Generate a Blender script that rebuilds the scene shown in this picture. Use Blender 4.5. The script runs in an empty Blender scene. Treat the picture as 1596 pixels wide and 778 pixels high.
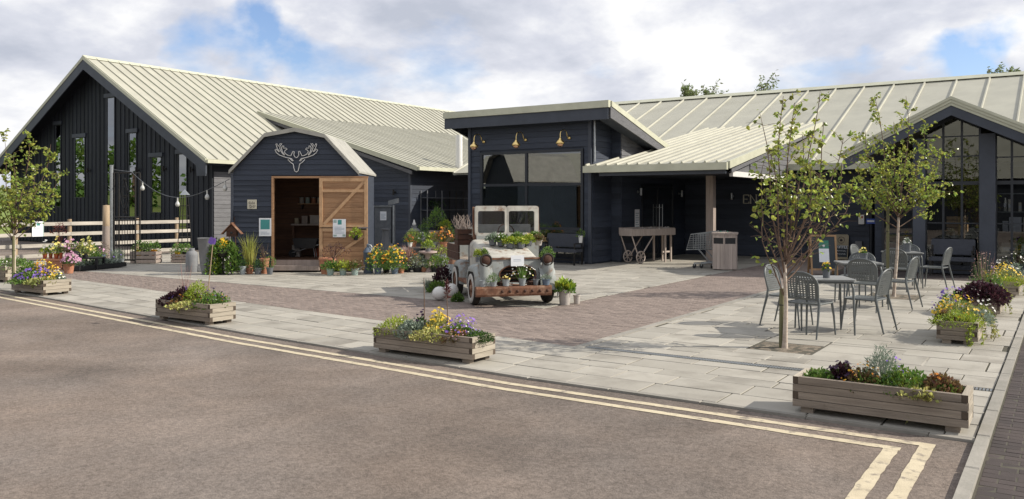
import bpy, math, random
from mathutils import Vector, Matrix, noise as mnoise
R = random.Random(7)
rad = math.radians
sc = bpy.context.scene
COL = sc.collection

# ------------------------------------------------------------------ camera, world, sun, exposure
YAW, FPX, CX, HY, EYE = rad(33.6), 1300.0, 798.0, 318.0, 1.76
FW = Vector((-math.sin(YAW), math.cos(YAW), 0)); RT = Vector((math.cos(YAW), math.sin(YAW), 0))
cam = bpy.data.cameras.new('camera'); cam_o = bpy.data.objects.new('camera', cam); COL.objects.link(cam_o)
cam_o.location = (0, 0, EYE); cam_o.rotation_euler = (rad(90), 0, YAW)
cam.sensor_width = 36; cam.lens = 36 * FPX / 1596; cam.shift_y = -(389 - HY) / 1596
cam.clip_start = 0.1; cam.clip_end = 3000
sc.camera = cam_o

SUN_EL = rad(34)
sun_h = (RT * math.cos(rad(4)) - FW * math.sin(rad(4))).normalized()
SUN_DIR = Vector((sun_h.x * math.cos(SUN_EL), sun_h.y * math.cos(SUN_EL), math.sin(SUN_EL)))
sun = bpy.data.lights.new('sun', 'SUN'); sun.energy = 4.0; sun.angle = rad(0.55); sun.color = (1.0, 0.93, 0.82)
sun_o = bpy.data.objects.new('sun', sun); COL.objects.link(sun_o)
sun_o.rotation_euler = SUN_DIR.to_track_quat('Z', 'Y').to_euler()
sc.view_settings.view_transform = 'Standard'; sc.view_settings.look = 'None'
sc.view_settings.exposure = 0.55; sc.view_settings.gamma = 1.0

def view_dir(px, py):
    return (FW + RT * ((px - CX) / FPX) + Vector((0, 0, -(py - HY) / FPX))).normalized()

def make_world():
    w = bpy.data.worlds.new('World'); sc.world = w; w.use_nodes = True
    nt = w.node_tree; N = nt.nodes; L = nt.links; N.clear()
    out = N.new('ShaderNodeOutputWorld'); bg = N.new('ShaderNodeBackground'); bg.inputs[1].default_value = 0.1
    L.new(bg.outputs[0], out.inputs[0])
    sky = N.new('ShaderNodeTexSky'); sky.sky_type = 'NISHITA'; sky.sun_disc = False
    sky.sun_elevation = SUN_EL; sky.sun_rotation = math.atan2(SUN_DIR.x, SUN_DIR.y)
    sky.air_density = 1.0; sky.dust_density = 0.6; sky.ozone_density = 1.5
    tc = N.new('ShaderNodeTexCoord')
    sep = N.new('ShaderNodeSeparateXYZ'); L.new(tc.outputs['Generated'], sep.inputs[0])
    def m(op, a, b=None, c=None):
        n = N.new('ShaderNodeMath'); n.operation = op
        for i, v in enumerate((a, b, c)):
            if v is None: continue
            if isinstance(v, (int, float)): n.inputs[i].default_value = v
            else: L.new(v, n.inputs[i])
        return n.outputs[0]
    zz = m('ADD', m('MAXIMUM', sep.outputs[2], 0.0), 0.34)
    cx = m('DIVIDE', sep.outputs[0], zz); cy = m('DIVIDE', sep.outputs[1], zz)
    cmb = N.new('ShaderNodeCombineXYZ'); L.new(cx, cmb.inputs[0]); L.new(cy, cmb.inputs[1])
    def noise(scale, detail, rough, dist=0.0, off=(0, 0, 0)):
        mp = N.new('ShaderNodeMapping'); mp.inputs['Location'].default_value = off
        L.new(cmb.outputs[0], mp.inputs[0])
        n = N.new('ShaderNodeTexNoise'); n.inputs['Scale'].default_value = scale; n.inputs['Detail'].default_value = detail
        n.inputs['Roughness'].default_value = rough; n.inputs['Distortion'].default_value = dist
        L.new(mp.outputs[0], n.inputs[0]); return n.outputs[0]
    big = noise(1.7, 10, 0.55, 0.1, (3.1, 1.7, 0))
    fine = noise(7.0, 8, .6, .1, (7, 2, 5)); cov = m('ADD', m('ADD', big, 0.10), m('MULTIPLY', fine, 0.1))
    # gaps of blue between the clouds, their outlines frayed by noise
    wn = N.new('ShaderNodeTexNoise'); wn.inputs['Scale'].default_value = 9; wn.inputs['Detail'].default_value = 6; L.new(tc.outputs['Generated'], wn.inputs[0])
    wv = N.new('ShaderNodeVectorMath'); wv.operation = 'MULTIPLY_ADD'; L.new(wn.outputs['Color'], wv.inputs[0]); wv.inputs[1].default_value = (.15, .15, .15); wv.inputs[2].default_value = (-.075, -.075, -.075)
    wa = N.new('ShaderNodeVectorMath'); wa.operation = 'ADD'; L.new(wv.outputs[0], wa.inputs[0]); L.new(tc.outputs['Generated'], wa.inputs[1]); warp = wa.outputs[0]
    for px, py, rr, dep in ((340, 92, 0.085, 0.27), (395, 60, 0.075, 0.28), (400, 22, 0.05, 0.16), (285, 105, 0.05, .12), (455, 108, 0.07, .18), (545, 140, .06, .14), (1385, 72, 0.045, 0.24), (1430, 85, .035, .16), (1505, 98, 0.06, 0.28), (1550, 108, .05, .22), (1140, 14, 0.05, 0.22), (1205, 22, .035, .12)):
        d = N.new('ShaderNodeVectorMath'); d.operation = 'DISTANCE'; L.new(warp, d.inputs[0])
        d.inputs[1].default_value = view_dir(px, py)
        t = m('SUBTRACT', 1.0, m('MINIMUM', m('DIVIDE', d.outputs['Value'], rr), 1.0))
        sm = m('MULTIPLY', m('MULTIPLY', t, t), m('SUBTRACT', 3.0, m('MULTIPLY', t, 2.0)))
        cov = m('SUBTRACT', cov, m('MULTIPLY', sm, dep * .82))
    rp = N.new('ShaderNodeValToRGB'); L.new(cov, rp.inputs[0])
    rp.color_ramp.elements[0].position = 0.42; rp.color_ramp.elements[0].color = (0, 0, 0, 1)
    rp.color_ramp.elements[1].position = 0.58; rp.color_ramp.elements[1].color = (1, 1, 1, 1)
    # body shading of the clouds: bright tops, greyer bases
    shade = noise(2.6, 12, 0.58, 0.1, (11.3, 4.2, 2.0))
    rs = N.new('ShaderNodeValToRGB'); L.new(shade, rs.inputs[0])
    e = rs.color_ramp.elements
    e[0].position = 0.34; e[0].color = (3.7, 3.95, 4.6, 1); e[1].position = 0.62; e[1].color = (7.0, 7.0, 7.05, 1)
    mid = rs.color_ramp.elements.new(0.48); mid.color = (5.0, 5.15, 5.7, 1)
    skm = N.new('ShaderNodeVectorMath'); skm.operation = 'MULTIPLY'; L.new(sky.outputs[0], skm.inputs[0]); skm.inputs[1].default_value = (0.95, 0.97, 1.12)
    mix = N.new('ShaderNodeMixRGB'); L.new(rp.outputs[0], mix.inputs[0]); L.new(skm.outputs[0], mix.inputs[1]); L.new(rs.outputs[0], mix.inputs[2])
    L.new(mix.outputs[0], bg.inputs[0])
make_world()

# ------------------------------------------------------------------ places: from the picture's measurements to metres on the ground
def at(px, py, d):
    return FW * d + RT * ((px - CX) / FPX * d) + Vector((0, 0, EYE - (py - HY) / FPX * d))
def G(px, py, z=0.0): return at(px, py, (EYE - z) * FPX / (py - HY))
def PY(px, py, y): return at(px, py, y / (FW.y + RT.y * (px - CX) / FPX))
def PX(px, py, x): return at(px, py, x / (FW.x + RT.x * (px - CX) / FPX))
def depth(p): return p[0] * FW.x + p[1] * FW.y

# ------------------------------------------------------------------ mesh building
ROOT = {}
class MB:
    def __init__(s): s.v = []; s.f = []; s.m = []; s.s = []
    def add(s, vs, fs, mi=0, smooth=False):
        o = len(s.v); s.v.extend([tuple(p) for p in vs])
        for f in fs: s.f.append(tuple(i + o for i in f)); s.m.append(mi); s.s.append(smooth)
    def box(s, x0, x1, y0, y1, z0, z1, mi=0, skip=()):
        vs = [(x0, y0, z0), (x1, y0, z0), (x1, y1, z0), (x0, y1, z0), (x0, y0, z1), (x1, y0, z1), (x1, y1, z1), (x0, y1, z1)]
        fs = dict(b=(0, 3, 2, 1), t=(4, 5, 6, 7), f=(0, 1, 5, 4), r=(1, 2, 6, 5), k=(2, 3, 7, 6), l=(3, 0, 4, 7))
        s.add(vs, [f for k, f in fs.items() if k not in skip], mi); return s
    def obox(s, c, ax, ay, az, mi=0):
        c = Vector(c); ax = Vector(ax); ay = Vector(ay); az = Vector(az)
        vs = [c + ax * i + ay * j + az * k for k in (-1, 1) for (i, j) in ((-1, -1), (1, -1), (1, 1), (-1, 1))]
        s.add(vs, [(0, 3, 2, 1), (4, 5, 6, 7), (0, 1, 5, 4), (1, 2, 6, 5), (2, 3, 7, 6), (3, 0, 4, 7)], mi); return s
    def beam(s, p, q, w, h, up=(0, 0, 1), mi=0):
        p = Vector(p); q = Vector(q); d = (q - p); n = d.normalized(); u = Vector(up)
        if abs(n.dot(u)) > 0.98: u = Vector((0, 1, 0))
        side = n.cross(u).normalized(); u2 = side.cross(n).normalized()
        return s.obox((p + q) / 2, d / 2, side * w / 2, u2 * h / 2, mi)
    def tube(s, pts, r, n=8, mi=0, cap=True, smooth=True):
        pts = [Vector(p) for p in pts]; k = len(pts); rs = r if isinstance(r, (list, tuple)) else [r] * k
        ring0 = None; vs = []; prev = None
        for i, p in enumerate(pts):
            t = (pts[min(i + 1, k - 1)] - pts[max(i - 1, 0)])
            t = t.normalized() if t.length > 1e-9 else Vector((0, 0, 1))
            if prev is None:
                a = Vector((1, 0, 0)) if abs(t.x) < 0.8 else Vector((0, 1, 0)); u = t.cross(a).normalized()
            else:
                u = (prev - t * prev.dot(t)); u = u.normalized() if u.length > 1e-6 else t.orthogonal().normalized()
            prev = u; w = t.cross(u)
            for j in range(n):
                a = 2 * math.pi * j / n; vs.append(p + (u * math.cos(a) + w * math.sin(a)) * rs[i])
        fs = []
        for i in range(k - 1):
            for j in range(n):
                a = i * n + j; b = i * n + (j + 1) % n; fs.append((a, b, b + n, a + n))
        s.add(vs, fs, mi, smooth)
        if cap:
            s.add(vs[:n], [tuple(range(n))[::-1]], mi); s.add(vs[-n:], [tuple(range(n))], mi)
        return s
    def lathe(s, prof, n=16, c=(0, 0, 0), M=None, mi=0, smooth=True):
        c = Vector(c); vs = []
        for r, z in prof:
            for j in range(n):
                a = 2 * math.pi * j / n; p = Vector((max(r, 1e-4) * math.cos(a), max(r, 1e-4) * math.sin(a), z))
                vs.append(c + (M @ p if M else p))
        fs = []
        for i in range(len(prof) - 1):
            for j in range(n):
                a = i * n + j; b = i * n + (j + 1) % n; fs.append((a, b, b + n, a + n))
        s.add(vs, fs, mi, smooth)
        return s
    def prism(s, poly, vec, mi=0):
        poly = [Vector(p) for p in poly]; vec = Vector(vec); n = len(poly)
        nrm = Vector((0, 0, 0))
        for i in range(n): nrm += (poly[i] - poly[0]).cross(poly[(i + 1) % n] - poly[0])
        if nrm.dot(vec) > 0: poly = poly[::-1]
        vs = poly + [p + vec for p in poly]
        fs = [tuple(range(n)), tuple(range(2 * n - 1, n - 1, -1))] + [(i, i + n, (i + 1) % n + n, (i + 1) % n) for i in range(n)]
        s.add(vs, fs, mi); return s
    def quad(s, a, b, c, d, mi=0): s.add([a, b, c, d], [(0, 1, 2, 3)], mi); return s
    def poly(s, pts, mi=0): s.add(pts, [tuple(range(len(pts)))], mi); return s
    def build(s, name, mats, parent=None, local=False, loc=None, angle=None):
        me = bpy.data.meshes.new(name)
        vs = s.v
        if parent is not None and not local:
            r = parent
            while r.parent: r = r.parent
            l, rz = ROOT[r.name]; c, sn = math.cos(-rz), math.sin(-rz)
            vs = [((x - l[0]) * c - (y - l[1]) * sn, (x - l[0]) * sn + (y - l[1]) * c, z - l[2]) for x, y, z in vs]
        elif loc is not None and parent is None:
            vs = [(x - loc[0], y - loc[1], z - loc[2]) for x, y, z in vs]
        me.from_pydata(vs, [], s.f)
        if not isinstance(mats, (list, tuple)): mats = [mats]
        for mm in mats: me.materials.append(mm)
        if len(mats) > 1: me.polygons.foreach_set('material_index', s.m)
        me.polygons.foreach_set('use_smooth', s.s)
        me.update()
        if angle: me.set_sharp_from_angle(angle=rad(angle))
        o = bpy.data.objects.new(name, me); COL.objects.link(o)
        if parent is not None: o.parent = parent
        elif loc is not None: o.location = loc
        return o

def tag(o, label=None, cat=None, group=None, kind=None):
    if label: o['label'] = label
    if cat: o['category'] = cat
    if group: o['group'] = group
    if kind: o['kind'] = kind
    return o
def thing(name, label, cat, loc=(0, 0, 0), rz=0.0, group=None, kind=None):
    o = bpy.data.objects.new(name, None); COL.objects.link(o); o.empty_display_size = 0.2
    o.location = loc; o.rotation_euler = (0, 0, rz); ROOT[o.name] = (tuple(loc), rz)
    return tag(o, label, cat, group, kind)
def kids(o): return [c for c in bpy.data.objects if c.parent == o]
CHILD = {}
def dup(root, loc, rz, label):
    def cp(o, par):
        c = o.copy(); COL.objects.link(c)
        if par: c.parent = par
        for k in o.children: cp(k, c)
        return c
    c = cp(root, None); c.location = loc; c.rotation_euler = (0, 0, rz); c['label'] = label; ROOT[c.name] = (tuple(loc), rz)
    return c

# ------------------------------------------------------------------ materials
def nodes(name):
    m = bpy.data.materials.new(name); m.use_nodes = True; nt = m.node_tree; nt.nodes.clear()
    o = nt.nodes.new('ShaderNodeOutputMaterial'); b = nt.nodes.new('ShaderNodeBsdfPrincipled'); nt.links.new(b.outputs[0], o.inputs[0])
    return m, nt, b, o
def pmat(name, col, rough=0.6, metal=0.0, col2=None, vscale=4.0, stretch=(1, 1, 1), detail=5, lo=0.35, hi=0.7, objvar=0.0, isl=0.0,
         bump=0.0, bscale=40.0, bdist=0.01, col3=None, c3scale=1.5, c3lo=0.55, c3hi=0.7, coord='Object', spec=0.4, transl=0.0, bstretch=None, hue=0.0):
    m, nt, b, out = nodes(name); N = nt.nodes; L = nt.links
    tc = N.new('ShaderNodeTexCoord'); src = tc.outputs[coord]
    if coord == 'Object':
        oi0 = N.new('ShaderNodeObjectInfo'); ad = N.new('ShaderNodeVectorMath'); ad.operation = 'MULTIPLY_ADD'
        cb = N.new('ShaderNodeCombineXYZ')
        for i in range(3): L.new(oi0.outputs['Random'], cb.inputs[i])
        L.new(cb.outputs[0], ad.inputs[0]); ad.inputs[1].default_value = (37.0, 53.0, 71.0); L.new(src, ad.inputs[2]); src = ad.outputs[0]
    def nz(scale, det, st):
        mp = N.new('ShaderNodeMapping'); mp.inputs['Scale'].default_value = st; L.new(src, mp.inputs[0])
        n = N.new('ShaderNodeTexNoise'); n.inputs['Scale'].default_value = scale; n.inputs['Detail'].default_value = det; n.inputs['Roughness'].default_value = 0.6
        L.new(mp.outputs[0], n.inputs[0]); return n.outputs[0]
    def ramp(f, a, bb):
        r = N.new('ShaderNodeMapRange'); L.new(f, r.inputs[0]); r.inputs[1].default_value = a; r.inputs[2].default_value = bb; return r.outputs[0]
    def mixc(f, a, bb):
        x = N.new('ShaderNodeMixRGB'); L.new(f, x.inputs[0])
        for i, c in ((1, a), (2, bb)):
            if isinstance(c, tuple): x.inputs[i].default_value = (*c, 1)
            else: L.new(c, x.inputs[i])
        return x.outputs[0]
    if col2 is None: col2 = tuple(c * 0.8 for c in col)
    c = mixc(ramp(nz(vscale, detail, stretch), lo, hi), col, col2)
    if col3 is not None: c = mixc(ramp(nz(c3scale, 7, (1, 1, 1)), c3lo, c3hi), c, col3)
    for amt, kind in ((objvar, 'o'), (isl, 'i')):
        if amt:
            if kind == 'o': oi = N.new('ShaderNodeObjectInfo'); rnd = oi.outputs['Random']
            else: ge = N.new('ShaderNodeNewGeometry'); rnd = ge.outputs['Random Per Island']
            hs = N.new('ShaderNodeHueSaturation'); mr = N.new('ShaderNodeMapRange'); L.new(rnd, mr.inputs[0])
            mr.inputs[3].default_value = 1 - amt; mr.inputs[4].default_value = 1 + amt
            L.new(mr.outputs[0], hs.inputs['Value']); L.new(c, hs.inputs['Color'])
            if hue:
                wn = N.new('ShaderNodeTexWhiteNoise'); wn.noise_dimensions = '1D'; L.new(rnd, wn.inputs['W'])
                mh = N.new('ShaderNodeMapRange'); L.new(wn.outputs[0], mh.inputs[0]); mh.inputs[3].default_value = 0.5 - hue; mh.inputs[4].default_value = 0.5 + hue
                L.new(mh.outputs[0], hs.inputs['Hue'])
            c = hs.outputs[0]
    L.new(c, b.inputs['Base Color']); b.inputs['Roughness'].default_value = rough; b.inputs['Metallic'].default_value = metal
    b.inputs['Specular IOR Level'].default_value = spec
    if bump:
        bp = N.new('ShaderNodeBump'); bp.inputs['Strength'].default_value = bump; bp.inputs['Distance'].default_value = bdist
        L.new(nz(bscale, 4, bstretch or stretch), bp.inputs['Height']); L.new(bp.outputs[0], b.inputs['Normal'])
    if transl:
        t = N.new('ShaderNodeBsdfTranslucent'); L.new(c, t.inputs[0]); mx = N.new('ShaderNodeMixShader'); mx.inputs[0].default_value = transl
        L.new(b.outputs[0], mx.inputs[1]); L.new(t.outputs[0], mx.inputs[2]); L.new(mx.outputs[0], out.inputs[0])
    return m
def glass_mat(name, tint=(0.75, 0.78, 0.77), ior=1.5, boost=1.0):
    m, nt, b, out = nodes(name); N = nt.nodes; L = nt.links
    tr = N.new('ShaderNodeBsdfTransparent'); tr.inputs[0].default_value = (*tint, 1)
    gl = N.new('ShaderNodeBsdfGlossy'); gl.inputs['Roughness'].default_value = 0.004; gl.inputs[0].default_value = (0.95, 0.97, 0.97, 1)
    fr = N.new('ShaderNodeFresnel'); fr.inputs[0].default_value = ior
    nz = N.new('ShaderNodeTexNoise'); nz.inputs['Scale'].default_value = 0.9; tc = N.new('ShaderNodeTexCoord'); L.new(tc.outputs['Object'], nz.inputs[0])
    bp = N.new('ShaderNodeBump'); bp.inputs['Strength'].default_value = 0.05; bp.inputs['Distance'].default_value = 0.02; L.new(nz.outputs[0], bp.inputs['Height'])
    L.new(bp.outputs[0], gl.inputs['Normal'])
    mu = N.new('ShaderNodeMath'); mu.operation = 'MULTIPLY'; mu.inputs[1].default_value = boost; mu.use_clamp = True; L.new(fr.outputs[0], mu.inputs[0])
    mx = N.new('ShaderNodeMixShader'); L.new(mu.outputs[0], mx.inputs[0]); L.new(tr.outputs[0], mx.inputs[1]); L.new(gl.outputs[0], mx.inputs[2])
    L.new(mx.outputs[0], out.inputs[0]); return m

M = {}
def asphalt():
    m, nt, b, out = nodes('asphalt'); N = nt.nodes; L = nt.links; tc = N.new('ShaderNodeTexCoord')
    def nz(scale, det, r=.6, d=0): n = N.new('ShaderNodeTexNoise'); n.inputs['Scale'].default_value = scale; n.inputs['Detail'].default_value = det; n.inputs['Roughness'].default_value = r; n.inputs['Distortion'].default_value = d; L.new(tc.outputs['Object'], n.inputs[0]); return n.outputs[0]
    def mr(f, a, c, lo, hi): x = N.new('ShaderNodeMapRange'); L.new(f, x.inputs[0]); x.inputs[1].default_value = a; x.inputs[2].default_value = c; x.inputs[3].default_value = lo; x.inputs[4].default_value = hi; return x.outputs[0]
    def mul(a, c): x = N.new('ShaderNodeMath'); x.operation = 'MULTIPLY'; L.new(a, x.inputs[0]); L.new(c, x.inputs[1]); return x.outputs[0]
    v = mul(mr(nz(.28, 6, .6, .8), .34, .66, .74, 1.16), mr(nz(1.1, 8, .65, .5), .3, .7, .80, 1.14))
    v = mul(v, mr(nz(30, 8, .7), .36, .62, .66, 1.12)); v = mul(v, mr(nz(7, 9, .75, .5), .30, .42, .62, 1.0))
    v = mul(v, mr(nz(90, 3, .6), .3, .42, .6, 1.0))
    cr = N.new('ShaderNodeMixRGB'); L.new(mr(nz(.5, 5), .35, .65, 0, 1), cr.inputs[0]); cr.inputs[1].default_value = (.235, .188, .155, 1); cr.inputs[2].default_value = (.205, .174, .152, 1)
    hs = N.new('ShaderNodeHueSaturation'); L.new(cr.outputs[0], hs.inputs['Color']); L.new(v, hs.inputs['Value']); L.new(hs.outputs[0], b.inputs['Base Color'])
    b.inputs['Roughness'].default_value = .92; b.inputs['Specular IOR Level'].default_value = .2
    bp = N.new('ShaderNodeBump'); bp.inputs['Strength'].default_value = .8; bp.inputs['Distance'].default_value = .012; L.new(nz(60, 5, .7), bp.inputs['Height']); L.new(bp.outputs[0], b.inputs['Normal']); return m
M['asphalt'] = asphalt()
M['yellow'] = pmat('road_paint', (0.56, 0.485, 0.345), 0.8, col2=(0.45, 0.385, 0.27), vscale=7, bump=.4, bscale=90, col3=(0.24, 0.205, 0.165), c3scale=11, c3lo=.54, c3hi=.68)
M['slab'] = pmat('slab_stone', (0.355, 0.335, 0.29), 0.85, col2=(0.30, 0.28, 0.24), vscale=1.6, detail=8, objvar=.10, bump=.4, bscale=25, bdist=.006, col3=(0.2, 0.183, 0.155), c3scale=1.3, c3lo=.5, c3hi=.72)
M['slab_far'] = pmat('slab_stone_far', (0.36, 0.335, 0.285), 0.85, col2=(0.29, 0.27, 0.23), vscale=1.6, detail=8, isl=.10, bump=.3, bscale=25, bdist=.006)
M['bed'] = pmat('paving_joint', (0.085, 0.075, 0.058), 0.95, col2=(0.06, 0.058, 0.04), vscale=3, bump=.5)
M['paver'] = pmat('block_paver', (0.225, 0.18, 0.155), 0.85, col2=(0.185, 0.148, 0.128), vscale=3, objvar=.14, bump=.3, bscale=60)
M['paver_far'] = pmat('block_paver_far', (0.225, 0.18, 0.155), 0.85, col2=(0.185, 0.148, 0.128), vscale=3, isl=.14, bump=.3, bscale=60)
M['paver_dark'] = pmat('dark_paver', (0.056, 0.043, 0.04), 0.85, col2=(0.042, 0.033, 0.031), vscale=3, objvar=.16, bump=.3, bscale=60)
M['paver_dark_far'] = pmat('dark_paver_far', (0.056, 0.043, 0.04), 0.85, col2=(0.042, 0.033, 0.031), vscale=3, isl=.16, bump=.3, bscale=60)
M['kerb'] = pmat('kerb_stone', (0.30, 0.28, 0.245), 0.85, col2=(0.22, 0.21, 0.18), vscale=5, detail=8, objvar=.1, bump=.4, bscale=40)
M['endgrain'] = pmat('dark_end_grain', (0.10, 0.075, 0.055), 0.9, col2=(0.06, 0.045, 0.033), vscale=12, detail=8)
M['soil'] = pmat('soil', (0.055, 0.04, 0.028), 0.95, col2=(0.11, 0.085, 0.055), vscale=25, bump=1, bscale=60, bdist=.02)
M['pit_soil'] = pmat('dry_pit_soil', (0.15, 0.12, 0.088), 0.95, col2=(0.23, 0.195, 0.15), vscale=14, detail=8, bump=.8, bscale=60, bdist=.015)
M['grass'] = pmat('field_grass', (0.14, 0.2, 0.035), 0.9, col2=(0.2, 0.24, 0.055), vscale=.3, detail=9, bump=.6, bscale=6, bdist=.1)
M['navy'] = pmat('navy_boards', (0.045, 0.055, 0.077), 0.55, col2=(0.033, 0.040, 0.057), vscale=2.5, stretch=(.6, .6, 6), detail=8, objvar=.22, bump=.35, bscale=10, bdist=.006, bstretch=(.6, .6, 8), spec=.3)
M['black'] = pmat('black_boards', (0.023, 0.027, 0.035), 0.6, col2=(0.015, 0.018, 0.024), vscale=2.5, stretch=(4, 4, .4), detail=8, objvar=.25, bump=.3, bscale=10, bstretch=(6, 6, .6), spec=.25)
M['navy_trim'] = pmat('navy_trim', (0.055, 0.064, 0.084), 0.5, col2=(0.042, 0.049, 0.064), vscale=2, objvar=.1, bump=.2, bscale=12)
M['lit_grey_board'] = pmat('sunlit_grey_boards', (0.13, 0.13, 0.137), 0.6, col2=(0.09, 0.09, 0.096), vscale=3, stretch=(1, 1, 5), detail=8, objvar=.12, bump=.3, bscale=14, bstretch=(1, 1, 6))  # navy boards as they look in sun: the light is in the base colour
M['roof'] = pmat('cream_roof_metal', (0.42, 0.41, 0.335), 0.5, col2=(0.36, 0.352, 0.29), vscale=1.2, stretch=(1, 1, 1), detail=8, objvar=.035, spec=.35, col3=(0.34, 0.33, 0.26), c3scale=1.1, c3lo=.54, c3hi=.85, bump=.06, bscale=3)
M['roof_trim'] = pmat('cream_trim', (0.52, 0.52, 0.40), 0.45, col2=(0.44, 0.44, 0.335), vscale=3, objvar=.05, spec=.4)
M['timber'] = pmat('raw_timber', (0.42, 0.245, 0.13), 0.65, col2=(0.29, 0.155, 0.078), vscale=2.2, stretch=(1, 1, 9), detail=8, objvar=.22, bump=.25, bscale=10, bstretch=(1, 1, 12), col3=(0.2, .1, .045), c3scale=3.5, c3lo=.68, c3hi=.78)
M['timber_lt'] = pmat('timber_shade_contrast', (0.50, 0.32, 0.18), 0.65, col2=(0.38, 0.225, 0.12), vscale=2.2, stretch=(4, 4, 4), detail=8, objvar=.1, bump=.2, bscale=20)  # door timber lightened; the colour stands in for shadow lines round rails and brace
M['shed_felt'] = pmat('grey_roof_sheet', (0.36, 0.35, 0.31), 0.7, col2=(0.27, 0.265, 0.235), vscale=4, detail=8)
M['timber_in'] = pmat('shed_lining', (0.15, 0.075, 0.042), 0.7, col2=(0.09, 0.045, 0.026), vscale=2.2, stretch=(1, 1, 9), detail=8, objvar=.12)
M['wood_grey'] = pmat('weathered_wood', (0.30, 0.25, 0.20), 0.8, col2=(0.18, 0.148, 0.118), vscale=3.0, stretch=(.7, 4, 9), detail=9, objvar=.16, bump=.6, bscale=9, bdist=.008, bstretch=(.7, 8, 14), col3=(0.075, 0.055, 0.04), c3scale=5, c3lo=.66, c3hi=.78)
M['wood_end_lit'] = pmat('weathered_wood_cross_lit', (0.40, 0.355, 0.285), 0.8, col2=(0.26, 0.225, 0.175), vscale=3.0, stretch=(4, .7, 9), detail=9, objvar=.16, bump=.6, bscale=9, bdist=.008, bstretch=(8, .7, 14), col3=(0.09, 0.07, 0.05), c3scale=5, c3lo=.66, c3hi=.78)  # weathered cross planks, colour raised to carry the sun on the end faces
M['wood_up'] = pmat('weathered_upright', (0.33, 0.27, 0.235), 0.8, col2=(0.23, 0.19, 0.165), vscale=3.0, stretch=(6, 6, .6), detail=9, objvar=.1, bump=.4, bscale=9, bdist=.006, bstretch=(8, 8, .8))
M['bleached'] = pmat('bleached_wood', (0.47, 0.395, 0.345), 0.8, col2=(0.34, 0.285, 0.25), vscale=3.0, stretch=(6, 6, .6), detail=9, objvar=.1, bump=.4, bscale=9, bdist=.006, bstretch=(8, 8, .8))
M['rail'] = pmat('fence_rail', (0.46, 0.425, 0.37), 0.8, col2=(0.30, 0.275, 0.24), vscale=3, stretch=(.6, .6, 5), detail=8, objvar=.1, bump=.3, bscale=12)
M['post'] = pmat('post_wood', (0.38, 0.29, 0.19), 0.75, col2=(0.25, 0.18, 0.12), vscale=3, stretch=(6, 6, .5), detail=8, objvar=.1, bump=.3, bscale=10)
M['brass'] = pmat('brass', (0.92, 0.70, 0.30), 0.28, 1.0, col2=(0.85, 0.62, 0.25), vscale=4)
M['copper'] = pmat('copper', (0.80, 0.5, 0.33), 0.2, 1.0)
M['glass'] = glass_mat('window_glass', (0.62, 0.66, 0.65), 1.52, 2.6)
M['shop_glass'] = glass_mat('shop_window_glass', (0.55, 0.6, 0.6), 1.52, 4.6)
M['barn_glass'] = glass_mat('barn_window_glass', (0.10, 0.12, 0.11), 1.52, 3.6)
M['truck_glass'] = glass_mat('windscreen_glass', (0.7, 0.73, 0.72), 1.5, 1.8)
M['frame'] = pmat('window_frame_paint', (0.028, 0.032, 0.04), 0.4, col2=(0.022, 0.026, 0.033), vscale=3)
M['metal_grey'] = pmat('grey_painted_metal', (0.115, 0.125, 0.125), 0.42, col2=(0.095, 0.105, 0.105), vscale=6, objvar=.05, spec=.5)
M['tabletop'] = pmat('table_top_grey', (0.23, 0.235, 0.23), 0.4, col2=(0.19, 0.195, 0.19), vscale=5, spec=.5)
M['steel'] = pmat('galvanised_steel', (0.42, 0.44, 0.45), 0.38, 0.85, col2=(0.30, 0.32, 0.33), vscale=9, detail=6)
M['zinc'] = pmat('zinc_bucket', (0.34, 0.37, 0.385), 0.5, 0.25, col2=(0.24, 0.27, 0.285), vscale=9, detail=6, objvar=.12)
M['zinc_dark'] = pmat('dark_zinc_pot', (0.15, 0.16, 0.175), 0.5, 0.2, col2=(0.1, 0.11, 0.12), vscale=9, objvar=.15)
M['mint'] = pmat('mint_pot', (0.33, 0.42, 0.39), 0.5, col2=(0.26, 0.34, 0.32), vscale=9, objvar=.12)
M['terracotta'] = pmat('terracotta', (0.42, 0.19, 0.11), 0.8, col2=(0.32, 0.145, 0.085), vscale=7, detail=8, objvar=.12, col3=(.42, .33, .27), c3scale=6, c3lo=.62, c3hi=.8)
M['redpot'] = pmat('red_pot', (0.42, 0.09, 0.035), 0.6, col2=(0.32, 0.07, 0.03), vscale=7, objvar=.12)
M['plastic'] = pmat('black_plastic', (0.018, 0.019, 0.021), 0.45, col2=(0.012, 0.012, 0.014), vscale=9)
M['bluepot'] = pmat('blue_grey_pot', (0.12, 0.16, 0.21), 0.45, col2=(0.09, 0.12, 0.17), vscale=9, objvar=.15)
M['stoneware'] = pmat('pale_stoneware', (0.42, 0.385, 0.35), 0.8, col2=(0.32, 0.29, 0.265), vscale=7, detail=8, objvar=.08, bump=.3, bscale=40)
M['pinkstone'] = pmat('pink_stone', (0.50, 0.385, 0.36), 0.8, col2=(0.4, 0.30, 0.28), vscale=7, detail=8, bump=.2, bscale=40)
M['urn'] = pmat('grey_urn', (0.20, 0.205, 0.215), 0.7, col2=(0.16, 0.165, 0.175), vscale=5, detail=8, objvar=.1, bump=.15, bscale=60)
M['iron'] = pmat('black_iron', (0.02, 0.02, 0.021), 0.5, .3, col2=(0.03, .026, .022), vscale=9)
M['rust'] = pmat('rust', (0.18, 0.082, 0.046), 0.85, .0, col2=(0.095, 0.045, 0.028), vscale=7, detail=9, bump=.5, bscale=50, col3=(.31, .2, .135), c3scale=6, c3lo=.5, c3hi=.72)
M['rust_dark'] = pmat('dark_rust', (0.085, 0.038, 0.024), 0.85, .0, col2=(0.04, 0.021, 0.015), vscale=9, detail=9, bump=.5, bscale=50)
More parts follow.
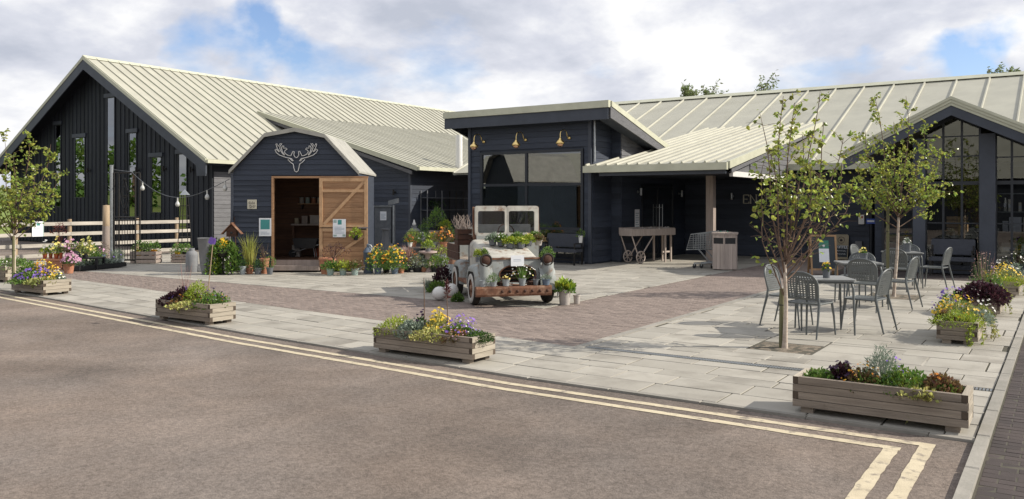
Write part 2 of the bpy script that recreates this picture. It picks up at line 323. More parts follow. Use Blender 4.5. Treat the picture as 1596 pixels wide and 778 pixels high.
M['oldpaint'] = pmat('old_white_paint', (0.49, 0.475, 0.425), 0.6, col2=(0.32, 0.305, 0.265), vscale=4, detail=9, bump=.15, bscale=30, col3=(.19, .115, .075), c3scale=7, c3lo=.54, c3hi=.68)
M['oldgrey'] = pmat('old_grey_paint', (0.315, 0.335, 0.325), 0.55, col2=(0.225, 0.24, 0.23), vscale=4, detail=9, bump=.2, bscale=30, col3=(.18, .11, .07), c3scale=6, c3lo=.55, c3hi=.70)
M['tyre'] = pmat('tyre_rubber', (0.022, 0.02, 0.019), 0.9, col2=(0.04, .035, .03), vscale=8)
M['whitewall'] = pmat('tyre_whitewall', (0.50, 0.485, 0.45), 0.8, col2=(0.35, 0.33, 0.3), vscale=6, detail=8)
M['paper'] = pmat('white_paper', (0.74, 0.76, 0.79), 0.7, col2=(0.70, 0.72, 0.75), vscale=3)
M['teal'] = pmat('teal_print', (0.055, 0.24, 0.235), 0.6, col2=(0.06, 0.27, 0.26), vscale=3)
M['greenprint'] = pmat('green_print', (0.04, 0.2, 0.14), 0.6)
M['ink'] = pmat('pale_ink', (0.36, 0.42, 0.5), 0.7)
M['cream_sign'] = pmat('cream_letters', (0.55, 0.52, 0.41), 0.5)
M['tan_sign'] = pmat('tan_sign', (0.34, 0.29, 0.2), 0.6, col2=(0.28, .24, .16), vscale=4)
M['chalk'] = pmat('chalkboard', (0.022, 0.03, 0.038), 0.6, col2=(0.03, .038, .045), vscale=3)
M['sign_brown'] = pmat('dark_brown_sign', (0.055, 0.042, 0.038), 0.6)
M['lilac_sign'] = pmat('pale_lilac_panel', (0.42, 0.42, 0.5), 0.6)
M['oak'] = pmat('oak_frame', (0.36, 0.22, 0.11), 0.55, col2=(0.27, 0.16, 0.08), vscale=3, stretch=(4, 4, .8), detail=8)
M['white'] = pmat('white_ceramic', (0.72, 0.71, 0.68), 0.35, col2=(0.66, 0.65, 0.61), vscale=4, spec=.5)
M['bulb'] = pmat('clear_bulb', (0.6, 0.6, 0.56), 0.1, spec=.8)
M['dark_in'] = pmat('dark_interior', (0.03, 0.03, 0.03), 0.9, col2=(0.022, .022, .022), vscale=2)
M['int_floor'] = pmat('interior_floor', (0.10, 0.085, 0.07), 0.6, col2=(0.08, .07, .06), vscale=2)
M['int_wall'] = pmat('interior_wall', (0.13, 0.125, 0.115), 0.8)
M['blueplate'] = pmat('blue_plate', (0.05, 0.1, 0.42), 0.5)
M['cushion'] = pmat('slate_cushion', (0.055, 0.06, 0.075), 0.8, col2=(0.045, .05, .062), vscale=9, bump=.2, bscale=200)
M['bark'] = pmat('birch_bark', (0.52, 0.45, 0.38), 0.8, col2=(0.33, 0.25, 0.19), vscale=6, stretch=(1, 1, 3), detail=8, col3=(.08, .06, .05), c3scale=9, c3lo=.62, c3hi=.7, bump=.3, bscale=30)
M['twig'] = pmat('brown_twig', (0.16, 0.1, 0.07), 0.8, col2=(0.09, .06, .045), vscale=9)
M['greenbark'] = pmat('mossy_stake', (0.17, 0.16, 0.085), 0.9, col2=(0.1, .1, .05), vscale=6, stretch=(3, 3, .6), detail=8, bump=.3)
LG = 1.35
def leafm(name, c, c2=None, isl=.35, hue=.025, tr=.3, rough=.45):
    c = tuple(min(.6, x * LG) for x in c); M[name] = pmat(name, c, rough, col2=tuple(min(.6, x * LG) for x in (c2 or tuple(x * .75 for x in c))), vscale=3, isl=isl, hue=hue, transl=tr, spec=.45); return M[name]
leafm('leaf_birch', (0.25, 0.285, 0.055), (0.15, 0.19, 0.04), .55, .035, .5, .3)
leafm('leaf_green', (0.085, 0.15, 0.028)); leafm('leaf_lime', (0.25, 0.30, 0.03), (0.16, 0.23, 0.025)); leafm('leaf_dark', (0.035, 0.075, 0.018))
leafm('leaf_silver', (0.2, 0.24, 0.19), (0.15, 0.19, 0.14)); leafm('leaf_purple', (0.045, 0.016, 0.024), (0.028, 0.012, 0.016))
leafm('leaf_var', (0.34, 0.33, 0.11), (0.16, 0.2, 0.05), .4); leafm('leaf_grass', (0.28, 0.28, 0.07), (0.2, 0.22, 0.05)); leafm('leaf_bronze', (0.15, 0.085, 0.045), (0.1, .09, .03), .4, .04)
leafm('leaf_far', (0.17, 0.21, 0.085), (0.12, 0.155, 0.06), .35); leafm('leaf_red', (0.10, 0.03, 0.02), (0.07, .02, .02)); leafm('plume', (0.30, 0.19, 0.16), (0.22, .12, .11), .3)
def flm(name, c): M[name] = pmat(name, c, .55, col2=tuple(min(1, x * 1.1) for x in c), vscale=8, isl=.2, hue=.015, transl=.2); return M[name]
flm('fl_yellow', (0.68, 0.46, 0.03)); flm('fl_orange', (0.62, 0.25, 0.02)); flm('fl_purple', (0.2, 0.11, 0.42)); flm('fl_white', (0.72, 0.71, 0.66)); flm('fl_pink', (0.55, 0.3, 0.42))
flm('fl_dark', (0.035, 0.012, 0.045)); flm('fl_rust', (0.4, 0.13, 0.03)); flm('fl_lemon', (0.7, 0.6, 0.18))
# ------------------------------------------------------------------ ground
ROAD_Z = -0.02
KERB = [(-60, 17.0), (-34, 11.8), (-27, 10.2), (-18.18, 8.5), (-9.11, 7.5), (-4.6, 7.17), (-2.1, 7.14), (-0.56, 7.12)]
def kerb_y(x):
    for (x0, y0), (x1, y1) in zip(KERB, KERB[1:]):
        if x <= x1: return y0 + (y1 - y0) * (x - x0) / (x1 - x0)
    return KERB[-1][1]
PATH_X = -0.56
def flat(name, poly, z, mat, label, cat, kind='structure'):
    b = MB(); b.poly([(x, y, z) for x, y in poly]); return tag(b.build(name, mat), label, cat, kind=kind)
flat('road', [(-1500, -1500), (1500, -1500), (1500, 1500), (-1500, 1500)], ROAD_Z, M['asphalt'], 'brown grey asphalt of the car park in the foreground', 'road')
# paving bed: one sheet under every slab and paver
bed_poly = [(x, kerb_y(x)) for x in (-27, -22, -18.18, -13, -9.11, -4.6, -2.1, PATH_X)] + [(PATH_X, 40), (-27, 40)]
flat('paving_bed', bed_poly, -0.008, M['bed'], 'dark joints between the paving slabs of the forecourt', 'paving')
flat('path_bed', [(PATH_X + .08, -3), (6, -3), (6, 40), (PATH_X + .08, 40)], -0.014, M['bed'], 'dark joints of the brick path at the right edge', 'paving')

PIT = (-3.24, -2.5, 10.05, 10.72); PIT2 = (-3.2, -2.3, 16.85, 17.75); PIT3 = (-18.7, -17.7, 8.6, 9.4)
def in_pit(x0, x1, y0, y1):
    return any(x1 > p[0] and x0 < p[1] and y1 > p[2] and y0 < p[3] for p in (PIT, PIT2))
def piece(b, pts, z, t, bev=0.006):
    """one slab or paver: a low frustum with a chamfered top"""
    cx = sum(p[0] for p in pts) / 4; cy = sum(p[1] for p in pts) / 4
    def sh(p, d):
        vx, vy = p[0] - cx, p[1] - cy; l = math.hypot(vx, vy); return (p[0] - vx / l * d, p[1] - vy / l * d)
    tz = [z + R.uniform(-.0012, .0012) for _ in pts]
    vs = [(p[0], p[1], z - t) for p in pts] + [(p[0], p[1], z - bev) for p in pts] + [(*sh(p, bev * 1.4), q) for p, q in zip(pts, tz)]
    fs = []
    for k in (0, 4):
        for i in range(4): fs.append((k + i, k + (i + 1) % 4, k + 4 + (i + 1) % 4, k + 4 + i))
    fs.append((8, 9, 10, 11)); b.add(vs, fs)
def lay(pieces, host, name, farname, mat, farmat, z, t, limit, bev, farlabel):
    pieces.sort(key=lambda pts: depth((sum(p[0] for p in pts) / 4, sum(p[1] for p in pts) / 4)))
    for pts in pieces[:limit]:
        b = MB(); piece(b, pts, z + R.uniform(-.0015, .0015), t, bev); b.build(name, mat, host)
    if pieces[limit:]:
        b = MB()
        for pts in pieces[limit:]: piece(b, pts, z + R.uniform(-.0015, .0015), t, bev)
        tag(b.build(farname, farmat, host), kind='stuff')
def rows(x0, x1, y0f, y1f, rowh, widths, gap, clipx=None):
    """courses of slabs along X, following a bent front edge"""
    out = []; v = 0.0; H = max(y1f(x) - y0f(x) for x in (x0, (x0 + x1) / 2, x1))
    while v < H - .05:
        h = R.choice(rowh); x = x0 + R.uniform(-.6, 0)
        if H - v - h < .18: h = H - v
        while x < x1:
            w = R.choice(widths) * R.uniform(.97, 1.03); a, c = max(x, x0), min(x + w, x1); x += w
            if c - a < .08: continue
            f = lambda xx, vv: y0f(xx) + (y1f(xx) - y0f(xx)) * vv / H
            g = gap * R.uniform(.4, 1.5) / 2
            pts = [(a + g, f(a, v) + g), (c - g, f(c, v) + g), (c - g, f(c, v + h) - g), (a + g, f(a, v + h) - g)]
            if in_pit(a, c, pts[0][1], pts[2][1]):
                continue
            out.append(pts)
        v += h
    return out
fore = thing('forecourt_slabs', 'pale stone slabs laid along the yellow lines', 'paving', (-5, 8, 0), kind='structure')
back_edge = lambda x: 9.0 if x > -5.05 else 9.0 + (-5.05 - x) * .11
pa = rows(-26.5, PATH_X - .01, lambda x: kerb_y(x) + .02, back_edge, [.3, .45, .45, .6], [.45, .6, .6, .75, .9], .016)
lay(pa, fore, 'slab', 'distant_slabs', M['slab'], M['slab_far'], 0, .05, 300, .003, '')
terr = thing('terrace_slabs', 'pale stone slabs under the cafe tables', 'paving', (-3, 14, 0), kind='structure')
pc = rows(-4.93, PATH_X - .01, lambda x: 9.14, lambda x: 21.6, [.3, .45, .45, .6], [.45, .6, .6, .75, .9], .016)
def infill(p, host, tree_xy):  # slabs around the square tree pit
    x0, x1, y0, y1 = p
    lay([[(x0 - w0, y0 - .45), (x0 - w0 + .7, y0 - .45), (x0 - w0 + .7, y0 - .02), (x0 - w0, y0 - .02)] for w0 in ()], host, 'slab', '', M['slab'], M['slab'], 0, .05, 99, .006, '')
lay(pc, terr, 'slab', 'distant_slabs', M['slab'], M['slab_far'], 0, .05, 300, .003, '')
# pieces that fill what the pits' slabs left open
def patch(host, p, reach=1.25):
    x0, x1, y0, y1 = p
    covered = []
    for xa, xb, ya, yb in ((x0 - reach, x0 - .02, y0 - .8, y1 + .8), (x1 + .02, min(x1 + reach, PATH_X - .05), y0 - .8, y1 + .8), (x0, x1, y0 - .8, y0 - .02), (x0, x1, y1 + .02, y1 + .8)):
        n = max(1, round((yb - ya) / .6))
        for i in range(n):
            a, c = ya + (yb - ya) * i / n, ya + (yb - ya) * (i + 1) / n
            b = MB(); piece(b, [(xa, a + .006), (xb, a + .006), (xb, c - .006), (xa, c - .006)], -.0045, .045); b.build('slab', M['slab'], host)
patch(terr, PIT); patch(terr, PIT2)
yard = thing('yard_slabs', 'pale stone slabs in front of the shed and the dark shop front', 'paving', (-12, 16, 0), kind='structure')
pb = rows(-26.5, -7.34, lambda x: 12.0, lambda x: 28.0, [.3, .45, .45, .6], [.45, .6, .6, .75, .9], .016)
lay(pb, yard, 'slab', 'distant_slabs', M['slab'], M['slab_far'], 0, .05, 300, .003, '')
def brick_rows(x0, x1, y0f, y1f, w=.2, h=.1, g=.005):
    out = []; H = y1f(x1) - y0f(x1); n = int(H / h); 
    for r in range(n):
        x = x0 - (w / 2 if r % 2 else 0)
        while x < x1:
            a, c = max(x, x0), min(x + w, x1); x += w
            if c - a < .02: continue
            q = lambda xx, k: y0f(xx) + (y1f(xx) - y0f(xx)) * k / n
            out.append([(a + g / 2, q(a, r) + g / 2), (c - g / 2, q(c, r) + g / 2), (c - g / 2, q(c, r + 1) - g / 2), (a + g / 2, q(a, r + 1) - g / 2)])
    return out
brk = thing('brick_paving', 'pinkish brick paving crossing the yard and leading to the entrance', 'paving', (-6, 12, 0), kind='structure')
pd = brick_rows(-26.5, -5.07, lambda x: back_edge(x) + .01, lambda x: 11.98) + brick_rows(-7.32, -5.07, lambda x: 11.99, lambda x: 28.0)
lay(pd, brk, 'paver', 'distant_pavers', M['paver'], M['paver_far'], -.002, .03, 300, .004, '')
tb = thing('terrace_bricks', 'darker bricks between the terrace slabs and the glazed gable', 'paving', (-3, 22, 0), kind='structure')
lay(brick_rows(-4.93, PATH_X - .01, lambda x: 21.62, lambda x: 28.0), tb, 'paver', 'distant_pavers', M['paver_dark'], M['paver_dark_far'], -.002, .03, 120, .004, '')
pth = thing('brick_path', 'dark brick path beyond the kerb at the right edge', 'paving', (.5, 8, 0), kind='structure')
lay(brick_rows(PATH_X + .095, 3.4, lambda x: 3.6, lambda x: 26.0), pth, 'paver', 'distant_pavers', M['paver_dark'], M['paver_dark_far'], -.012, .03, 300, .004, '')
# edging stones
edge = thing('edging_strip', 'flat grey edging stones between brick paving and terrace slabs', 'edging', (-5, 12, 0), kind='structure')
y = 9.0
while y < 21.6:
    b = MB(); piece(b, [(-5.06, y + .004), (-4.94, y + .004), (-4.94, y + .911), (-5.06, y + .911)], .004, .05, .008); b.build('edging_stone', M['kerb'], edge); y += .915
krb = thing('kerb', 'low kerb stones along the brick path', 'kerb', (PATH_X, 8, 0), kind='structure')
y = 2.6
while y < 26:
    b = MB(); piece(b, [(PATH_X, y + .005), (PATH_X + .085, y + .005), (PATH_X + .085, y + .91), (PATH_X, y + .91)], .022, .08, .012); b.build('kerb_stone', M['kerb'], krb); y += .915
rk = thing('road_kerb', 'thin edging stones between the road and the forecourt slabs', 'kerb', (-5, 7, 0), kind='structure')
x = -26.5
while x < PATH_X - .02:
    x1 = min(x + .915, PATH_X - .005)
    b = MB(); piece(b, [(x + .003, kerb_y(x) - .05), (x1 - .003, kerb_y(x1) - .05), (x1 - .003, kerb_y(x1) + .014), (x + .003, kerb_y(x) + .014)], .002, .06, .006); b.build('edging_stone', M['kerb'], rk); x = x1
# slotted drain
dr = thing('drain_channel', 'narrow slotted steel drain channel across the slabs', 'drain', (-2.5, 9.07, 0))
b = MB(); b.box(-4.93, PATH_X - .01, 9.02, 9.13, -.03, -.012); b.build('channel', M['plastic'], dr)
b = MB()
for k in range(int(4.35 / .03)):
    b.box(-4.92 + k * .03, -4.92 + k * .03 + .018, 9.022, 9.128, -.008, .001)
tag(b.build('grating_bars', M['steel'], dr), kind='stuff')
# double yellow lines, turning the corner
def offs(x, d): return kerb_y(x) - d
def line(name, d0, d1, xs, label, corner):
    b = MB(); fx = [xs[0]]
    for x in xs[1:]:   # short steps with worn, uneven edges where the camera is near
        n = max(1, int((x - fx[-1]) / (.09 if x > -12 else .4))); a = fx[-1]; fx += [a + (x - a) * (k + 1) / n for k in range(n)]
    xs = fx; jt = lambda: R.gauss(0, .0028)
    pts0 = [(x, offs(x, d0) + jt()) for x in xs]; pts1 = [(x, offs(x, d1) + jt()) for x in xs]; pts0[-1] = (xs[-1], offs(xs[-1], d0)); pts1[-1] = (xs[-1], offs(xs[-1], d1))
    for i in range(len(xs) - 1):
        b.quad((*pts1[i], ROAD_Z + .004), (*pts1[i + 1], ROAD_Z + .004), (*pts0[i + 1], ROAD_Z + .004), (*pts0[i], ROAD_Z + .004))
    xr, w, ye = corner
    yt = offs(xr - w / 2, d1); ys = [yt - (yt - ye) * k / 50 for k in range(51)]; e0 = [(xr - w + (jt() if k else 0), y) for k, y in enumerate(ys)]; e1 = [(xr + (jt() if k else 0), y) for k, y in enumerate(ys)]
    for k in range(50): b.quad((*e0[k + 1], ROAD_Z + .004), (*e1[k + 1], ROAD_Z + .004), (*e1[k], ROAD_Z + .004), (*e0[k], ROAD_Z + .004))
    return tag(b.build(name, M['yellow']), label, 'road marking', kind='structure')
XS = [-60, -34, -27, -22, -18.18, -13, -9.11, -7, -4.6, -3, -2.1]

line('outer_yellow_line', .265, .355, XS + [-1.5, -.8], 'outer of the double yellow lines, nearer the planters', (-.8, .1, 2.0))
line('inner_yellow_line', .49, .58, XS + [-1.5, -1.0], 'inner of the double yellow lines, nearer the car park', (-1.01, .1, 2.0))
for nm, p, lab in (('tree_pit', PIT, 'square of bare soil round the nearest young tree'), ('tree_pit', PIT2, 'square of bare soil round the tree by the second table')):
    b = MB(); n = 14; x0, x1, y0, y1 = p; vs = []
    for j in range(n + 1):
        for i in range(n + 1):
            ed = i in (0, n) or j in (0, n)
            vs.append((x0 - .03 + (x1 - x0 + .06) * i / n, y0 - .03 + (y1 - y0 + .06) * j / n, -.03 if ed else -.008 + .02 * mnoise.noise(Vector((i * .7, j * .7, x0)))))
    b.add(vs, [(j * (n + 1) + i, j * (n + 1) + i + 1, (j + 1) * (n + 1) + i + 1, (j + 1) * (n + 1) + i) for j in range(n) for i in range(n)], 0, True)
    tag(b.build(nm, M['pit_soil']), lab, 'soil', kind='structure')
# field rising beyond the fence on the left, and the far country
b = MB(); n = 30; vs = []
for j in range(n + 1):
    for i in range(n + 1):
        u, v = i / n, j / n; x = -46 - 180 * u; yy = -90 + 230 * v
        h = 0 if i == 0 else 5.0 * (1 - math.exp(-u * 3)) + .7 * mnoise.noise(Vector((x * .03, yy * .03, 0)))
        vs.append((x, yy, ROAD_Z + (.01 if i else -.05) + h))
b.add(vs, [(j * (n + 1) + i, (j + 1) * (n + 1) + i, (j + 1) * (n + 1) + i + 1, j * (n + 1) + i + 1) for j in range(n) for i in range(n)], 0, True)
tag(b.build('field', M['grass']), 'sunlit green field rising beyond the fence on the left', 'field', kind='structure')
# ------------------------------------------------------------------ buildings
def clip_boards_h(host, x0, x1, z0, z1, pitch, holes, at_fn, top_fn=None, mat=None, t=.02, name='board', prof=.013):
    """horizontal boards: each row one object, cut round the openings. at_fn(u, z, out) -> world point"""
    z = z0; i = 0
    while z < z1 - .02:
        za, zb = z, min(z + pitch, z1); z += pitch
        spans = [(x0, x1)]
        for (ha, hb, hz0, hz1) in holes:
            if zb - .02 > hz0 and za + .02 < hz1:
                ns = []
                for a, c in spans:
                    if hb <= a or ha >= c: ns.append((a, c)); continue
                    if ha > a + .02: ns.append((a, ha))
                    if hb < c - .02: ns.append((hb, c))
                spans = ns
        for a, c in spans:
            la, lb, ra, rb = a, a, c, c
            if top_fn:   # top_fn(z) -> (xmin, xmax) of the gable at that height
                (m0, m1), (n0, n1) = top_fn(za), top_fn(zb)
                la, lb, ra, rb = max(a, m0), max(a, n0), min(c, m1), min(c, n1)
                if ra - la < .05: continue
                if rb < lb: rb = lb = (lb + rb) / 2
            b = MB(); j = R.uniform(-.0015, .0015)
            g = .006
            vs = [at_fn(la, za, t + prof + j), at_fn(ra, za, t + prof + j), at_fn(rb, zb - g, t + j), at_fn(lb, zb - g, t + j),
                  at_fn(la, za, 0), at_fn(ra, za, 0), at_fn(rb, zb - g, 0), at_fn(lb, zb - g, 0)]
            b.add(vs, [(0, 1, 2, 3), (1, 5, 6, 2), (4, 0, 3, 7), (3, 2, 6, 7), (4, 5, 1, 0)]); b.build(name, mat, host)
        i += 1
def wall_mesh(name, mat, host, quads):
    b = MB()
    for q in quads: b.poly(q)
    return b.build(name, mat, host)
def window_grid(host, at_fn, x0, x1, z0, z1, xs, zs, fw=.06, fd=.07, glass='glass', frame='frame', mull=.05):
    """a window: frame with mullions, panes as sub-parts. at_fn(u, z, out)"""
    b = MB()
    def bar(a, c, za, zb, o0=0.0, o1=fd):
        p = [at_fn(a, za, o0), at_fn(c, za, o0), at_fn(c, zb, o0), at_fn(a, zb, o0)]; q = Vector(at_fn(a, za, o1)) - Vector(at_fn(a, za, o0)); b.prism(p, q)
    bar(x0 - fw, x0, z0 - fw, z1 + fw); bar(x1, x1 + fw, z0 - fw, z1 + fw); bar(x0, x1, z1, z1 + fw); bar(x0, x1, z0 - fw, z0)
    for x in xs: bar(x - mull / 2, x + mull / 2, z0, z1, .004, fd - .006)
    for z in zs:
        cuts = [x0] + list(xs) + [x1]
        for k, (a, c) in enumerate(zip(cuts, cuts[1:])):
            bar(a + (mull / 2 if k else 0), c - (mull / 2 if k < len(xs) else 0), z - mull / 2, z + mull / 2, .008, fd - .01)
    w = b.build('window', M[frame], host)
    X = [x0] + list(xs) + [x1]; Z = [z0] + list(zs) + [z1]
    for i in range(len(X) - 1):
        for j in range(len(Z) - 1):
            g = MB(); p = [at_fn(X[i], Z[j], .025), at_fn(X[i + 1], Z[j], .025), at_fn(X[i + 1], Z[j + 1], .025), at_fn(X[i], Z[j + 1], .025)]
            g.poly(p); g.build('pane', M[glass], w)
    return w
def roof_panels(host, a0, a1, b0, b1, step, mat, name='roof_panel', seam=.045, seam_w=.05, thick=.03):
    """standing-seam panels between a top edge a0-a1 and a bottom edge b0-b1"""
    a0, a1, b0, b1 = map(Vector, (a0, a1, b0, b1)); n = max(1, round((a1 - a0).length / step)); nr = (a1 - a0).cross(b0 - a0).normalized()
    if nr.z < 0: nr = -nr
    along = (a1 - a0).normalized()
    for i in range(n):
        p, q, r, s = a0.lerp(a1, i / n), a0.lerp(a1, (i + 1) / n), b0.lerp(b1, (i + 1) / n), b0.lerp(b1, i / n)
        b = MB(); dz = nr * R.uniform(-.002, .003)
        b.add([p + dz, q + dz, r + dz, s + dz, p - nr * thick, q - nr * thick, r - nr * thick, s - nr * thick], [(0, 1, 2, 3), (0, 3, 7, 4), (3, 2, 6, 7), (2, 1, 5, 6), (1, 0, 4, 5)])
        w = along * seam_w
        t0, t1 = p + nr * .002, s + nr * .002
        b.add([t0, t0 + w, t1 + w, t1, t0 + w * .25 + nr * seam, t0 + w * .75 + nr * seam, t1 + w * .75 + nr * seam, t1 + w * .25 + nr * seam],
              [(4, 5, 6, 7), (0, 4, 7, 3), (5, 1, 2, 6), (3, 7, 6, 2), (0, 1, 5, 4)])
        o = b.build(name, M[mat], host)
        # normals outward
def lantern(loc, face, label, mat='iron', group=None, bulb='white'):
    """small up-and-down wall light; face = outward horizontal direction"""
    f = Vector(face).normalized(); t = thing('wall_light', label, 'wall light', loc, 0, group); L = Vector(loc)
    b = MB(); b.lathe([(.0, -.01), (.045, -.01), (.045, .012), (0, .012)], 12, L + f * .006, Matrix.Rotation(rad(90), 3, f.cross(Vector((0, 0, 1)))) if True else None); b.build('back_plate', M[mat], t)
    b = MB(); b.tube([L + f * .012, L + f * .07], .012, 6); b.build('bracket', M[mat], t)
    b = MB(); b.lathe([(0.001, -.1), (.042, -.1), (.042, .1), (.001, .1)], 12, L + f * .11); b.build('body', M[mat], t, angle=40)
    b = MB(); b.lathe([(.001, .101), (.036, .101), (.036, .112), (.001, .112)], 12, L + f * .11); b.lathe([(.001, -.112), (.036, -.112), (.036, -.101), (.001, -.101)], 12, L + f * .11); b.build('lens', M[bulb], t)
    return t

# ---------- the big gabled barn on the left
BX, BZ, BM, BV, BW = -34.9, 8.05, .5566, 19.5, 20.2
bz = lambda x: BZ - BM * abs(x - BX)
barn = thing('barn', 'large black barn with steep pale gable roof behind the white fence', 'barn', (BX, BW, 0))
BE = -26.6; BL = -43.2; YE = 47.0
rp = MB(); rp.poly([(BX, BV + .02, BZ - .09), (BX, YE, BZ - .09), (BL, YE, bz(BL) - .09), (BL, BV + .02, bz(BL) - .09)]); rp.poly([(BX, BV + .02, BZ - .05), (BL, BV + .02, bz(BL) - .05), (BL, YE, bz(BL) - .05), (BX, YE, BZ - .05)])
rp.poly([(BX, BV + .02, BZ - .09), (BE, BV + .02, bz(BE) - .09), (BE, YE, bz(BE) - .09), (BX, YE, BZ - .09)])
roof_b = rp.build('roof', M['roof'], barn)
roof_panels(roof_b, (BX, BV, BZ), (BX, YE, BZ), (BE, BV, bz(BE)), (BE, YE, bz(BE)), .5, 'roof', seam=.045, seam_w=.03)
b = MB(); b.prism([(BX - .22, BV - .02, BZ - .09), (BX, BV - .02, BZ + .06), (BX + .22, BV - .02, BZ - .09), (BX, BV - .02, BZ - .02)], (0, YE - BV, 0)); b.build('ridge_cap', M['roof_trim'], roof_b)
for sgn, xe in ((1, BE), (-1, BL)):
    p, q = Vector((BX, BV - .03, BZ + .02)), Vector((xe, BV - .03, bz(xe) + .02))
    b = MB(); b.prism([p, q, q - Vector((0, 0, .15)), p - Vector((0, 0, .15))], (0, .12, 0)); b.build('verge_trim', M['roof_trim'], roof_b)
    p2, q2 = p + Vector((0, .02, -.15)), q + Vector((0, .02, -.15))
    b = MB(); b.prism([p2, q2, q2 - Vector((0, 0, .42)), p2 - Vector((0, 0, .42))], (0, .05, 0)); b.build('barge_board', M['navy_trim'], barn)
    b = MB(); b.prism([p2 + Vector((0, .05, -.05)), q2 + Vector((0, .05, -.05)), q2 + Vector((0, .05, -.09)), p2 + Vector((0, .05, -.09))], (0, .8, 0)); b.build('soffit', M['black'], barn)
b = MB(); b.prism([(BE - .25, BV + .0, bz(BE) - .13), (BE - .05, BV, bz(BE) - .13), (BE - .02, BV, bz(BE) - .62), (BE - .55, BV, bz(BE) - .62), (BE - .6, BV, bz(BE) - .2)], (0, .04, 0)); b.build('eaves_block', M['navy_trim'], barn)
b = MB(); b.box(BE - .02, BE + .12, BV, 25.66, bz(BE) - .15, bz(BE) - .02); b.build('gutter', M['roof_trim'], barn)
WIN = {k: None for k in ()}
wins = [(86.5, 95, 195, 323), (116.6, 132.6, 215, 308.5), (166.5, 179, 152.5, 372), (200.5, 213, 207.4, 340), (236, 252, 245, 332), (277.6, 291.5, 240, 362)]
wl = []
for x0, x1, yt, yb in wins:
    a, c = PY(x0, yt, BW), PY(x1, yb, BW); wl.append((a.x, c.x, max(.25, c.z), a.z))
wf = thing  # (front wall boards follow)
bw = MB(); bw.poly([(BL + .6, BW + .03, 0), (BE - .55, BW + .03, 0), (BE - .55, BW + .03, bz(BE - .55) - .12), (BX, BW + .03, BZ - .12), (BL + .6, BW + .03, bz(BL + .6) - .12)])
bw.poly([(BE - .55, BW + .03, 0), (BE - .55, 30, 0), (BE - .55, 30, bz(BE - .55) - .12), (BE - .55, BW + .03, bz(BE - .55) - .12)])
bw.poly([(BL + .6, BW + .03, 0), (BL + .6, 46, 0), (BL + .6, 46, bz(BL + .6) - .12), (BL + .6, BW + .03, bz(BL + .6) - .12)][::-1])
wall_b = bw.build('wall', M['black'], barn)
x = BL + .62; k = 0
while x < BE - .57:
    w = .155; x1 = min(x + w, BE - .56); out = .022 if k % 2 == 0 else .044
    segs = [(0.05, None)]
    for (a, c, z0, z1) in wl:
        if x1 > a + .01 and x < c - .01: segs = [(0.05, z0), (z1, None)]
    for z0, z1 in segs:
        ta, tb = (bz(x) - .16, bz(x1) - .16) if z1 is None else (z1, z1)
        if ta - z0 < .05 or tb - z0 < .02: continue
        b = MB(); y0, y1 = BW + .03 - out, BW + .03
        vs = [(x, y0, z0), (x1 - .004, y0, z0), (x1 - .004, y0, tb), (x, y0, ta), (x, y1, z0), (x1 - .004, y1, z0), (x1 - .004, y1, tb), (x, y1, ta)]
        b.add(vs, [(0, 1, 2, 3), (1, 5, 6, 2), (4, 0, 3, 7), (4, 5, 1, 0)]); b.build('board', M['black'], wall_b)
    x += w; k += 1
for (a, c, z0, z1) in wl:
    window_grid(barn, lambda u, z, o: (u, BW + .03 - o, z), a + .03, c - .03, z0 + .03, z1 - .03, [], [], .03, .05, 'barn_glass')
    b = MB(); b.box(a - .12, c + .12, BW - .07, BW - .018, z1 + .0, z1 + .16); b.build('lintel', M['navy_trim'], barn)
# sunlit side wall of the barn, boards coloured in a sunlit grey
clip_boards_h(wall_b, BW + .05, 25.9, .1, 3.0, .165, [], lambda u, z, o: (BE - .55 + o, u, z), None, M['lit_grey_board'])
# lean-to roof running out to the right
CY, CEX, CEZ = 25.68, -21.62, 3.24; CTX = -31.2; CTZ = bz(CTX) + .03
cm = (CTZ - CEZ) / (CEX - CTX); cz = lambda x: CEZ + cm * (CEX - x)
rl = MB(); rl.poly([(CTX, CY + .02, CTZ - .06), (CEX, CY + .02, CEZ - .06), (CEX, 40, CEZ - .06), (CTX, 40, CTZ - .06)]); low = rl.build('lean_to_roof', M['roof'], barn)
roof_panels(low, (CTX, CY, CTZ), (CTX, 40, CTZ), (CEX, CY, CEZ), (CEX, 40, CEZ), .42, 'roof', seam=.03, seam_w=.025)
p, q = Vector((CTX, CY - .04, CTZ + .05)), Vector((CEX + .02, CY - .04, CEZ + .05))
b = MB(); b.prism([p, q, q - Vector((0, 0, .2)), p - Vector((0, 0, .2))], (0, .14, 0)); b.build('verge_trim', M['roof_trim'], low)
b = MB(); b.prism([p + Vector((0, .04, -.2)), q + Vector((-.3, .04, -.2)), q + Vector((-.3, .04, -.34)), p + Vector((0, .04, -.34))], (0, .05, 0)); b.build('barge_board', M['lit_grey_board'], barn)
b = MB(); b.box(CEX, CEX + .15, CY - .02, 40, CEZ - .13, CEZ + .02); b.build('gutter', M['roof_trim'], barn)
LX = -22.25; LY = 26.0
b = MB(); b.poly([(BE - .6, LY + .02, 0), (LX, LY + .02, 0), (LX, LY + .02, cz(LX) - .1), (BE - .6, LY + .02, cz(BE - .6) - .1)]); b.poly([(LX, LY + .02, 0), (LX, 34, 0), (LX, 34, cz(LX) - .1), (LX, LY + .02, cz(LX) - .1)])
lw = b.build('lean_to_wall', M['navy'], barn)
clip_boards_h(lw, BE - .55, LX, .05, 5.0, .165, [], lambda u, z, o: (u, LY + .02 - o, z), lambda z: (BE - .55, min(LX, CEX - (z + .12 - CEZ) / cm)), M['navy'])
clip_boards_h(lw, LY + .05, 33.5, .05, 3.15, .165, [], lambda u, z, o: (LX + o, u, z), None, M['navy'])
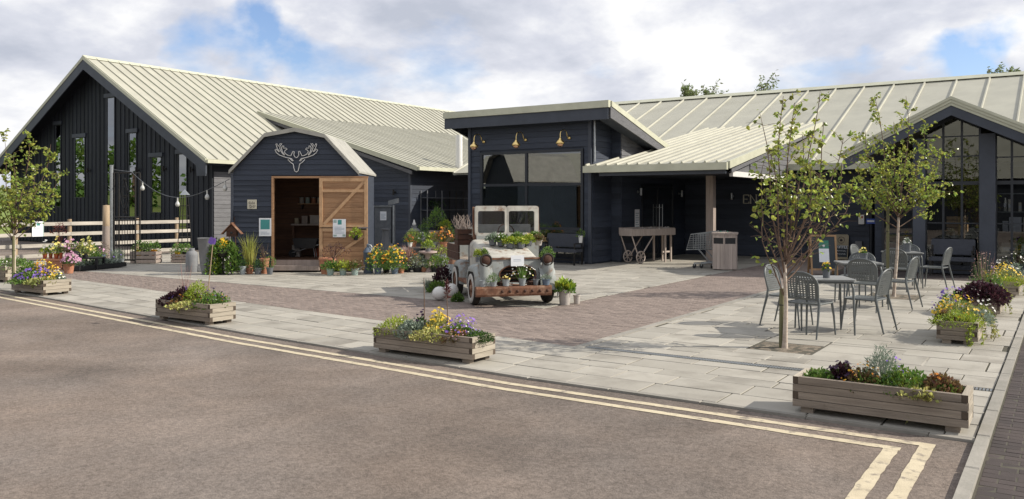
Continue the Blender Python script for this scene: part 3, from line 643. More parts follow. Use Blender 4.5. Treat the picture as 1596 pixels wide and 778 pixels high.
b = MB(); b.box(LX - .07, LX + .03, LY - .03, LY + .07, .02, cz(LX) - .12); b.build('corner_board', M['navy_trim'], barn)
b = MB(); b.box(LX, CEX, LY, 40, CEZ - .16, CEZ - .12); b.build('soffit', M['black'], barn)
b = MB(); fp = PX(714, 250, CEX - .35); b.lathe([(.16, -.25), (.16, .12), (.15, .12), (.15, 1.25), (.15, 1.25), (.001, 1.25)], 16, (CEX - .3, fp.y, CEZ + .25)); b.build('flue', M['white'], barn, angle=40)

# ---------- the small shed with the mansard roof
sp = G(362, 424); SRZ = rad(33.6)
shed = thing('shed', 'small navy shed with mansard roof and open timber door', 'shed', (sp.x, sp.y, 0), SRZ)
SK = sp.xy.length and depth(sp) / FPX   # metres per pixel on the shed front
SWD = 198 * SK; sxm = SWD / 2; SDEP = 2.4
SX = lambda px: (px - 362) * SK
SZ = lambda py: EYE - (py - HY) * SK
eL, kL, ap, kR, eR = (SX(359), SZ(268)), (SX(414), SZ(211)), (SX(461), SZ(202.5)), (SX(507), SZ(212)), (SX(561), SZ(270))
def gable_span(z):
    def side(e, k, sgn):
        if z <= e[1]: return e[0] - sgn * -.05 if False else e[0]
        if z <= k[1]: return e[0] + (k[0] - e[0]) * (z - e[1]) / (k[1] - e[1])
        t = min(1, (z - k[1]) / (ap[1] - k[1])); return k[0] + (ap[0] - k[0]) * t
    return side(eL, kL, 1) + .05, side(eR, kR, -1) - .05
D0, D1, DZ0, DZ1 = SX(427), SX(498), SZ(404), SZ(278)
b = MB()
def sfront(y): return [(0.02, y, .05), (0.02, y, eL[1]), (kL[0], y, kL[1] - .03), (ap[0], y, ap[1] - .03), (kR[0], y, kR[1] - .03), (SWD - .02, y, eR[1]), (SWD - .02, y, .05)]
# front wall as pieces round the opening
fr = [[(0.02, 0), (D0, 0), (D0, 1), (0.02, 1)]]
b.poly([(.02, .02, .05), (D0, .02, .05), (D0, .02, DZ1), (.02, .02, DZ1)]); b.poly([(D1, .02, .05), (SWD - .02, .02, .05), (SWD - .02, .02, DZ1), (D1, .02, DZ1)])
b.poly([(.02, .02, DZ1), (SWD - .02, .02, DZ1), (SWD - .02, .02, eR[1]), (kR[0], .02, kR[1] - .03), (ap[0], .02, ap[1] - .03), (kL[0], .02, kL[1] - .03), (.02, .02, eL[1])])
b.poly([(.02, .02, .05), (.02, .02, eL[1]), (.02, SDEP, eL[1]), (.02, SDEP, .05)]); b.poly([(SWD - .02, .02, .05), (SWD - .02, SDEP, .05), (SWD - .02, SDEP, eR[1]), (SWD - .02, .02, eR[1])])
b.poly([(0.02, SDEP, .05), (0.02, SDEP, eL[1]), (kL[0], SDEP, kL[1] - .03), (ap[0], SDEP, ap[1] - .03), (kR[0], SDEP, kR[1] - .03), (SWD - .02, SDEP, eR[1]), (SWD - .02, SDEP, .05)])
sw = b.build('wall', M['navy'], shed, local=True)
def LB(name, mats, host, mb, **k): return mb.build(name, mats, host, local=True, **k)
_b = MB.build
def boards_local(host, x0, x1, z0, z1, pitch, holes, at_fn, top_fn, mat):
    old = MB.build
    MB.build = lambda s, n, m, p=None, local=True, **k: old(s, n, m, p, local=True, **k)
    clip_boards_h(host, x0, x1, z0, z1, pitch, holes, at_fn, top_fn, mat); MB.build = old
boards_local(sw, 0.0, SWD, .08, ap[1], .135, [(D0 - .06, D1 + .03, 0, DZ1 + .05)], lambda u, z, o: (u, .02 - o, z), lambda z: (max(0, gable_span(z)[0]), min(SWD, gable_span(z)[1])), M['navy'])
b = MB(); b.box(-.03, .03, -.03, .04, .05, eL[1] - .05); LB('corner_board', M['navy_trim'], shed, b)
# lining, floor, step
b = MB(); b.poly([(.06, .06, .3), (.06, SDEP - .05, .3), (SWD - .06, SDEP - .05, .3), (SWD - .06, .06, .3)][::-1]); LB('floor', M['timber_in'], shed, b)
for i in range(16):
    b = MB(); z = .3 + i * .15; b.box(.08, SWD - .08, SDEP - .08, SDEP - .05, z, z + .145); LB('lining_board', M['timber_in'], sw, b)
b = MB(); b.box(D0 - .02, D1 + .02, -.16, .02, .05, .17); b.box(D0 - .02, D1 + .02, -.02, .06, .17, .31); LB('step', M['wood_up'], shed, b)
b = MB(); b.box(D0 - .055, D0, -.035, .08, .05, DZ1 + .05); b.box(D1, D1 + .03, -.03, .08, .05, DZ1 + .05); b.box(D0 - .055, SX(574), -.03, -.006, DZ1 + .002, DZ1 + .055); LB('door_frame', M['timber'], shed, b)
# roof: four slopes of cream sheet
srf = MB()
def slope(p, q, o=.07):
    (x0, z0), (x1, z1) = p, q
    srf.prism([(x0, -.12, z0), (x1, -.12, z1), (x1, -.12, z1 + .05), (x0, -.12, z0 + .05)], (0, SDEP + .3, 0))
for p, q in ((eL, kL), (kL, ap), (ap, kR), (kR, eR)): slope(p, q)
sroof = LB('roof', M['shed_felt'], shed, srf)
b = MB()
for p, q in ((eL, kL), (kL, ap), (ap, kR), (kR, eR)):
    b.prism([(p[0], -.14, p[1] - .055), (q[0], -.14, q[1] - .055), (q[0], -.14, q[1] + .03), (p[0], -.14, p[1] + .03)], (0, .018, 0))
LB('barge_board', M['shed_felt'], shed, b)
# stable door, two leaves folded back against the front
dx0, dx1 = SX(499), SX(574); dzm = SZ(355)
for (z0, z1, nm) in ((SZ(421) + .12, dzm - .012, 'lower'), (dzm + .012, DZ1, 'upper')):
    b = MB(); b.box(dx0, dx1, -.075, -.06, z0, z1); leaf = LB('door', M['timber'], shed, b); leaf['label'] = nm + ' leaf of the timber stable door'
    n = max(4, round((z1 - z0) / .125)); h = (z1 - z0) / n
    for i in range(n):
        b = MB(); b.box(dx0 + .01, dx1 - .01, -.083, -.075, z0 + i * h + .005, z0 + (i + 1) * h - .005); LB('plank', M['timber'], leaf, b)
    b = MB(); b.box(dx0, dx0 + .085, -.108, -.084, z0, z1); b.box(dx1 - .085, dx1, -.108, -.084, z0, z1)
    b.box(dx0 + .085, dx1 - .085, -.106, -.084, z1 - .085, z1); 
    if nm == 'upper': b.box(dx0 + .085, dx1 - .085, -.106, -.084, z1 - .36, z1 - .29); b.box(dx0 + .085, dx1 - .085, -.106, -.084, z0, z0 + .07)
    LB('rail', M['timber_lt'], leaf, b)
    b = MB()
    za, zb = (z0 + .08, z1 - .1) if nm == 'upper' else (z0 + .06, z1 - .2)
    b.beam((dx0 + .12, -.0945, za), (dx1 - .1, -.0945, zb), .075, .02, up=(0, 1, 0)); LB('brace', M['timber_lt'], leaf, b)
b = MB(); b.box(dx1 - .22, dx1 - .03, -.12, -.107, dzm - .05, dzm - .015); b.tube([(dx1 - .2, -.125, dzm - .03), (dx1 - .05, -.125, dzm - .03)], .009, 6); LB('bolt', M['iron'], shed, b)

# ---------- the tall flat-fronted block with the large window
TY, TX0, TX1, TZ = 21.56, -15.98, -11.54, 4.66
tower = thing('shop_block', 'tall navy boarded shop block with large window and pale sloping roof', 'shop', ((TX0 + TX1) / 2, TY, 0))
wq = [PY(765, 241, TY), PY(906, 287, TY)]
WX0, WX1, WZ0, WZ1 = PY(752, 240, TY).x, PY(907, 240, TY).x, .28, PY(830, 238, TY).z
tz = lambda y: TZ - .25 * (y - 21.15)
b = MB()
def fq(x0, x1, z0, z1, y): b.poly([(x0, y, z0), (x1, y, z0), (x1, y, z1), (x0, y, z1)])
fq(TX0, WX0, 0, 4.5, TY + .02); fq(WX1, TX1, 0, 4.5, TY + .02); fq(WX0, WX1, 0, WZ0, TY + .02); fq(WX0, WX1, WZ1, 4.5, TY + .02)
b.poly([(TX0, TY + .02, 0), (TX0, TY + .02, 4.5), (TX0, 30, 4.0), (TX0, 30, 0)])
b.poly([(TX1, TY + .02, 0), (TX1, 22.8, 0), (TX1, 22.8, tz(22.8) - .1), (TX1, TY + .02, 4.5)])
b.poly([(TX1, 22.8, 0), (-11.2, 22.8, 0), (-11.2, 22.8, tz(22.8) - .1), (TX1, 22.8, tz(22.8) - .1)])
b.poly([(-11.2, 22.8, 0), (-11.2, 28, 0), (-11.2, 28, 3.0), (-11.2, 25.4, tz(25.4) - .1), (-11.2, 22.8, tz(22.8) - .1)])
tw = b.build('wall', M['navy'], tower)
clip_boards_h(tw, TX0, TX1, .05, 4.45, .17, [(WX0 - .08, WX1 + .08, WZ0 - .08, WZ1 + .08)], lambda u, z, o: (u, TY + .02 - o, z), None, M['navy'])
clip_boards_h(tw, TY + .04, 22.78, .05, 4.2, .17, [], lambda u, z, o: (TX1 + o, u, z), None, M['navy'])
clip_boards_h(tw, TX1 + .03, -11.2, .05, 4.15, .17, [], lambda u, z, o: (u, 22.8 - o, z), None, M['navy'])
clip_boards_h(tw, 22.8, 25.3, 3.1, 4.1, .135, [], lambda u, z, o: (-11.2 + o, u, z), lambda z: (22.8, min(25.3, 21.15 + (TZ - .17 - z) / .25)), M['lit_grey_board'])
clip_boards_h(tw, 22.8, 27.8, .05, 3.0, .17, [(PX(1000, 300, -11.2).y - .05, PX(1047, 300, -11.2).y + .05, 0, 2.36)], lambda u, z, o: (-11.2 + o, u, z), None, M['navy'])
for xx in (TX0 - .01, TX1 - .09):
    b = MB(); b.box(xx, xx + .1, TY - .045, TY + .02, .02, 4.3); b.build('corner_board', M['navy_trim'], tower)
b = MB(); b.tube([(TX1 + .07, TY + .06, 3.0), (TX1 + .07, TY + .06, 4.2)], .035, 8); b.build('downpipe', M['steel'], tower)
xm = PY(821, 250, TY).x; zt = PY(830, 288, TY).z
window_grid(tower, lambda u, z, o: (u, TY + .02 - o, z), WX0 + .02, WX1 - .02, WZ0, WZ1 - .02, [xm], [zt, 1.02], .08, .07, 'shop_glass', mull=.08)
# room behind
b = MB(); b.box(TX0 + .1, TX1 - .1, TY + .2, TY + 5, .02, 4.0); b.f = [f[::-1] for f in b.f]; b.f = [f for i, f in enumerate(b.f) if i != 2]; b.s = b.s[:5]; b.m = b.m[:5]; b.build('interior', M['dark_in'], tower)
b = MB(); b.box(TX0 + .5, TX1 - .5, TY + 1.2, TY + 1.7, .03, .9); b.box(TX0 + .6, TX0 + 1.5, TY + 1.3, TY + 1.6, .9, 1.5); b.build('counter', M['int_wall'], tower)
RX0, RX1 = -16.62, -10.75
b = MB(); b.poly([(RX0, 21.2, TZ - .1), (RX1, 21.2, TZ - .1), (RX1, 25.4, tz(25.4) - .1), (RX0, 25.4, tz(25.4) - .1)][::-1]); tr = b.build('roof', M['roof'], tower)
roof_panels(tr, (RX0, 25.4, tz(25.4)), (RX1, 25.4, tz(25.4)), (RX0, 21.15, TZ), (RX1, 21.15, TZ), .5, 'roof')
b = MB(); b.box(RX0 - .02, RX1 + .02, 21.05, 21.2, TZ - .17, TZ + .03); b.build('fascia_trim', M['roof_trim'], tower)
b = MB(); b.box(RX0, RX1 - .02, 21.1, 21.15, TZ - .50, TZ - .172); b.build('fascia_board', M['navy_trim'], tower)
b = MB(); b.box(RX0, RX1 - .05, 21.15, TY - .01, TZ - .44, TZ - .41); b.build('soffit', M['navy_trim'], tower)
p, q = Vector((RX1, 21.2, tz(21.2) + .03)), Vector((RX1, 25.5, tz(25.5) + .03))
b = MB(); b.prism([p, q, q - Vector((0, 0, .16)), p - Vector((0, 0, .16))], (.06, 0, 0)); b.build('verge_trim', M['roof_trim'], tower)
b = MB(); b.prism([p - Vector((0, .04, .162)), q - Vector((0, 0, .162)), q - Vector((0, 0, .36)), p - Vector((0, .04, .48))], (.04, 0, 0)); b.build('barge_board', M['lit_grey_board'], tower)
b = MB(); b.prism([p + Vector((-.02, .1, -.44)), q + Vector((-.02, 0, -.3)), q + Vector((-.02, 0, -.33)), p + Vector((-.02, .1, -.47))], (-.42, 0, 0)); b.build('soffit', M['navy_trim'], tower)
p, q = Vector((RX0, 21.2, tz(21.2) + .03)), Vector((RX0, 25.5, tz(25.5) + .03))
b = MB(); b.prism([p, q, q - Vector((0, 0, .4)), p - Vector((0, 0, .4))], (-.05, 0, 0)); b.build('verge_trim', M['navy_trim'], tower)
# glass double door in the return wall under the canopy
dy0, dy1 = PX(1000, 300, -11.2).y, PX(1047, 300, -11.2).y
dw = window_grid(tower, lambda u, z, o: (-11.2 + o, u, z), dy0, dy1, .06, 2.3, [(dy0 + dy1) / 2], [], .06, .05, mull=.09); dw.name = 'door'
for s in (-.12, .12):
    b = MB(); yy = (dy0 + dy1) / 2 + s; b.tube([(-11.07, yy, .75), (-11.07, yy, 1.75)], .018, 8); b.tube([(-11.15, yy, .85), (-11.07, yy, .85)], .012, 6); b.tube([(-11.15, yy, 1.65), (-11.07, yy, 1.65)], .012, 6); b.build('handle', M['steel'], dw)
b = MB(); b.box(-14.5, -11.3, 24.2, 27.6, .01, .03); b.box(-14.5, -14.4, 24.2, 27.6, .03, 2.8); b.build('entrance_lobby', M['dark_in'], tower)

# ---------- the long hall with the entrance canopy
HRY, HRZ, HEY, HEZ, HX0, HX1 = 36.0, 6.55, 27.2, 3.03, -21.0, 14.0
hm = (HRZ - HEZ) / (HRY - HEY); hz = lambda y: HEZ + hm * (y - HEY)
hall = thing('shop_hall', 'long dark shop hall with pale seamed roof and entrance canopy', 'shop', (-6, 27.8, 0))
b = MB(); b.poly([(HX0, HRY, HRZ - .08), (HX0, HEY, HEZ - .08), (HX1, HEY, HEZ - .08), (HX1, HRY, HRZ - .08)]); b.poly([(HX0, HRY, HRZ - .03), (HX1, HRY, HRZ - .03), (HX1, 44.8, HEZ), (HX0, 44.8, HEZ)]); hr = b.build('roof', M['roof'], hall)
roof_panels(hr, (HX0, HRY, HRZ), (HX1, HRY, HRZ), (HX0, HEY, HEZ), (HX1, HEY, HEZ), 1.1, 'roof', seam=.06, seam_w=.075)
b = MB(); b.prism([(HX0, HRY - .3, HRZ - .06), (HX0, HRY, HRZ + .1), (HX0, HRY + .3, HRZ - .06)], (HX1 - HX0, 0, 0)); b.build('ridge_cap', M['roof_trim'], hr)
b = MB(); b.box(-8.2, -4.2, HEY - .14, HEY + .0, HEZ - .2, HEZ + .0); b.build('gutter', M['roof_trim'], hall)
HWY = 27.8
b = MB(); b.poly([(-11.2, HWY + .02, 0), (HX1, HWY + .02, 0), (HX1, HWY + .02, 3.0), (-11.2, HWY + .02, 3.0)]); hw = b.build('wall', M['navy'], hall)
clip_boards_h(hw, -11.15, -3.0, .05, 2.95, .17, [], lambda u, z, o: (u, HWY + .02 - o, z), None, M['navy'])
# canopy
CX0, CX1, CYF, CZF, CYB = -11.62, -7.38, 21.3, 2.86, 31.2
cpz = lambda y: CZF + (hz(CYB) + .05 - CZF) * (y - CYF) / (CYB - CYF)
cr = MB(); cr.poly([(CX0, CYF, CZF - .1), (CX1, CYF, CZF - .1), (CX1, CYB, cpz(CYB) - .1), (CX0, CYB, cpz(CYB) - .1)][::-1]); can = cr.build('canopy_roof', M['roof'], hall)
roof_panels(can, (CX0, CYB, cpz(CYB)), (CX1, CYB, cpz(CYB)), (CX0, CYF, CZF), (CX1, CYF, CZF), .33, 'roof', seam=.05, seam_w=.07)
b = MB(); b.box(CX0, CX1 + .02, CYF - .13, CYF - .003, CZF - .2, CZF - .01); b.build('gutter', M['roof_trim'], hall)
p, q = Vector((CX1, CYF, CZF + .03)), Vector((CX1, CYB, cpz(CYB) + .03))
b = MB(); b.prism([p, q, q - Vector((0, 0, .2)), p - Vector((0, 0, .2))], (.07, 0, 0)); b.build('verge_trim', M['roof_trim'], can)
b = MB(); b.prism([p - Vector((0, -.25, .202)), q - Vector((0, 0, .202)), q - Vector((0, 0, .3)), p - Vector((0, -.25, .3))], (.03, 0, 0)); b.build('barge_board', M['lit_grey_board'], hall)
b = MB(); b.box(CX0 + .5, CX1 - .1, CYF + .05, HWY - .02, 2.58, 2.62); b.build('soffit', M['black'], hall)
b = MB(); b.box(CX0 + .45, CX1 - .06, CYF + .02, CYF + .07, 2.56, CZF - .11); b.build('canopy_beam', M['navy_trim'], hall)
# triangular side of the canopy, boards in the same sunlit grey with small panes
b = MB(); b.prism([(CX1 - .12, 21.9, 2.62), (CX1 - .12, HWY, 2.62), (CX1 - .12, HWY, cpz(HWY) - .12), (CX1 - .12, 21.9, cpz(21.9) - .12)], (.03, 0, 0)); side = b.build('canopy_gable', M['lit_grey_board'], hall)
clip_boards_h(side, 23.4, HWY, 2.66, 4.0, .165, [], lambda u, z, o: (CX1 - .09 + o, u, z), lambda z: (max(23.4, CYF + (z + .18 - CZF) / ((cpz(CYB) - CZF) / (CYB - CYF))), HWY), M['lit_grey_board'])
b = MB(); b.box(CX1 - .14, CX1 - .04, 21.85, HWY, 2.5, 2.64); b.build('canopy_side_beam', M['white'], hall)
pp = G(1108, 412)
b = MB(); b.box(pp.x - .11, pp.x + .11, pp.y - .11, pp.y + .11, 0, 2.58); b.build('canopy_post', M['wood_up'], hall)
# downpipe beside the entrance wall
dp = PY(1358, 330, HWY - .1); b = MB(); b.tube([(dp.x, HWY - .1, 0), (dp.x, HWY - .1, 2.75)], .06, 10); b.build('downpipe', M['frame'], hall)

# ---------- the glazed gable on the right
GX, GZ, GM, GY = -2.33, 4.33, .5, 22.8
gz = lambda x: GZ - GM * abs(x - GX); GE0, GE1 = -4.82, .16; GW = 23.5
porch = thing('glazed_gable', 'glazed dark gable end of the cafe with pale roof edges', 'shop', (GX, GW, 0))
b = MB(); YB = 33.0
for s, xe in ((1, GE1), (-1, GE0)):
    q4 = [(GX, GY, GZ - .08), (xe, GY, gz(xe) - .08), (xe, YB, gz(xe) - .08), (GX, YB, GZ - .08)]; b.poly(q4 if s > 0 else q4[::-1])
gr = b.build('roof', M['roof'], porch)
roof_panels(gr, (GX, GY, GZ), (GX, YB, GZ), (GE0, GY, gz(GE0)), (GE0, YB, gz(GE0)), .5, 'roof'); roof_panels(gr, (GX, GY, GZ), (GX, YB, GZ), (GE1, GY, gz(GE1)), (GE1, YB, gz(GE1)), .5, 'roof')
for xe in (GE0, GE1):
    p, q = Vector((GX, GY - .05, GZ + .05)), Vector((xe, GY - .05, gz(xe) + .05))
    for k in range(3):   # stepped verge flashing
        dz = -.075 * k
        b = MB(); b.prism([p + Vector((0, .02 * k, dz)), q + Vector((0, .02 * k, dz)), q + Vector((0, .02 * k, dz - .072)), p + Vector((0, .02 * k, dz - .072))], (0, .12, 0)); b.build('verge_trim', M['roof_trim'], gr)
    b = MB(); b.prism([p + Vector((0, .06, -.225)), q + Vector((0, .06, -.225)), q + Vector((0, .06, -.46)), p + Vector((0, .06, -.46))], (0, .05, 0)); b.build('barge_board', M['navy_trim'], porch)
    b = MB(); b.prism([p + Vector((0, .11, -.2)), q + Vector((0, .11, -.2)), q + Vector((0, .11, -.24)), p + Vector((0, .11, -.24))], (0, .7, 0)); b.build('soffit', M['navy_trim'], porch)
def col(x0, x1, z1): b = MB(); b.box(x0, x1, GW - .12, GW + .12, .02, z1); b.build('column', M['navy_trim'], porch)
PXW = lambda px: PY(px, 300, GW).x
col(PXW(1424), PXW(1443), gz(PXW(1424)) - .45); col(PXW(1527), PXW(1552), gz(PXW(1552)) - .4)
def gable_bay(x0, x1, xs, zs, zb=.28):
    b = MB(); top = lambda x: gz(x) - .42
    xsall = [x0] + xs + [x1]
    def bar(a, c, za, zc, zd, o=.05): b.prism([(a, GW + .02, za), (c, GW + .02, za), (c, GW + .02, zd), (a, GW + .02, zc)], (0, o, 0))
    for x in xsall: bar(x - .025, x + .025, zb, top(x - .025), top(x + .025))
    for z in [zb] + zs:
        w = .09 if z in (zb, 2.28) else .03
        for a, c in zip(xsall, xsall[1:]):
            if z < min(top(a), top(c)): b.box(a + .026, c - .026, GW + .025, GW + .065, z - w / 2, z + w / 2)
    for a, c in zip(xsall, xsall[1:]):
        mid = [a] + ([GX] if a < GX < c else []) + [c]
        for u, v in zip(mid, mid[1:]): b.prism([(u, GW + .021, top(u)), (v, GW + .021, top(v)), (v, GW + .021, top(v) + .12), (u, GW + .021, top(u) + .12)], (0, .052, 0))
    fr = b.build('window', M['frame'], porch)
    Z = [zb] + zs + [9]
    for a, c in zip(xsall, xsall[1:]):
        for za, zc in zip(Z, Z[1:]):
            if za > max(top(a), top(c)): continue
            pts = [(a, GW + .045, za), (c, GW + .045, za)]
            if zc < min(top(a), top(c)): pts += [(c, GW + .045, zc), (a, GW + .045, zc)]
            else:
                pts += [(c, GW + .045, max(za, min(zc, top(c))))] + ([(GX, GW + .045, min(zc, top(GX)))] if a < GX < c else []) + [(a, GW + .045, max(za, min(zc, top(a))))]
            g = MB(); g.poly(pts); g.build('pane', M['glass'], fr)
x0, x1 = PXW(1443), PXW(1527)
gable_bay(x0, x1, [PXW(1470), PXW(1499)], [1.28, 2.28, 2.95, 3.45])
x0b = PXW(1552); gable_bay(x0b, .1, [PXW(1577), -.55, -.2], [1.28, 2.28, 2.9])
b = MB(); b.box(x0 - .1, x1 + .1, GW - .05, GW + .1, .02, .23); b.box(x0b - .1, .15, GW - .05, GW + .1, .02, .23); b.build('plinth', M['navy_trim'], porch)
b = MB(); b.box(-4.6, .15, GW + .3, GW + 4.2, .01, .03); b.build('floor', M['int_floor'], porch)
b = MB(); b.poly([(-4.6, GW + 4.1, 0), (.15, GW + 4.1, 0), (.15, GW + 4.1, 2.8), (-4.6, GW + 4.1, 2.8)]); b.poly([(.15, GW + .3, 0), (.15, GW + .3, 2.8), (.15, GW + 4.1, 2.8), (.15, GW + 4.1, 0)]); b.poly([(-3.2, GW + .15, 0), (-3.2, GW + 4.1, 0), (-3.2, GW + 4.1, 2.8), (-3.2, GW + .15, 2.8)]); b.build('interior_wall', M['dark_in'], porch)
# dark side door left of the gable glass
sx0, sx1 = PY(1368, 330, 24.6).x, PY(1424, 330, 24.6).x
b = MB(); b.poly([(-4.4, 24.75, 0), (-3.1, 24.75, 0), (-3.1, 24.75, 3.1), (-4.4, 24.75, 3.1)]); b.build('side_wall', M['navy'], porch)
window_grid(porch, lambda u, z, o: (u, 24.73 - o, z), sx0 + .15, sx1 - .05, .1, 2.35, [(sx0 + sx1) / 2 + .05], [.95, 1.6], .06, .06)
# ---------- two barns behind the camera: what the big windows mirror
def far_barn(x0, x1, y0, y1, e, r, label):
    t = thing('reflected_barn', label, 'barn', ((x0 + x1) / 2, (y0 + y1) / 2, 0)); ym = (y0 + y1) / 2
    b = MB(); b.box(x0, x1, y0, y1, ROAD_Z, e, skip=('b', 't')); b.poly([(x1, y0, e), (x1, y1, e), (x1, ym, r)]); b.poly([(x0, y1, e), (x0, y0, e), (x0, ym, r)]); b.build('wall', M['black'], t)
    b = MB(); b.poly([(x0 - .4, y1 + .5, e - .2), (x0 - .4, ym, r + .05), (x1 + .4, ym, r + .05), (x1 + .4, y1 + .5, e - .2)]); b.poly([(x0 - .4, ym, r + .05), (x0 - .4, y0 - .5, e - .2), (x1 + .4, y0 - .5, e - .2), (x1 + .4, ym, r + .05)]); b.build('roof', M['roof'], t)
far_barn(-39, -24, -17, -8, 3.1, 5.6, 'pale roofed barn mirrored in the large shop window')
far_barn(-16, 7, -34, -16, 3.6, 8.6, 'long pale roofed barn mirrored in the glazed gable')
# ------------------------------------------------------------------ foliage
def rv(): 
    while True:
        v = Vector((R.uniform(-1, 1), R.uniform(-1, 1), R.uniform(-1, 1)))
        if .05 < v.length < 1: return v.normalized()
def leaf(b, p, d, L, W, mi=0, fold=.18):
    d = d.normalized(); s = d.cross(rv())
    s = s.normalized() if s.length > .05 else d.orthogonal().normalized()
    n = d.cross(s); m = p + d * L * .45 + n * W * fold
    b.add([p, m + s * W * .5, p + d * L, m - s * W * .5, ], [(0, 1, 2), (0, 2, 3)], mi)
def bloom(b, p, n, r, mi=0, k=5):
    n = n.normalized(); u = n.orthogonal().normalized(); w = n.cross(u); a0 = R.uniform(0, 6)
    vs = [p]
    for i in range(k):
        a = a0 + 2 * math.pi * i / k
        vs.append(p + (u * math.cos(a) + w * math.sin(a)) * r * R.uniform(.8, 1.15) + n * r * R.uniform(.05, .35))
    b.add(vs, [(0, i + 1, (i + 1) % k + 1) for i in range(k)], mi)
def dome_pts(c, rx, ry, h, n, shell=.55, low=-.05):
    c = Vector(c); out = []
    for _ in range(n):
        a = R.uniform(0, 2 * math.pi); u = R.random(); z = low + (1 - low) * u
        rr = math.sqrt(max(0, 1 - max(0, z) ** 2)); k = R.uniform(shell, 1.0) ** .7
        bump = 1 + .22 * mnoise.noise(Vector((math.cos(a) * 1.7 + c.x * 3, math.sin(a) * 1.7 + c.y * 3, z * 2)))
        v = Vector((math.cos(a) * rr * rx, math.sin(a) * rr * ry, z * h)) * k * bump
        out.append((c + v, Vector((v.x / max(rx, .01), v.y / max(rx, .01), v.z / max(h, .01) * .9 + .25))))
    return out
def f_bush(b, c, rx, h, n=120, L=.04, W=.025, ry=None, mi=0, rnd=.7):
    for p, d in dome_pts(c, rx, ry or rx, h, n): leaf(b, p - d.normalized() * L * .4, d.normalized() + rv() * rnd, L * R.uniform(.6, 1.3), W * R.uniform(.7, 1.2), mi)
    # a few inner stems
    for _ in range(5):
        a = R.uniform(0, 6.28); b.tube([Vector(c), Vector(c) + Vector((math.cos(a) * rx * .5, math.sin(a) * (ry or rx) * .5, h * .7))], .004, 4, mi, cap=False)
def f_grass(b, c, r, h, n=60, w=.008, mi=0, lean=.5, droop=.25):
    c = Vector(c)
    for _ in range(n):
        a = R.uniform(0, 6.28); hh = h * R.uniform(.55, 1.05); l = R.uniform(.1, 1) * lean
        o = c + Vector((math.cos(a) * r * .35, math.sin(a) * r * .35, 0)) * R.random(); dv = Vector((math.cos(a), math.sin(a), 0))
        p1 = o + dv * r * l * .45 + Vector((0, 0, hh * .6)); p2 = o + dv * r * (l + droop * R.random()) + Vector((0, 0, hh * (1 - .25 * l)))
        s = Vector((-dv.y, dv.x, 0)) * w * .5 + rv() * w * .2
        b.add([o - s, o + s, p1 + s, p1 - s, p2], [(0, 1, 2, 3), (3, 2, 4)], mi)
def f_trail(b, p, d, length, n, L=.04, W=.03, mi=0):
    p = Vector(p); d = Vector(d); pts = []; v = d.normalized() * .5 + Vector((0, 0, .3))
    for i in range(8):
        pts.append(p.copy()); p = p + v * length / 8; v = v * .55 + Vector((0, 0, -.5)) + rv() * .12
        v = v.normalized()
    b.tube(pts, .003, 4, mi, cap=False)
    for i in range(n):
        t = R.uniform(0, 6.99); k = int(t); q = pts[k].lerp(pts[k + 1], t - k); leaf(b, q, rv() + d * .4 + Vector((0, 0, -.2)), L * R.uniform(.7, 1.2), W, mi)
def f_flowers(b, c, rx, h, n=25, r=.018, ry=None, mi=0, top=.25, st=[]):
    for p, d in dome_pts(c, rx, ry or rx, h, int(n * 1.5), .8, top): bloom(b, p + d * .01, d + rv() * .5 + Vector((.3, -.4, .2)), r * R.uniform(.55, .95), mi); st.append(p)
def f_ball(b, c, r, n=260, L=.022, W=.016, mi=0):
    c = Vector(c)
    for _ in range(n):
        d = rv(); leaf(b, c + d * r * R.uniform(.8, .97), d + rv() * .9, L, W, mi)
def f_twigs(b, c, r, h, n=9, rad_=.004, mi=0):
    c = Vector(c)
    for _ in range(n):
        a = R.uniform(0, 6.28); q = c + Vector((math.cos(a) * r * R.random(), math.sin(a) * r * R.random(), h * R.uniform(.7, 1)))
        b.tube([c, c.lerp(q, .5) + rv() * r * .1, q], [rad_, rad_ * .8, rad_ * .4], 4, mi, cap=False)

def pot_mesh(r, h, rim=True, taper=.72, z0=0.0):
    p = [(r * taper * .98, 0), (r * taper, 0), (r * .96, h * .86)]
    if rim: p += [(r * 1.06, h * .86), (r * 1.08, h), (r * .94, h)]
    else: p += [(r, h), (r * .93, h)]
    p += [(r * .9, h * .88), (.001, h * .88)]
    b = MB(); b.lathe([(.001, 0)] + p, 18); return b
def place(px, py, z0=0.0): 
    p = G(px, py, z0); p.z = z0; return p, depth(p) / FPX
def potted(px, py, z0, pot, pw, ph, fol, label, cat='potted plant', group=None, taper=.72, rim=True, name='potted_plant', loc=None, S=None):
    """fol: list of (style, leaf material, width px, height px, count, extra)"""
    if loc is None: loc, S = place(px, py, z0)
    t = thing(name, label, cat, loc, 0, group)
    r, h = pw * S / 2, ph * S
    pot_mesh(r, h, rim, taper).build('pot', M[pot], t, local=True, angle=50)
    b = MB(); b.lathe([(.001, h * .9), (r * .92, h * .885)], 14); b.build('soil', M['soil'], t, local=True)
    grow(t, (0, 0, h * .86), fol, S)
    return t
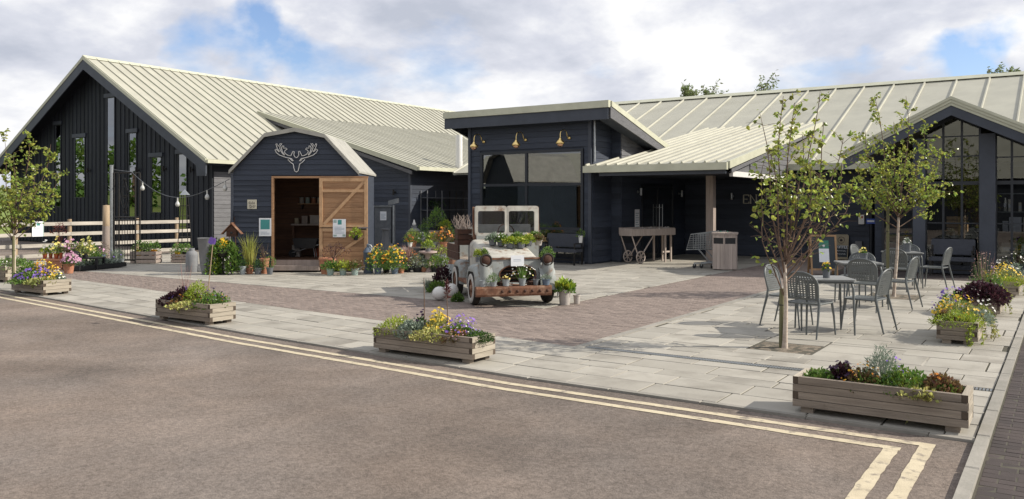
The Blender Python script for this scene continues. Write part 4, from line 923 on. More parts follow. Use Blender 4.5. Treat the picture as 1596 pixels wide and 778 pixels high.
def grow(t, c, fol, S, local=True):
    c = Vector(c)
    for f in fol:
        st, mt, w, hh, n = f[:5]; gk = 1.14 if S < .5 else 1; w, hh = w * S / 2 * gk, hh * S * gk; ex = f[5] if len(f) > 5 else {}
        o = Vector(ex.get('o', (0, 0, 0))) * S; b = MB(); nm = 'foliage'
        if st == 'bush': f_bush(b, c + o, w, hh, int(n * 1.7), ex.get('L', .045), ex.get('W', .028))
        elif st == 'grass': f_grass(b, c + o, w, hh, n, ex.get('w', .009), 0, ex.get('lean', .6), ex.get('droop', .3))
        elif st == 'ball': f_ball(b, c + o + Vector((0, 0, hh / 2)), w, n)
        elif st == 'flowers': 
            st_ = []; f_flowers(b, c + o, w, hh, n, ex.get('r', .02), st=st_); nm = 'blooms'; sb = MB()
            for q in st_:
                f0 = c + o + Vector(((q - c - o).x * .45, (q - c - o).y * .45, 0)); s_ = rv() * .0022
                sb.add([f0 - s_, f0 + s_, q + s_ * .6, q - s_ * .6], [(0, 1, 2, 3)])
            sb.build('flower_stems', M['leaf_green'], t, local=local)['kind'] = 'stuff'
        elif st == 'twigs': f_twigs(b, c + o, w, hh, n, ex.get('r', .004)); nm = 'stems'
        elif st == 'trail':
            for _ in range(n):
                a = R.uniform(0, 6.28); f_trail(b, c + o + Vector((math.cos(a) * w * .6, math.sin(a) * w * .6, 0)), (math.cos(a), math.sin(a), 0), hh, 16)
        elif st == 'broad':
            for _ in range(n):
                a = R.uniform(0, 6.28); d = Vector((math.cos(a), math.sin(a), R.uniform(.3, 1.6))).normalized(); q = c + o + d * w * R.uniform(.1, .5); leaf(b, q, d + Vector((0, 0, .2)), max(w, hh) * R.uniform(.5, .85), w * .42, 0, .25)
        o_ = b.build(nm, M[mt], t, local=local)
        o_['kind'] = 'stuff'
B = lambda mt_, w_, h_, n=140, **e: ('bush', mt_, w_, h_, n, e)
FL = lambda mt_, w_, h_, n=22, **e: ('flowers', mt_, w_, h_, n, e)
GR = lambda mt_, w_, h_, n=60, **e: ('grass', mt_, w_, h_, n, e)

# ------------------------------------------------------------------ wooden trough planters on the forecourt
def planter(x0, x1, y0, y1, h, label, rz=0.0, courses=4):
    """interlocked planks: long planks and end planks alternate at the corners"""
    L, W = x1 - x0, y1 - y0; t = thing('wooden_planter', label, 'planter', (x0, y0, 0), rz, 'weathered wooden planters on the forecourt')
    foot = .05; th = .045; ph = (h - foot) / courses
    for k in range(courses):
        z0, z1 = foot + k * ph + .0025, foot + (k + 1) * ph - .0025
        lg = k % 2 == courses % 2
        j = lambda: R.uniform(-.003, .003)
        for yy in (0, W - th):
            b = MB(); o = j(); a, c = (0, L) if lg else (th + .001, L - th - .001)
            if not lg: a, c = th * .0 + th + .001, L - th - .001
            b.box(a, c, yy + o, yy + th + o, z0, z1); b.m[3] = b.m[5] = 1; b.build('plank', [M['wood_grey'], M['endgrain']], t, local=True)
        for xx in (0, L - th):
            b = MB(); o = j(); a, c = (th + .001, W - th - .001) if lg else (-.0, W)
            b.box(xx + o, xx + th + o, a, c, z0, z1); b.m[2] = b.m[4] = 1; b.build('plank', [M['wood_end_lit'], M['endgrain']], t, local=True)
    for fx in (.06, L - .16):
        for fy in (.03, W - .11):
            b = MB(); b.box(fx, fx + .1, fy, fy + .08, .0, foot); b.build('foot', M['wood_grey'], t, local=True)
    b = MB(); nx, ny = 10, 4; vs = [(th + (L - 2 * th) * i / nx, th + (W - 2 * th) * q / ny, h - .06 + .02 * mnoise.noise(Vector((i * .8 + x0 * 7, q * .8, 3)))) for q in range(ny + 1) for i in range(nx + 1)]
    b.add(vs, [(q * (nx + 1) + i, q * (nx + 1) + i + 1, (q + 1) * (nx + 1) + i + 1, (q + 1) * (nx + 1) + i) for q in range(ny) for i in range(nx)], 0, True); b.build('soil', M['soil'], t, local=True)
    b = MB(); b.box(th, L - th, th, W - th, foot + .01, foot + .03); b.build('base_board', M['wood_grey'], t, local=True)
    return t
def clump(x, y, z, fol, label, cat='plant', name='garden_plant', group=None):
    t = thing(name, label, cat, (x, y, z), 0, group)
    fol = [f[:2] + (f[2] * (1.6 if group == PG else 1), f[3] * (1.12 if group == PG else 1), int(f[4] * (2.1 if group == PG and f[0] == 'bush' else 1))) + tuple(f[5:]) for f in fol]
    grow(t, (0, 0, 0), fol, 1.0); return t
PG = 'plants growing in the wooden planters'
H1 = .305
planter(-1.93, -.62, 7.2, 7.62, H1, 'long weathered planter nearest the yellow corner lines, with silvery green herb in the middle')
z = H1 - .07
clump(-1.74, 7.4, z, [B('leaf_green', .22, .1, 170, L=.035)], 'low green mound at the end of the nearest planter away from the kerb', group=PG)
clump(-1.58, 7.42, z + .02, [B('leaf_purple', .14, .14, 120, L=.04, W=.035), FL('fl_dark', .16, .17, 26, r=.018)], 'dark purple frilly pansies in the nearest planter', 'flowers', group=PG)
clump(-1.40, 7.38, z, [B('leaf_bronze', .22, .14, 170, L=.03), B('leaf_green', .22, .12, 110, L=.035), FL('fl_orange', .22, .18, 18, r=.012), FL('fl_yellow', .22, .17, 12, r=.012)], 'orange and yellow violas among bronze leaves in the nearest planter', 'flowers', group=PG)
clump(-1.27, 7.47, z, [('twigs', 'leaf_silver', .14, .3, 10, {'r': .003}), B('leaf_silver', .2, .31, 420, L=.035, W=.008)], 'tall silvery green narrow-leaved herb in the nearest planter', group=PG)
clump(-1.1, 7.42, z, [B('leaf_green', .3, .17, 330, L=.03, W=.02), B('leaf_lime', .22, .16, 90, L=.03)], 'feathery mid green foliage right of the silvery herb', group=PG)
clump(-1.17, 7.36, z, [GR('leaf_green', .05, .26, 5, w=.004), FL('fl_purple', .1, .27, 5, r=.016)], 'tall stems with small violet blooms behind the feathery foliage', 'flowers', group=PG)
clump(-.95, 7.33, z, [B('leaf_var', .26, .08, 150, L=.04, W=.032), ('trail', 'leaf_var', .16, .26, 6)], 'cream edged ivy spilling over the front of the nearest planter', group=PG)
clump(-.83, 7.42, z, [B('leaf_bronze', .22, .15, 190, L=.04, W=.03), B('leaf_green', .24, .1, 90, L=.04), FL('fl_orange', .12, .18, 10, r=.02)], 'bronze and orange leafed heuchera at the kerb end of the nearest planter', group=PG)
# centre planter
H5 = .295
planter(-6.87, -5.41, 7.36, 7.80, H5, 'weathered planter in front of the old truck with lime, blue grey and violet plants')
z = H5 - .07
clump(-6.66, 7.55, z, [B('leaf_lime', .34, .17, 330, L=.035, W=.012), FL('fl_white', .32, .2, 6, r=.012)], 'lime green heather at the far end of the planter before the truck', group=PG)
clump(-6.38, 7.5, z, [B('leaf_silver', .26, .16, 260, L=.04, W=.025)], 'blue grey leafy mound next to the lime heather', group=PG)
clump(-6.36, 7.63, z, [FL('fl_dark', .16, .22, 14, r=.022), B('leaf_dark', .14, .18, 60)], 'near black pansies behind the blue grey mound', 'flowers', group=PG)
clump(-6.08, 7.6, z, [B('leaf_var', .2, .24, 120, L=.04), FL('fl_yellow', .2, .28, 46, r=.022), GR('fl_lemon', .1, .3, 16, w=.012)], 'bright yellow flowering plant in the middle of the planter before the truck', 'flowers', group=PG)
clump(-6.02, 7.46, z, [B('leaf_var', .34, .12, 230, L=.035), FL('fl_lemon', .3, .13, 26, r=.013)], 'yellow green variegated trailing plant along the planter front', group=PG)
clump(-5.78, 7.6, z, [B('leaf_green', .26, .16, 130, L=.035), FL('fl_purple', .3, .24, 54, r=.02), FL('fl_white', .25, .22, 10, r=.016)], 'pale violet violas beside the red plume stem', 'flowers', group=PG)
clump(-5.7, 7.47, z, [B('leaf_bronze', .22, .11, 120, L=.03), FL('fl_pink', .2, .12, 12, r=.012), FL('fl_rust', .2, .12, 14, r=.012)], 'peach and bronze low foliage at the planter rim', group=PG)
clump(-5.5, 7.58, z, [B('leaf_dark', .24, .1, 260, L=.03, W=.014), B('leaf_green', .2, .1, 90, L=.03, W=.014)], 'dark green creeping conifer at the sunlit end of the planter', group=PG)
for (px, top, lab, red) in ((661, 433, 'thin bare brown stem standing in the planter before the truck', 0), (697, 466, 'dark stem with a drooping red plume in the planter before the truck', 1)):
    p = PY(px, 510, 7.62); zt = PY(px, top if not red else 462, 7.62).z
    t = thing('plume_stem', lab, 'plant', (p.x, p.y, z), 0, PG); b = MB(); b.tube([(0, 0, 0), (.004, 0, (zt - z) * .6), (-.004, 0, zt - z)], [.007, .006, .004], 5); b.build('stem', M['twig'], t, local=True)
    if red:
        b = MB(); f_bush(b, (0, 0, zt - z - .02), .035, .22, 120, .05, .012); b.build('plume', M['leaf_red'], t, local=True)
# third planter
H6 = .305
planter(-11.62, -10.3, 7.62, 8.07, H6, 'weathered planter with purple leaves and a tall cane, left of the centre planter')
z = H6 - .07
clump(-11.4, 7.8, z, [B('leaf_purple', .28, .16, 160, L=.05, W=.04)], 'low dark purple leaves at the far end of the cane planter', group=PG)
clump(-11.2, 7.82, z, [B('leaf_purple', .3, .24, 170, L=.05, W=.04), FL('fl_purple', .24, .25, 12, r=.02), ('twigs', 'plume', .3, .62, 12, {'r': .003})], 'purple leafed plant under thin pinkish stems', group=PG)
clump(-11.1, 7.72, z, [B('leaf_bronze', .24, .13, 130), FL('fl_orange', .2, .14, 12, r=.02)], 'small orange and bronze plant at the front of the cane planter', 'flowers', group=PG)
clump(-10.92, 7.85, z, [B('leaf_lime', .26, .32, 330, L=.04, W=.016)], 'bright lime feathery plant in the middle of the cane planter', group=PG)
clump(-10.86, 7.68, z, [B('leaf_var', .4, .08, 150, L=.04, W=.03), ('trail', 'leaf_var', .25, .1, 3)], 'cream edged foliage along the front of the cane planter', group=PG)
clump(-10.55, 7.85, z, [B('leaf_green', .34, .2, 190, L=.04), FL('fl_dark', .3, .25, 8, r=.022), FL('fl_rust', .28, .2, 14, r=.015), FL('fl_purple', .2, .26, 5, r=.02)], 'mixed green and rust plant with dark violas at the lit end of the cane planter', 'flowers', group=PG)
p0 = PY(322, 466, 7.85); p1 = PY(332, 376, 7.85)
t = thing('garden_cane', 'tall leaning bamboo cane topped with a metal flower in the planter', 'garden cane', (p0.x, p0.y, z), 0)
b = MB(); b.tube([(0, 0, -.0), (p1.x - p0.x, 0, p1.z - z)], .008, 6); b.build('cane', M['post'], t, local=True)
b = MB(); bloom(b, Vector((p1.x - p0.x, -.02, p1.z - z)), Vector((.4, -1, .1)), .06, 0, 7); bloom(b, Vector((p1.x - p0.x + .09, -.02, p1.z - z + .0)), Vector((-.3, -1, .1)), .06, 0, 7); b.build('flower_head', M['fl_purple'], t, local=True)
# fourth and the partial fifth
H7 = .295
planter(-17.5, -16.28, 8.32, 8.86, H7, 'weathered planter at the left with blue purple and yellow flowers')
z = H7 - .07
clump(-17.3, 8.55, z, [B('leaf_green', .34, .34, 260, L=.05), B('leaf_lime', .3, .3, 80, L=.05)], 'tall green bushy plant at the end of the left planter by the tree', group=PG)
clump(-17.05, 8.72, z, [B('leaf_bronze', .3, .3, 130), FL('fl_yellow', .34, .38, 46, r=.028), FL('fl_orange', .3, .36, 20, r=.026)], 'tall yellow orange flowers at the back of the left planter', 'flowers', group=PG)
clump(-16.9, 8.48, z, [B('leaf_green', .36, .2, 130), FL('fl_purple', .46, .27, 95, r=.032)], 'big blue purple flower cushion in the left planter', 'flowers', group=PG)
clump(-16.62, 8.62, z, [B('leaf_green', .22, .16, 80), FL('fl_yellow', .26, .26, 36, r=.03)], 'bright yellow flower patch right of the purple cushion', 'flowers', group=PG)
clump(-16.48, 8.68, z, [B('leaf_silver', .2, .16, 80), FL('fl_white', .18, .22, 14, r=.03)], 'small white flowers near the lit end of the left planter', 'flowers', group=PG)
clump(-16.55, 8.45, z, [B('leaf_var', .4, .1, 170, L=.05), B('leaf_bronze', .3, .1, 60), ('trail', 'leaf_var', .3, .12, 4)], 'pale variegated foliage hanging at the corner of the left planter', group=PG)
clump(-16.95, 8.42, z, [B('leaf_green', .5, .1, 170, L=.05)], 'low green foliage along the rim of the left planter', group=PG)
planter(-20.9, -19.72, 9.25, 9.75, .36, 'planter cut by the left picture edge, with low green plants')
clump(-20.0, 9.5, .3, [B('leaf_green', .6, .22, 260, L=.05), FL('fl_white', .4, .2, 8, r=.03)], 'low green plants in the planter at the left picture edge', group=PG)
# the three end-on planters along the kerb
def endon(x0, y0, w, l, h, label): return planter(x0, x0 + w, y0, y0 + l, h, label)
endon(-1.37, 11.78, .46, 1.35, .285, 'end-on planter by the kerb with lime cushion and yellow flowers, nearest of its row')
z = .225
clump(-1.14, 11.95, z, [B('leaf_lime', .42, .16, 420, L=.03, W=.012)], 'bright lime cushion filling the front of the nearest end-on planter', group=PG)
clump(-1.3, 12.05, z, [B('leaf_bronze', .16, .15, 90), B('leaf_purple', .16, .12, 60)], 'small bronze foliage at the corner of the nearest end-on planter', group=PG)
clump(-1.18, 12.35, z, [B('leaf_var', .36, .25, 150), FL('fl_yellow', .4, .3, 60, r=.022), FL('fl_orange', .36, .28, 16, r=.018)], 'yellow flower mound behind the lime cushion', 'flowers', group=PG)
clump(-1.28, 12.75, z, [B('leaf_green', .3, .3, 90), FL('fl_purple', .34, .4, 26, r=.026)], 'violet flowers on taller stems behind the yellow mound', 'flowers', group=PG)
clump(-.98, 12.4, z, [B('leaf_silver', .3, .16, 200, L=.04, W=.02)], 'blue grey foliage on the kerb side of the yellow mound', group=PG)
clump(-.92, 12.6, z, [B('leaf_var', .2, .18, 120), FL('fl_white', .22, .24, 14, r=.022), ('trail', 'leaf_var', .2, .34, 7)], 'white flowers and cream ivy trailing over the kerb side', 'flowers', group=PG)
t = clump(-.93, 11.82, z, [('trail', 'leaf_lime', .1, .3, 4)], 'lime trailing stem hanging down the front corner', group=PG)
endon(-1.3, 14.93, .45, 1.35, .285, 'end-on planter with a dark maroon leafed plant, second along the kerb')
z = .225
clump(-1.1, 15.15, z, [B('leaf_purple', .5, .27, 420, L=.06, W=.05)], 'big dark maroon heuchera in the second end-on planter', group=PG)
clump(-1.12, 15.6, z, [('twigs', 'plume', .3, .7, 20, {'r': .003}), FL('plume', .3, .68, 60, r=.015), B('leaf_green', .4, .4, 130, L=.05, W=.02)], 'airy pink flower stems behind the maroon heuchera', 'flowers', group=PG)
clump(-.92, 15.5, z, [B('leaf_var', .26, .2, 160), ('trail', 'leaf_var', .2, .36, 7)], 'cream variegated ivy down the kerb side of the second planter', group=PG)
clump(-1.05, 16.0, z, [B('leaf_green', .3, .35, 120), FL('fl_purple', .2, .42, 12, r=.022)], 'green plant with a few violet blooms at the back of the second planter', 'flowers', group=PG)
endon(-1.16, 18.3, .42, 1.35, .29, 'farthest end-on planter with yellow flowers over a lime fringe')
z = .23
clump(-.98, 18.4, z, [B('leaf_lime', .44, .15, 320, L=.035, W=.014), ('trail', 'leaf_lime', .34, .2, 6)], 'lime fringe over the front of the farthest end-on planter', group=PG)
clump(-1.0, 18.75, z, [B('leaf_var', .44, .25, 120), FL('fl_yellow', .46, .32, 64, r=.028)], 'yellow flowers in the farthest end-on planter', 'flowers', group=PG)
clump(-.9, 19.2, z, [B('leaf_silver', .4, .35, 90), FL('fl_white', .5, .5, 24, r=.026)], 'white daisies behind the yellow flowers', 'flowers', group=PG)
clump(-.78, 18.7, z, [B('leaf_var', .3, .1, 120), ('trail', 'leaf_var', .2, .34, 6)], 'cream ivy on the kerb side of the farthest planter', group=PG)
# ------------------------------------------------------------------ trees
def leaf6(b, p, d, L, W):   # an ovate birch leaf, folded on its midrib
    d = d.normalized(); s = d.cross(rv()); s = s.normalized() if s.length > .05 else d.orthogonal().normalized(); n = d.cross(s) * W * .16
    c = p + d * L * .45 - n; b.add([p, p + d * L * .22 + s * W * .42, p + d * L * .55 + s * W * .4 + n, p + d * L, p + d * L * .55 - s * W * .4 + n, p + d * L * .22 - s * W * .42, c], [(0, 1, 6), (1, 2, 6), (2, 3, 6), (3, 4, 6), (4, 5, 6), (5, 0, 6)], 0)
def young_birch(base, fork, tops, label, leaves, crown_c, crown_r, stake=None, seed=1, lsize=.05, lean=(0, 0), low=0.0):
    """thin trunk forking into rising limbs; leaves sit on the twigs. tops: list of (dx, dy, z, z_start)"""
    rr = random.Random(seed); t = thing('birch_tree', label, 'tree', base, 0, 'young birch trees on the forecourt')
    b = MB(); f = Vector((lean[0], lean[1], fork)); mid = f * .5 + Vector((.015, 0, 0))
    b.tube([(0, 0, -.02), (0.004, 0, .08), mid, f], [.042, .032, .026, .021], 8); b.build('trunk', M['bark'], t, local=True)
    lb = MB(); tw = []
    for (dx, dy, z1, z0) in tops:
        o = f * (z0 / fork) if z0 <= fork else f; e = Vector((dx, dy, z1)); k = 7; pts = []
        ph = rr.uniform(0, 6)
        for i in range(k):
            s = i / (k - 1); q = o.lerp(e, s); out = Vector((dx, dy, 0)) * (math.sin(s * math.pi) * .18)
            pts.append(q + out + Vector((math.sin(ph + s * 7), math.cos(ph + s * 6), 0)) * .04 * s)
        r0 = .011 if z1 > 2.2 else .008
        lb.tube(pts, [r0 * (1 - .85 * i / (k - 1)) + .002 for i in range(k)], 6, cap=False)
        for i in range(2, k):
            for _ in range(3):
                a = rr.uniform(0, 6.28); d = Vector((math.cos(a), math.sin(a), rr.uniform(.1, 1.1))).normalized(); ln = rr.uniform(.18, .5) * crown_r * (1.15 - .6 * i / k)
                s = pts[i].lerp(pts[max(0, i - 1)], rr.random()); m = s + d * ln * .5 + Vector((0, 0, .01)); e2 = s + d * ln + Vector((0, 0, -.05 * rr.random()))
                lb.tube([s, m, e2], [.0035, .0025, .0015], 4, cap=False); tw += [(s, m), (m, e2), (m, e2)]
        tw += [(pts[i], pts[i + 1]) for i in range(3, k - 1)]
    lb.build('limbs', M['twig'], t, local=True)
    cb = MB(); n = 0
    while n < leaves:
        p, q = rr.choice(tw); s = p.lerp(q, rr.random())
        if s.z < low and rr.random() < .86: n += rr.random() < .25; continue
        v = Vector((rr.gauss(0, 1), rr.gauss(0, 1), rr.gauss(-.35, .7)))
        L = lsize * rr.uniform(.6, 1.25)
        st = s + rv() * .035; leaf6(cb, st, v, L, L * .74); n += 1
    cb.build('crown', M['leaf_birch'], t, local=True)
    if stake:
        sx, sy, sh = stake
        s = thing('tree_stake', stake_label[seed], 'stake', (base[0] + sx, base[1] + sy, 0)); b = MB(); b.tube([(0, 0, -.02), (0.006, 0, sh)], [.03, .028], 8); b.build('post', M['greenbark'], s, local=True)
        b = MB(); b.tube([(0.03 * math.cos(a) - sx * .5 * 0, .03 * math.sin(a), sh * .72) for a in [i * .6 for i in range(11)]], .006, 5); b.build('tree_tie', M['plastic'], s, local=True)
    return t
stake_label = {11: 'short brown stake tied to the nearest young birch', 12: 'tall mossy stake beside the birch at the second table', 13: 'green stake beside the birch at the left edge'}
def local_crown(px_list, base):  # picture measurements of limb tips -> metres beside the trunk
    d = depth(base); out = []
    for px, py, z0, dd in px_list:
        q = at(px, py, d + dd); out.append((q.x - base.x, q.y - base.y, q.z, z0))
    return out
b1 = G(1223, 542); b1.z = 0
young_birch(b1, 1.05, local_crown([(1190, 190, .95, .1), (1232, 160, 1.0, -.1), (1272, 150, 1.0, .2), (1290, 190, 1.0, -.3), (1205, 235, .9, -.3), (1180, 270, .8, .2), (1316, 255, 1.0, .2), (1335, 285, .95, .1), (1310, 215, 1.0, .3), (1250, 210, 1.05, .4), (1215, 150, 1.05, .3), (1300, 300, .85, -.2), (1185, 330, .62, -.1), (1268, 260, 1.0, -.5), (1285, 350, .8, .3), (1240, 290, 1.0, .0)], b1),
            'nearest young birch with sparse leaves growing beside the first cafe table', 1300, None, 1.0, (-.05, .03, .72), 11, .066, (0, 0), 1.62)
b2 = G(1393, 462); b2.z = 0
young_birch(b2, 1.6, local_crown([(1365, 150, 1.55, .1), (1345, 205, 1.5, -.3), (1415, 150, 1.6, .2), (1440, 195, 1.6, .3), (1468, 235, 1.45, -.2), (1335, 255, 1.4, .3), (1390, 190, 1.6, -.2), (1430, 250, 1.5, -.6), (1405, 230, 1.6, .6), (1322, 290, 1.3, -.1), (1465, 290, 1.3, .3), (1370, 250, 1.55, -.5), (1380, 300, 1.5, .5), (1440, 300, 1.5, -.3)], b2),
            'dense crowned young birch standing by the second cafe table', 2500, None, 1.35, (-.1, -.05, 1.72), 12, .07, (.08, .05))
b3 = G(22, 450); b3.z = 0
young_birch(b3, 1.25, local_crown([(5, 215, 1.2, .1), (45, 205, 1.2, -.1), (78, 225, 1.2, .2), (92, 270, 1.1, -.2), (-20, 240, 1.2, .1), (-10, 300, 1.0, -.2), (60, 260, 1.2, .4), (25, 240, 1.2, -.4), (75, 310, 1.0, .2), (40, 300, 1.1, -.5), (15, 290, 1.1, .5), (-35, 290, 1.0, 0)], b3),
            'leafy young birch at the left picture edge behind the flower planter', 1800, None, 1.2, (.05, -.04, 1.1), 13, .08)
# poplars behind the long roof: only their wind-bent tops show
def back_tree(px, top, w, d, label, seed, kind='poplar'):
    rr = random.Random(seed); base = at(px, 318, d); base.z = 0; H = EYE + (318 - top) / FPX * d; r = w / 2 * d / FPX
    t = thing('poplar_tree', label, 'tree', base, 0, 'trees rising behind the long roof'); r *= 1.6; b = MB(); b.tube([(0, 0, 0), (.05, 0, H * .5), (.2, 0, H * .9)], [.22, .14, .03], 7); b.build('trunk', M['twig'], t, local=True)
    lb, cb = MB(), MB()
    for i in range(70):
        a = rr.uniform(0, 6.28); z0 = H - r * rr.uniform(.9, 4.0); ln = r * rr.uniform(.4, 1.0) * (.35 + .75 * min(1, (H - z0) / (3 * r))); up = Vector((math.cos(a) * ln * .8 + .45 * ln, math.sin(a) * ln * .8, ln * rr.uniform(.9, 2.0)))
        s = Vector((.2 * z0 / H, 0, z0)); e = s + up
        if e.z > H: e.z = H - rr.uniform(0, .5)
        lb.tube([s, s.lerp(e, .5) + Vector((0, 0, .1)), e], [.035, .02, .008], 4, cap=False)
        for _ in range(26):
            q = s.lerp(e, rr.uniform(.2, 1.1)) + rv() * .16; leaf(cb, q, rv() + Vector((.9, 0, -.1)), .25 * rr.uniform(.6, 1.3), .11)
    lb.build('limbs', M['twig'], t, local=True); cb.build('crown', M['leaf_far'], t, local=True)
back_tree(1066, 128, 30, 58, 'left one of the pair of trees peeping over the long roof', 21); back_tree(1098, 124, 40, 60, 'wider windblown tree of the pair peeping over the long roof', 22)
back_tree(1183, 116, 40, 60, 'lone windblown tree above the middle of the long roof', 23); back_tree(1538, 103, 30, 62, 'small treetop over the roof left of the last treetop', 24); back_tree(1570, 106, 22, 64, 'last treetop over the roof towards the picture edge', 25)
# belt of trees across the car park, seen only in the window panes
def belt_tree(x, y, h, r, seed):
    rr = random.Random(seed); t = thing('roadside_tree', BELT[seed - 40], 'tree', (x, y, 0), 0, 'trees mirrored in the panes'); b = MB(); b.tube([(0, 0, 0), (0, 0, h * .6)], [.25, .12], 6); b.build('trunk', M['twig'], t, local=True)
    cb = MB()
    for _ in range(900):
        d = rv(); q = Vector((d.x * r, d.y * r, h * .58 + d.z * h * .42)) * 1; k = rr.uniform(.6, 1.0) * (1 + .25 * mnoise.noise(d * 2 + Vector((seed, 0, 0)))); q = Vector((q.x * k, q.y * k, h * .58 + (q.z - h * .58) * k)); leaf(cb, q, d + rv() * .8, .5, .4)
    cb.build('crown', M['leaf_green'], t, local=True)
BELT = ['rounded green tree across the car park, number of fields ' + w for w in ()]
BELT = ['nearest rounded tree of the belt across the car park', 'second rounded tree of the belt, beside the nearest', 'rounded tree of the belt between second and fourth', 'rounded tree of the belt facing the fence end', 'middle rounded tree of the belt beyond the fence', 'rounded tree of the belt facing the first barn window', 'rounded tree of the belt facing the tallest barn window', 'rounded tree of the belt before the green field', 'farthest rounded tree of the belt by the field']
for i in range(9): belt_tree(-66 + R.uniform(-4, 4), -34 + i * 6.2 + R.uniform(-1, 1), R.uniform(5, 8), R.uniform(2.6, 3.6), 40 + i)
# ------------------------------------------------------------------ cafe tables and chairs
def rrect(w, h, r, n=5):
    pts = []
    for cx, cz, a0 in ((w - r, h - r, 0), (-w + r, h - r, 90), (-w + r, -h + r, 180), (w - r, -h + r, 270)):
        for i in range(n + 1): a = rad(a0 + 90 * i / n); pts.append((cx + r * math.cos(a), cz + r * math.sin(a)))
    return pts
def perforated(b, fn, us, vs, hole, mi=0):
    """a sheet of strips with real gaps: fn(u, v) -> point; hole(i, j) -> bool"""
    for i in range(len(us) - 1):
        for j in range(len(vs) - 1):
            if hole(i, j): continue
            b.poly([fn(us[i], vs[j]), fn(us[i + 1], vs[j]), fn(us[i + 1], vs[j + 1]), fn(us[i], vs[j + 1])])
def chair(label):
    """stacking metal chair: perforated shell, faces +Y, origin under the seat's middle"""
    t = thing('cafe_chair', label, 'chair', (0, 0, 0), 0, 'grey metal cafe chairs'); m = M['metal_grey']
    SW, SD, SH = .235, .22, .45
    us = [-SW + .02 + i * (2 * SW - .04) / 22 for i in range(23)]; vs = [-SD + .02 + i * (2 * SD - .04) / 20 for i in range(21)]
    seat = lambda u, v: Vector((u * (1 - .08 * (v < -.1)), v, SH - .012 * math.cos(u / SW * 1.5) * math.cos(v / SD * 1.5)))
    b = MB(); perforated(b, seat, us, vs, lambda i, j: i % 2 == 1 and j % 2 == 1 and 1 < i < 20 and 1 < j < 18)
    perforated(b, lambda u, v: seat(u, v) - Vector((0, 0, .006)), us[::-1], vs, lambda i, j: (21 - i) % 2 == 1 and j % 2 == 1 and 1 < 21 - i < 20 and 1 < j < 18); b.build('seat', m, t, local=True)
    b = MB(); loop = [Vector((x, y, SH - .008)) for x, y in rrect(SW, SD, .07)]; b.tube(loop + [loop[0]], .013, 7, cap=False); b.build('seat_rim', m, t, local=True)
    # backrest: tall rounded arch leaning back
    def bk(u, z):
        lean = (z - SH) * .22; return Vector((u, -SD + .0 - lean - .018 * math.cos(u / SW * 1.5) + .015, z))
    Z0, Z1 = SH + .055, .86
    def half(z):
        if z < Z1 - .17: return SW - .0 - .012 * (Z1 - .17 - z) / .2
        k = (z - (Z1 - .17)) / .17; return SW * math.sqrt(max(0, 1 - (k * .985) ** 2.4))
    b = MB(); nz, nu = 23, 22; zs = [Z0 + (Z1 - .012 - Z0) * j / nz for j in range(nz + 1)]
    for j in range(nz):
        for i in range(nu):
            if i % 2 == 1 and j % 2 == 1 and 1 < i < nu - 2 and 0 < j < nz - 2: continue
            f = lambda i_, j_: bk(-half(zs[j_]) + 2 * half(zs[j_]) * i_ / nu, zs[j_])
            q = [f(i, j), f(i + 1, j), f(i + 1, j + 1), f(i, j + 1)]; b.poly(q); b.poly([p + Vector((0, -.006, 0)) for p in q][::-1])
    b.build('backrest', m, t, local=True)
    zz = [Z0 + (Z1 - Z0) * math.sin(k / 12 * math.pi / 2) for k in range(13)]
    rim = [bk(-half(z), z) for z in zz] + [bk(half(z), z) for z in zz[::-1]]
    rim = [p + Vector((0, -.003, 0)) for p in rim]
    b = MB(); b.tube(rim + [rim[0]], .014, 7, cap=False); b.build('back_rim', m, t, local=True)
    for s in (-1, 1):   # front legs, then rear legs that rise into the back
        b = MB(); b.tube([(s * (SW - .02), SD - .03, SH - .012), (s * (SW - .005), SD - .0, .25), (s * (SW + .005), SD + .025, 0)], [.017, .014, .011], 7); b.build('leg', m, t, local=True)
        b = MB(); b.tube([bk(s * half(Z0 + .03), Z0 + .03) + Vector((0, -.003, 0)), (s * (SW + .004), -SD - .012, SH - .01), (s * (SW + .012), -SD - .06, .25), (s * (SW + .018), -SD - .12, 0)], [.014, .019, .015, .011], 7); b.build('leg', m, t, local=True)
    return t
def table(loc, rz, label):
    t = thing('cafe_table', label, 'table', loc, rz, 'grey metal cafe tables'); w = .34
    b = MB(); pr = rrect(w, w, .05); b.prism([(x, y, .722) for x, y in pr], (0, 0, .024)); b.build('tabletop', M['tabletop'], t, local=True)
    b = MB(); p2 = [Vector((x * .9, y * .9, .705)) for x, y in pr]; b.tube(p2 + [p2[0]], .014, 6, cap=False); b.build('apron', M['metal_grey'], t, local=True)
    for sx in (-1, 1):
        for sy in (-1, 1):
            b = MB(); b.tube([(sx * (w - .1), sy * (w - .1), .708), (sx * (w - .055), sy * (w - .055), .69), (sx * (w - .04), sy * (w - .04), .62), (sx * (w - .025), sy * (w - .025), 0)], [.015, .017, .017, .012], 8); b.build('leg', M['metal_grey'], t, local=True)
    return t
TB = [(-2.78, 11.96, rad(28)), (-3.03, 15.5, rad(26)), (-2.9, 19.3, rad(26))]
tls = ['grey metal cafe table nearest the camera, beside the young birch', 'grey metal cafe table in the middle of the terrace', 'grey metal cafe table farthest back, before the glazed gable']
t0 = table((TB[0][0], TB[0][1], 0), TB[0][2], tls[0])
for (x, y, a), l in list(zip(TB, tls))[1:]: dup(t0, (x, y, 0), a, l)
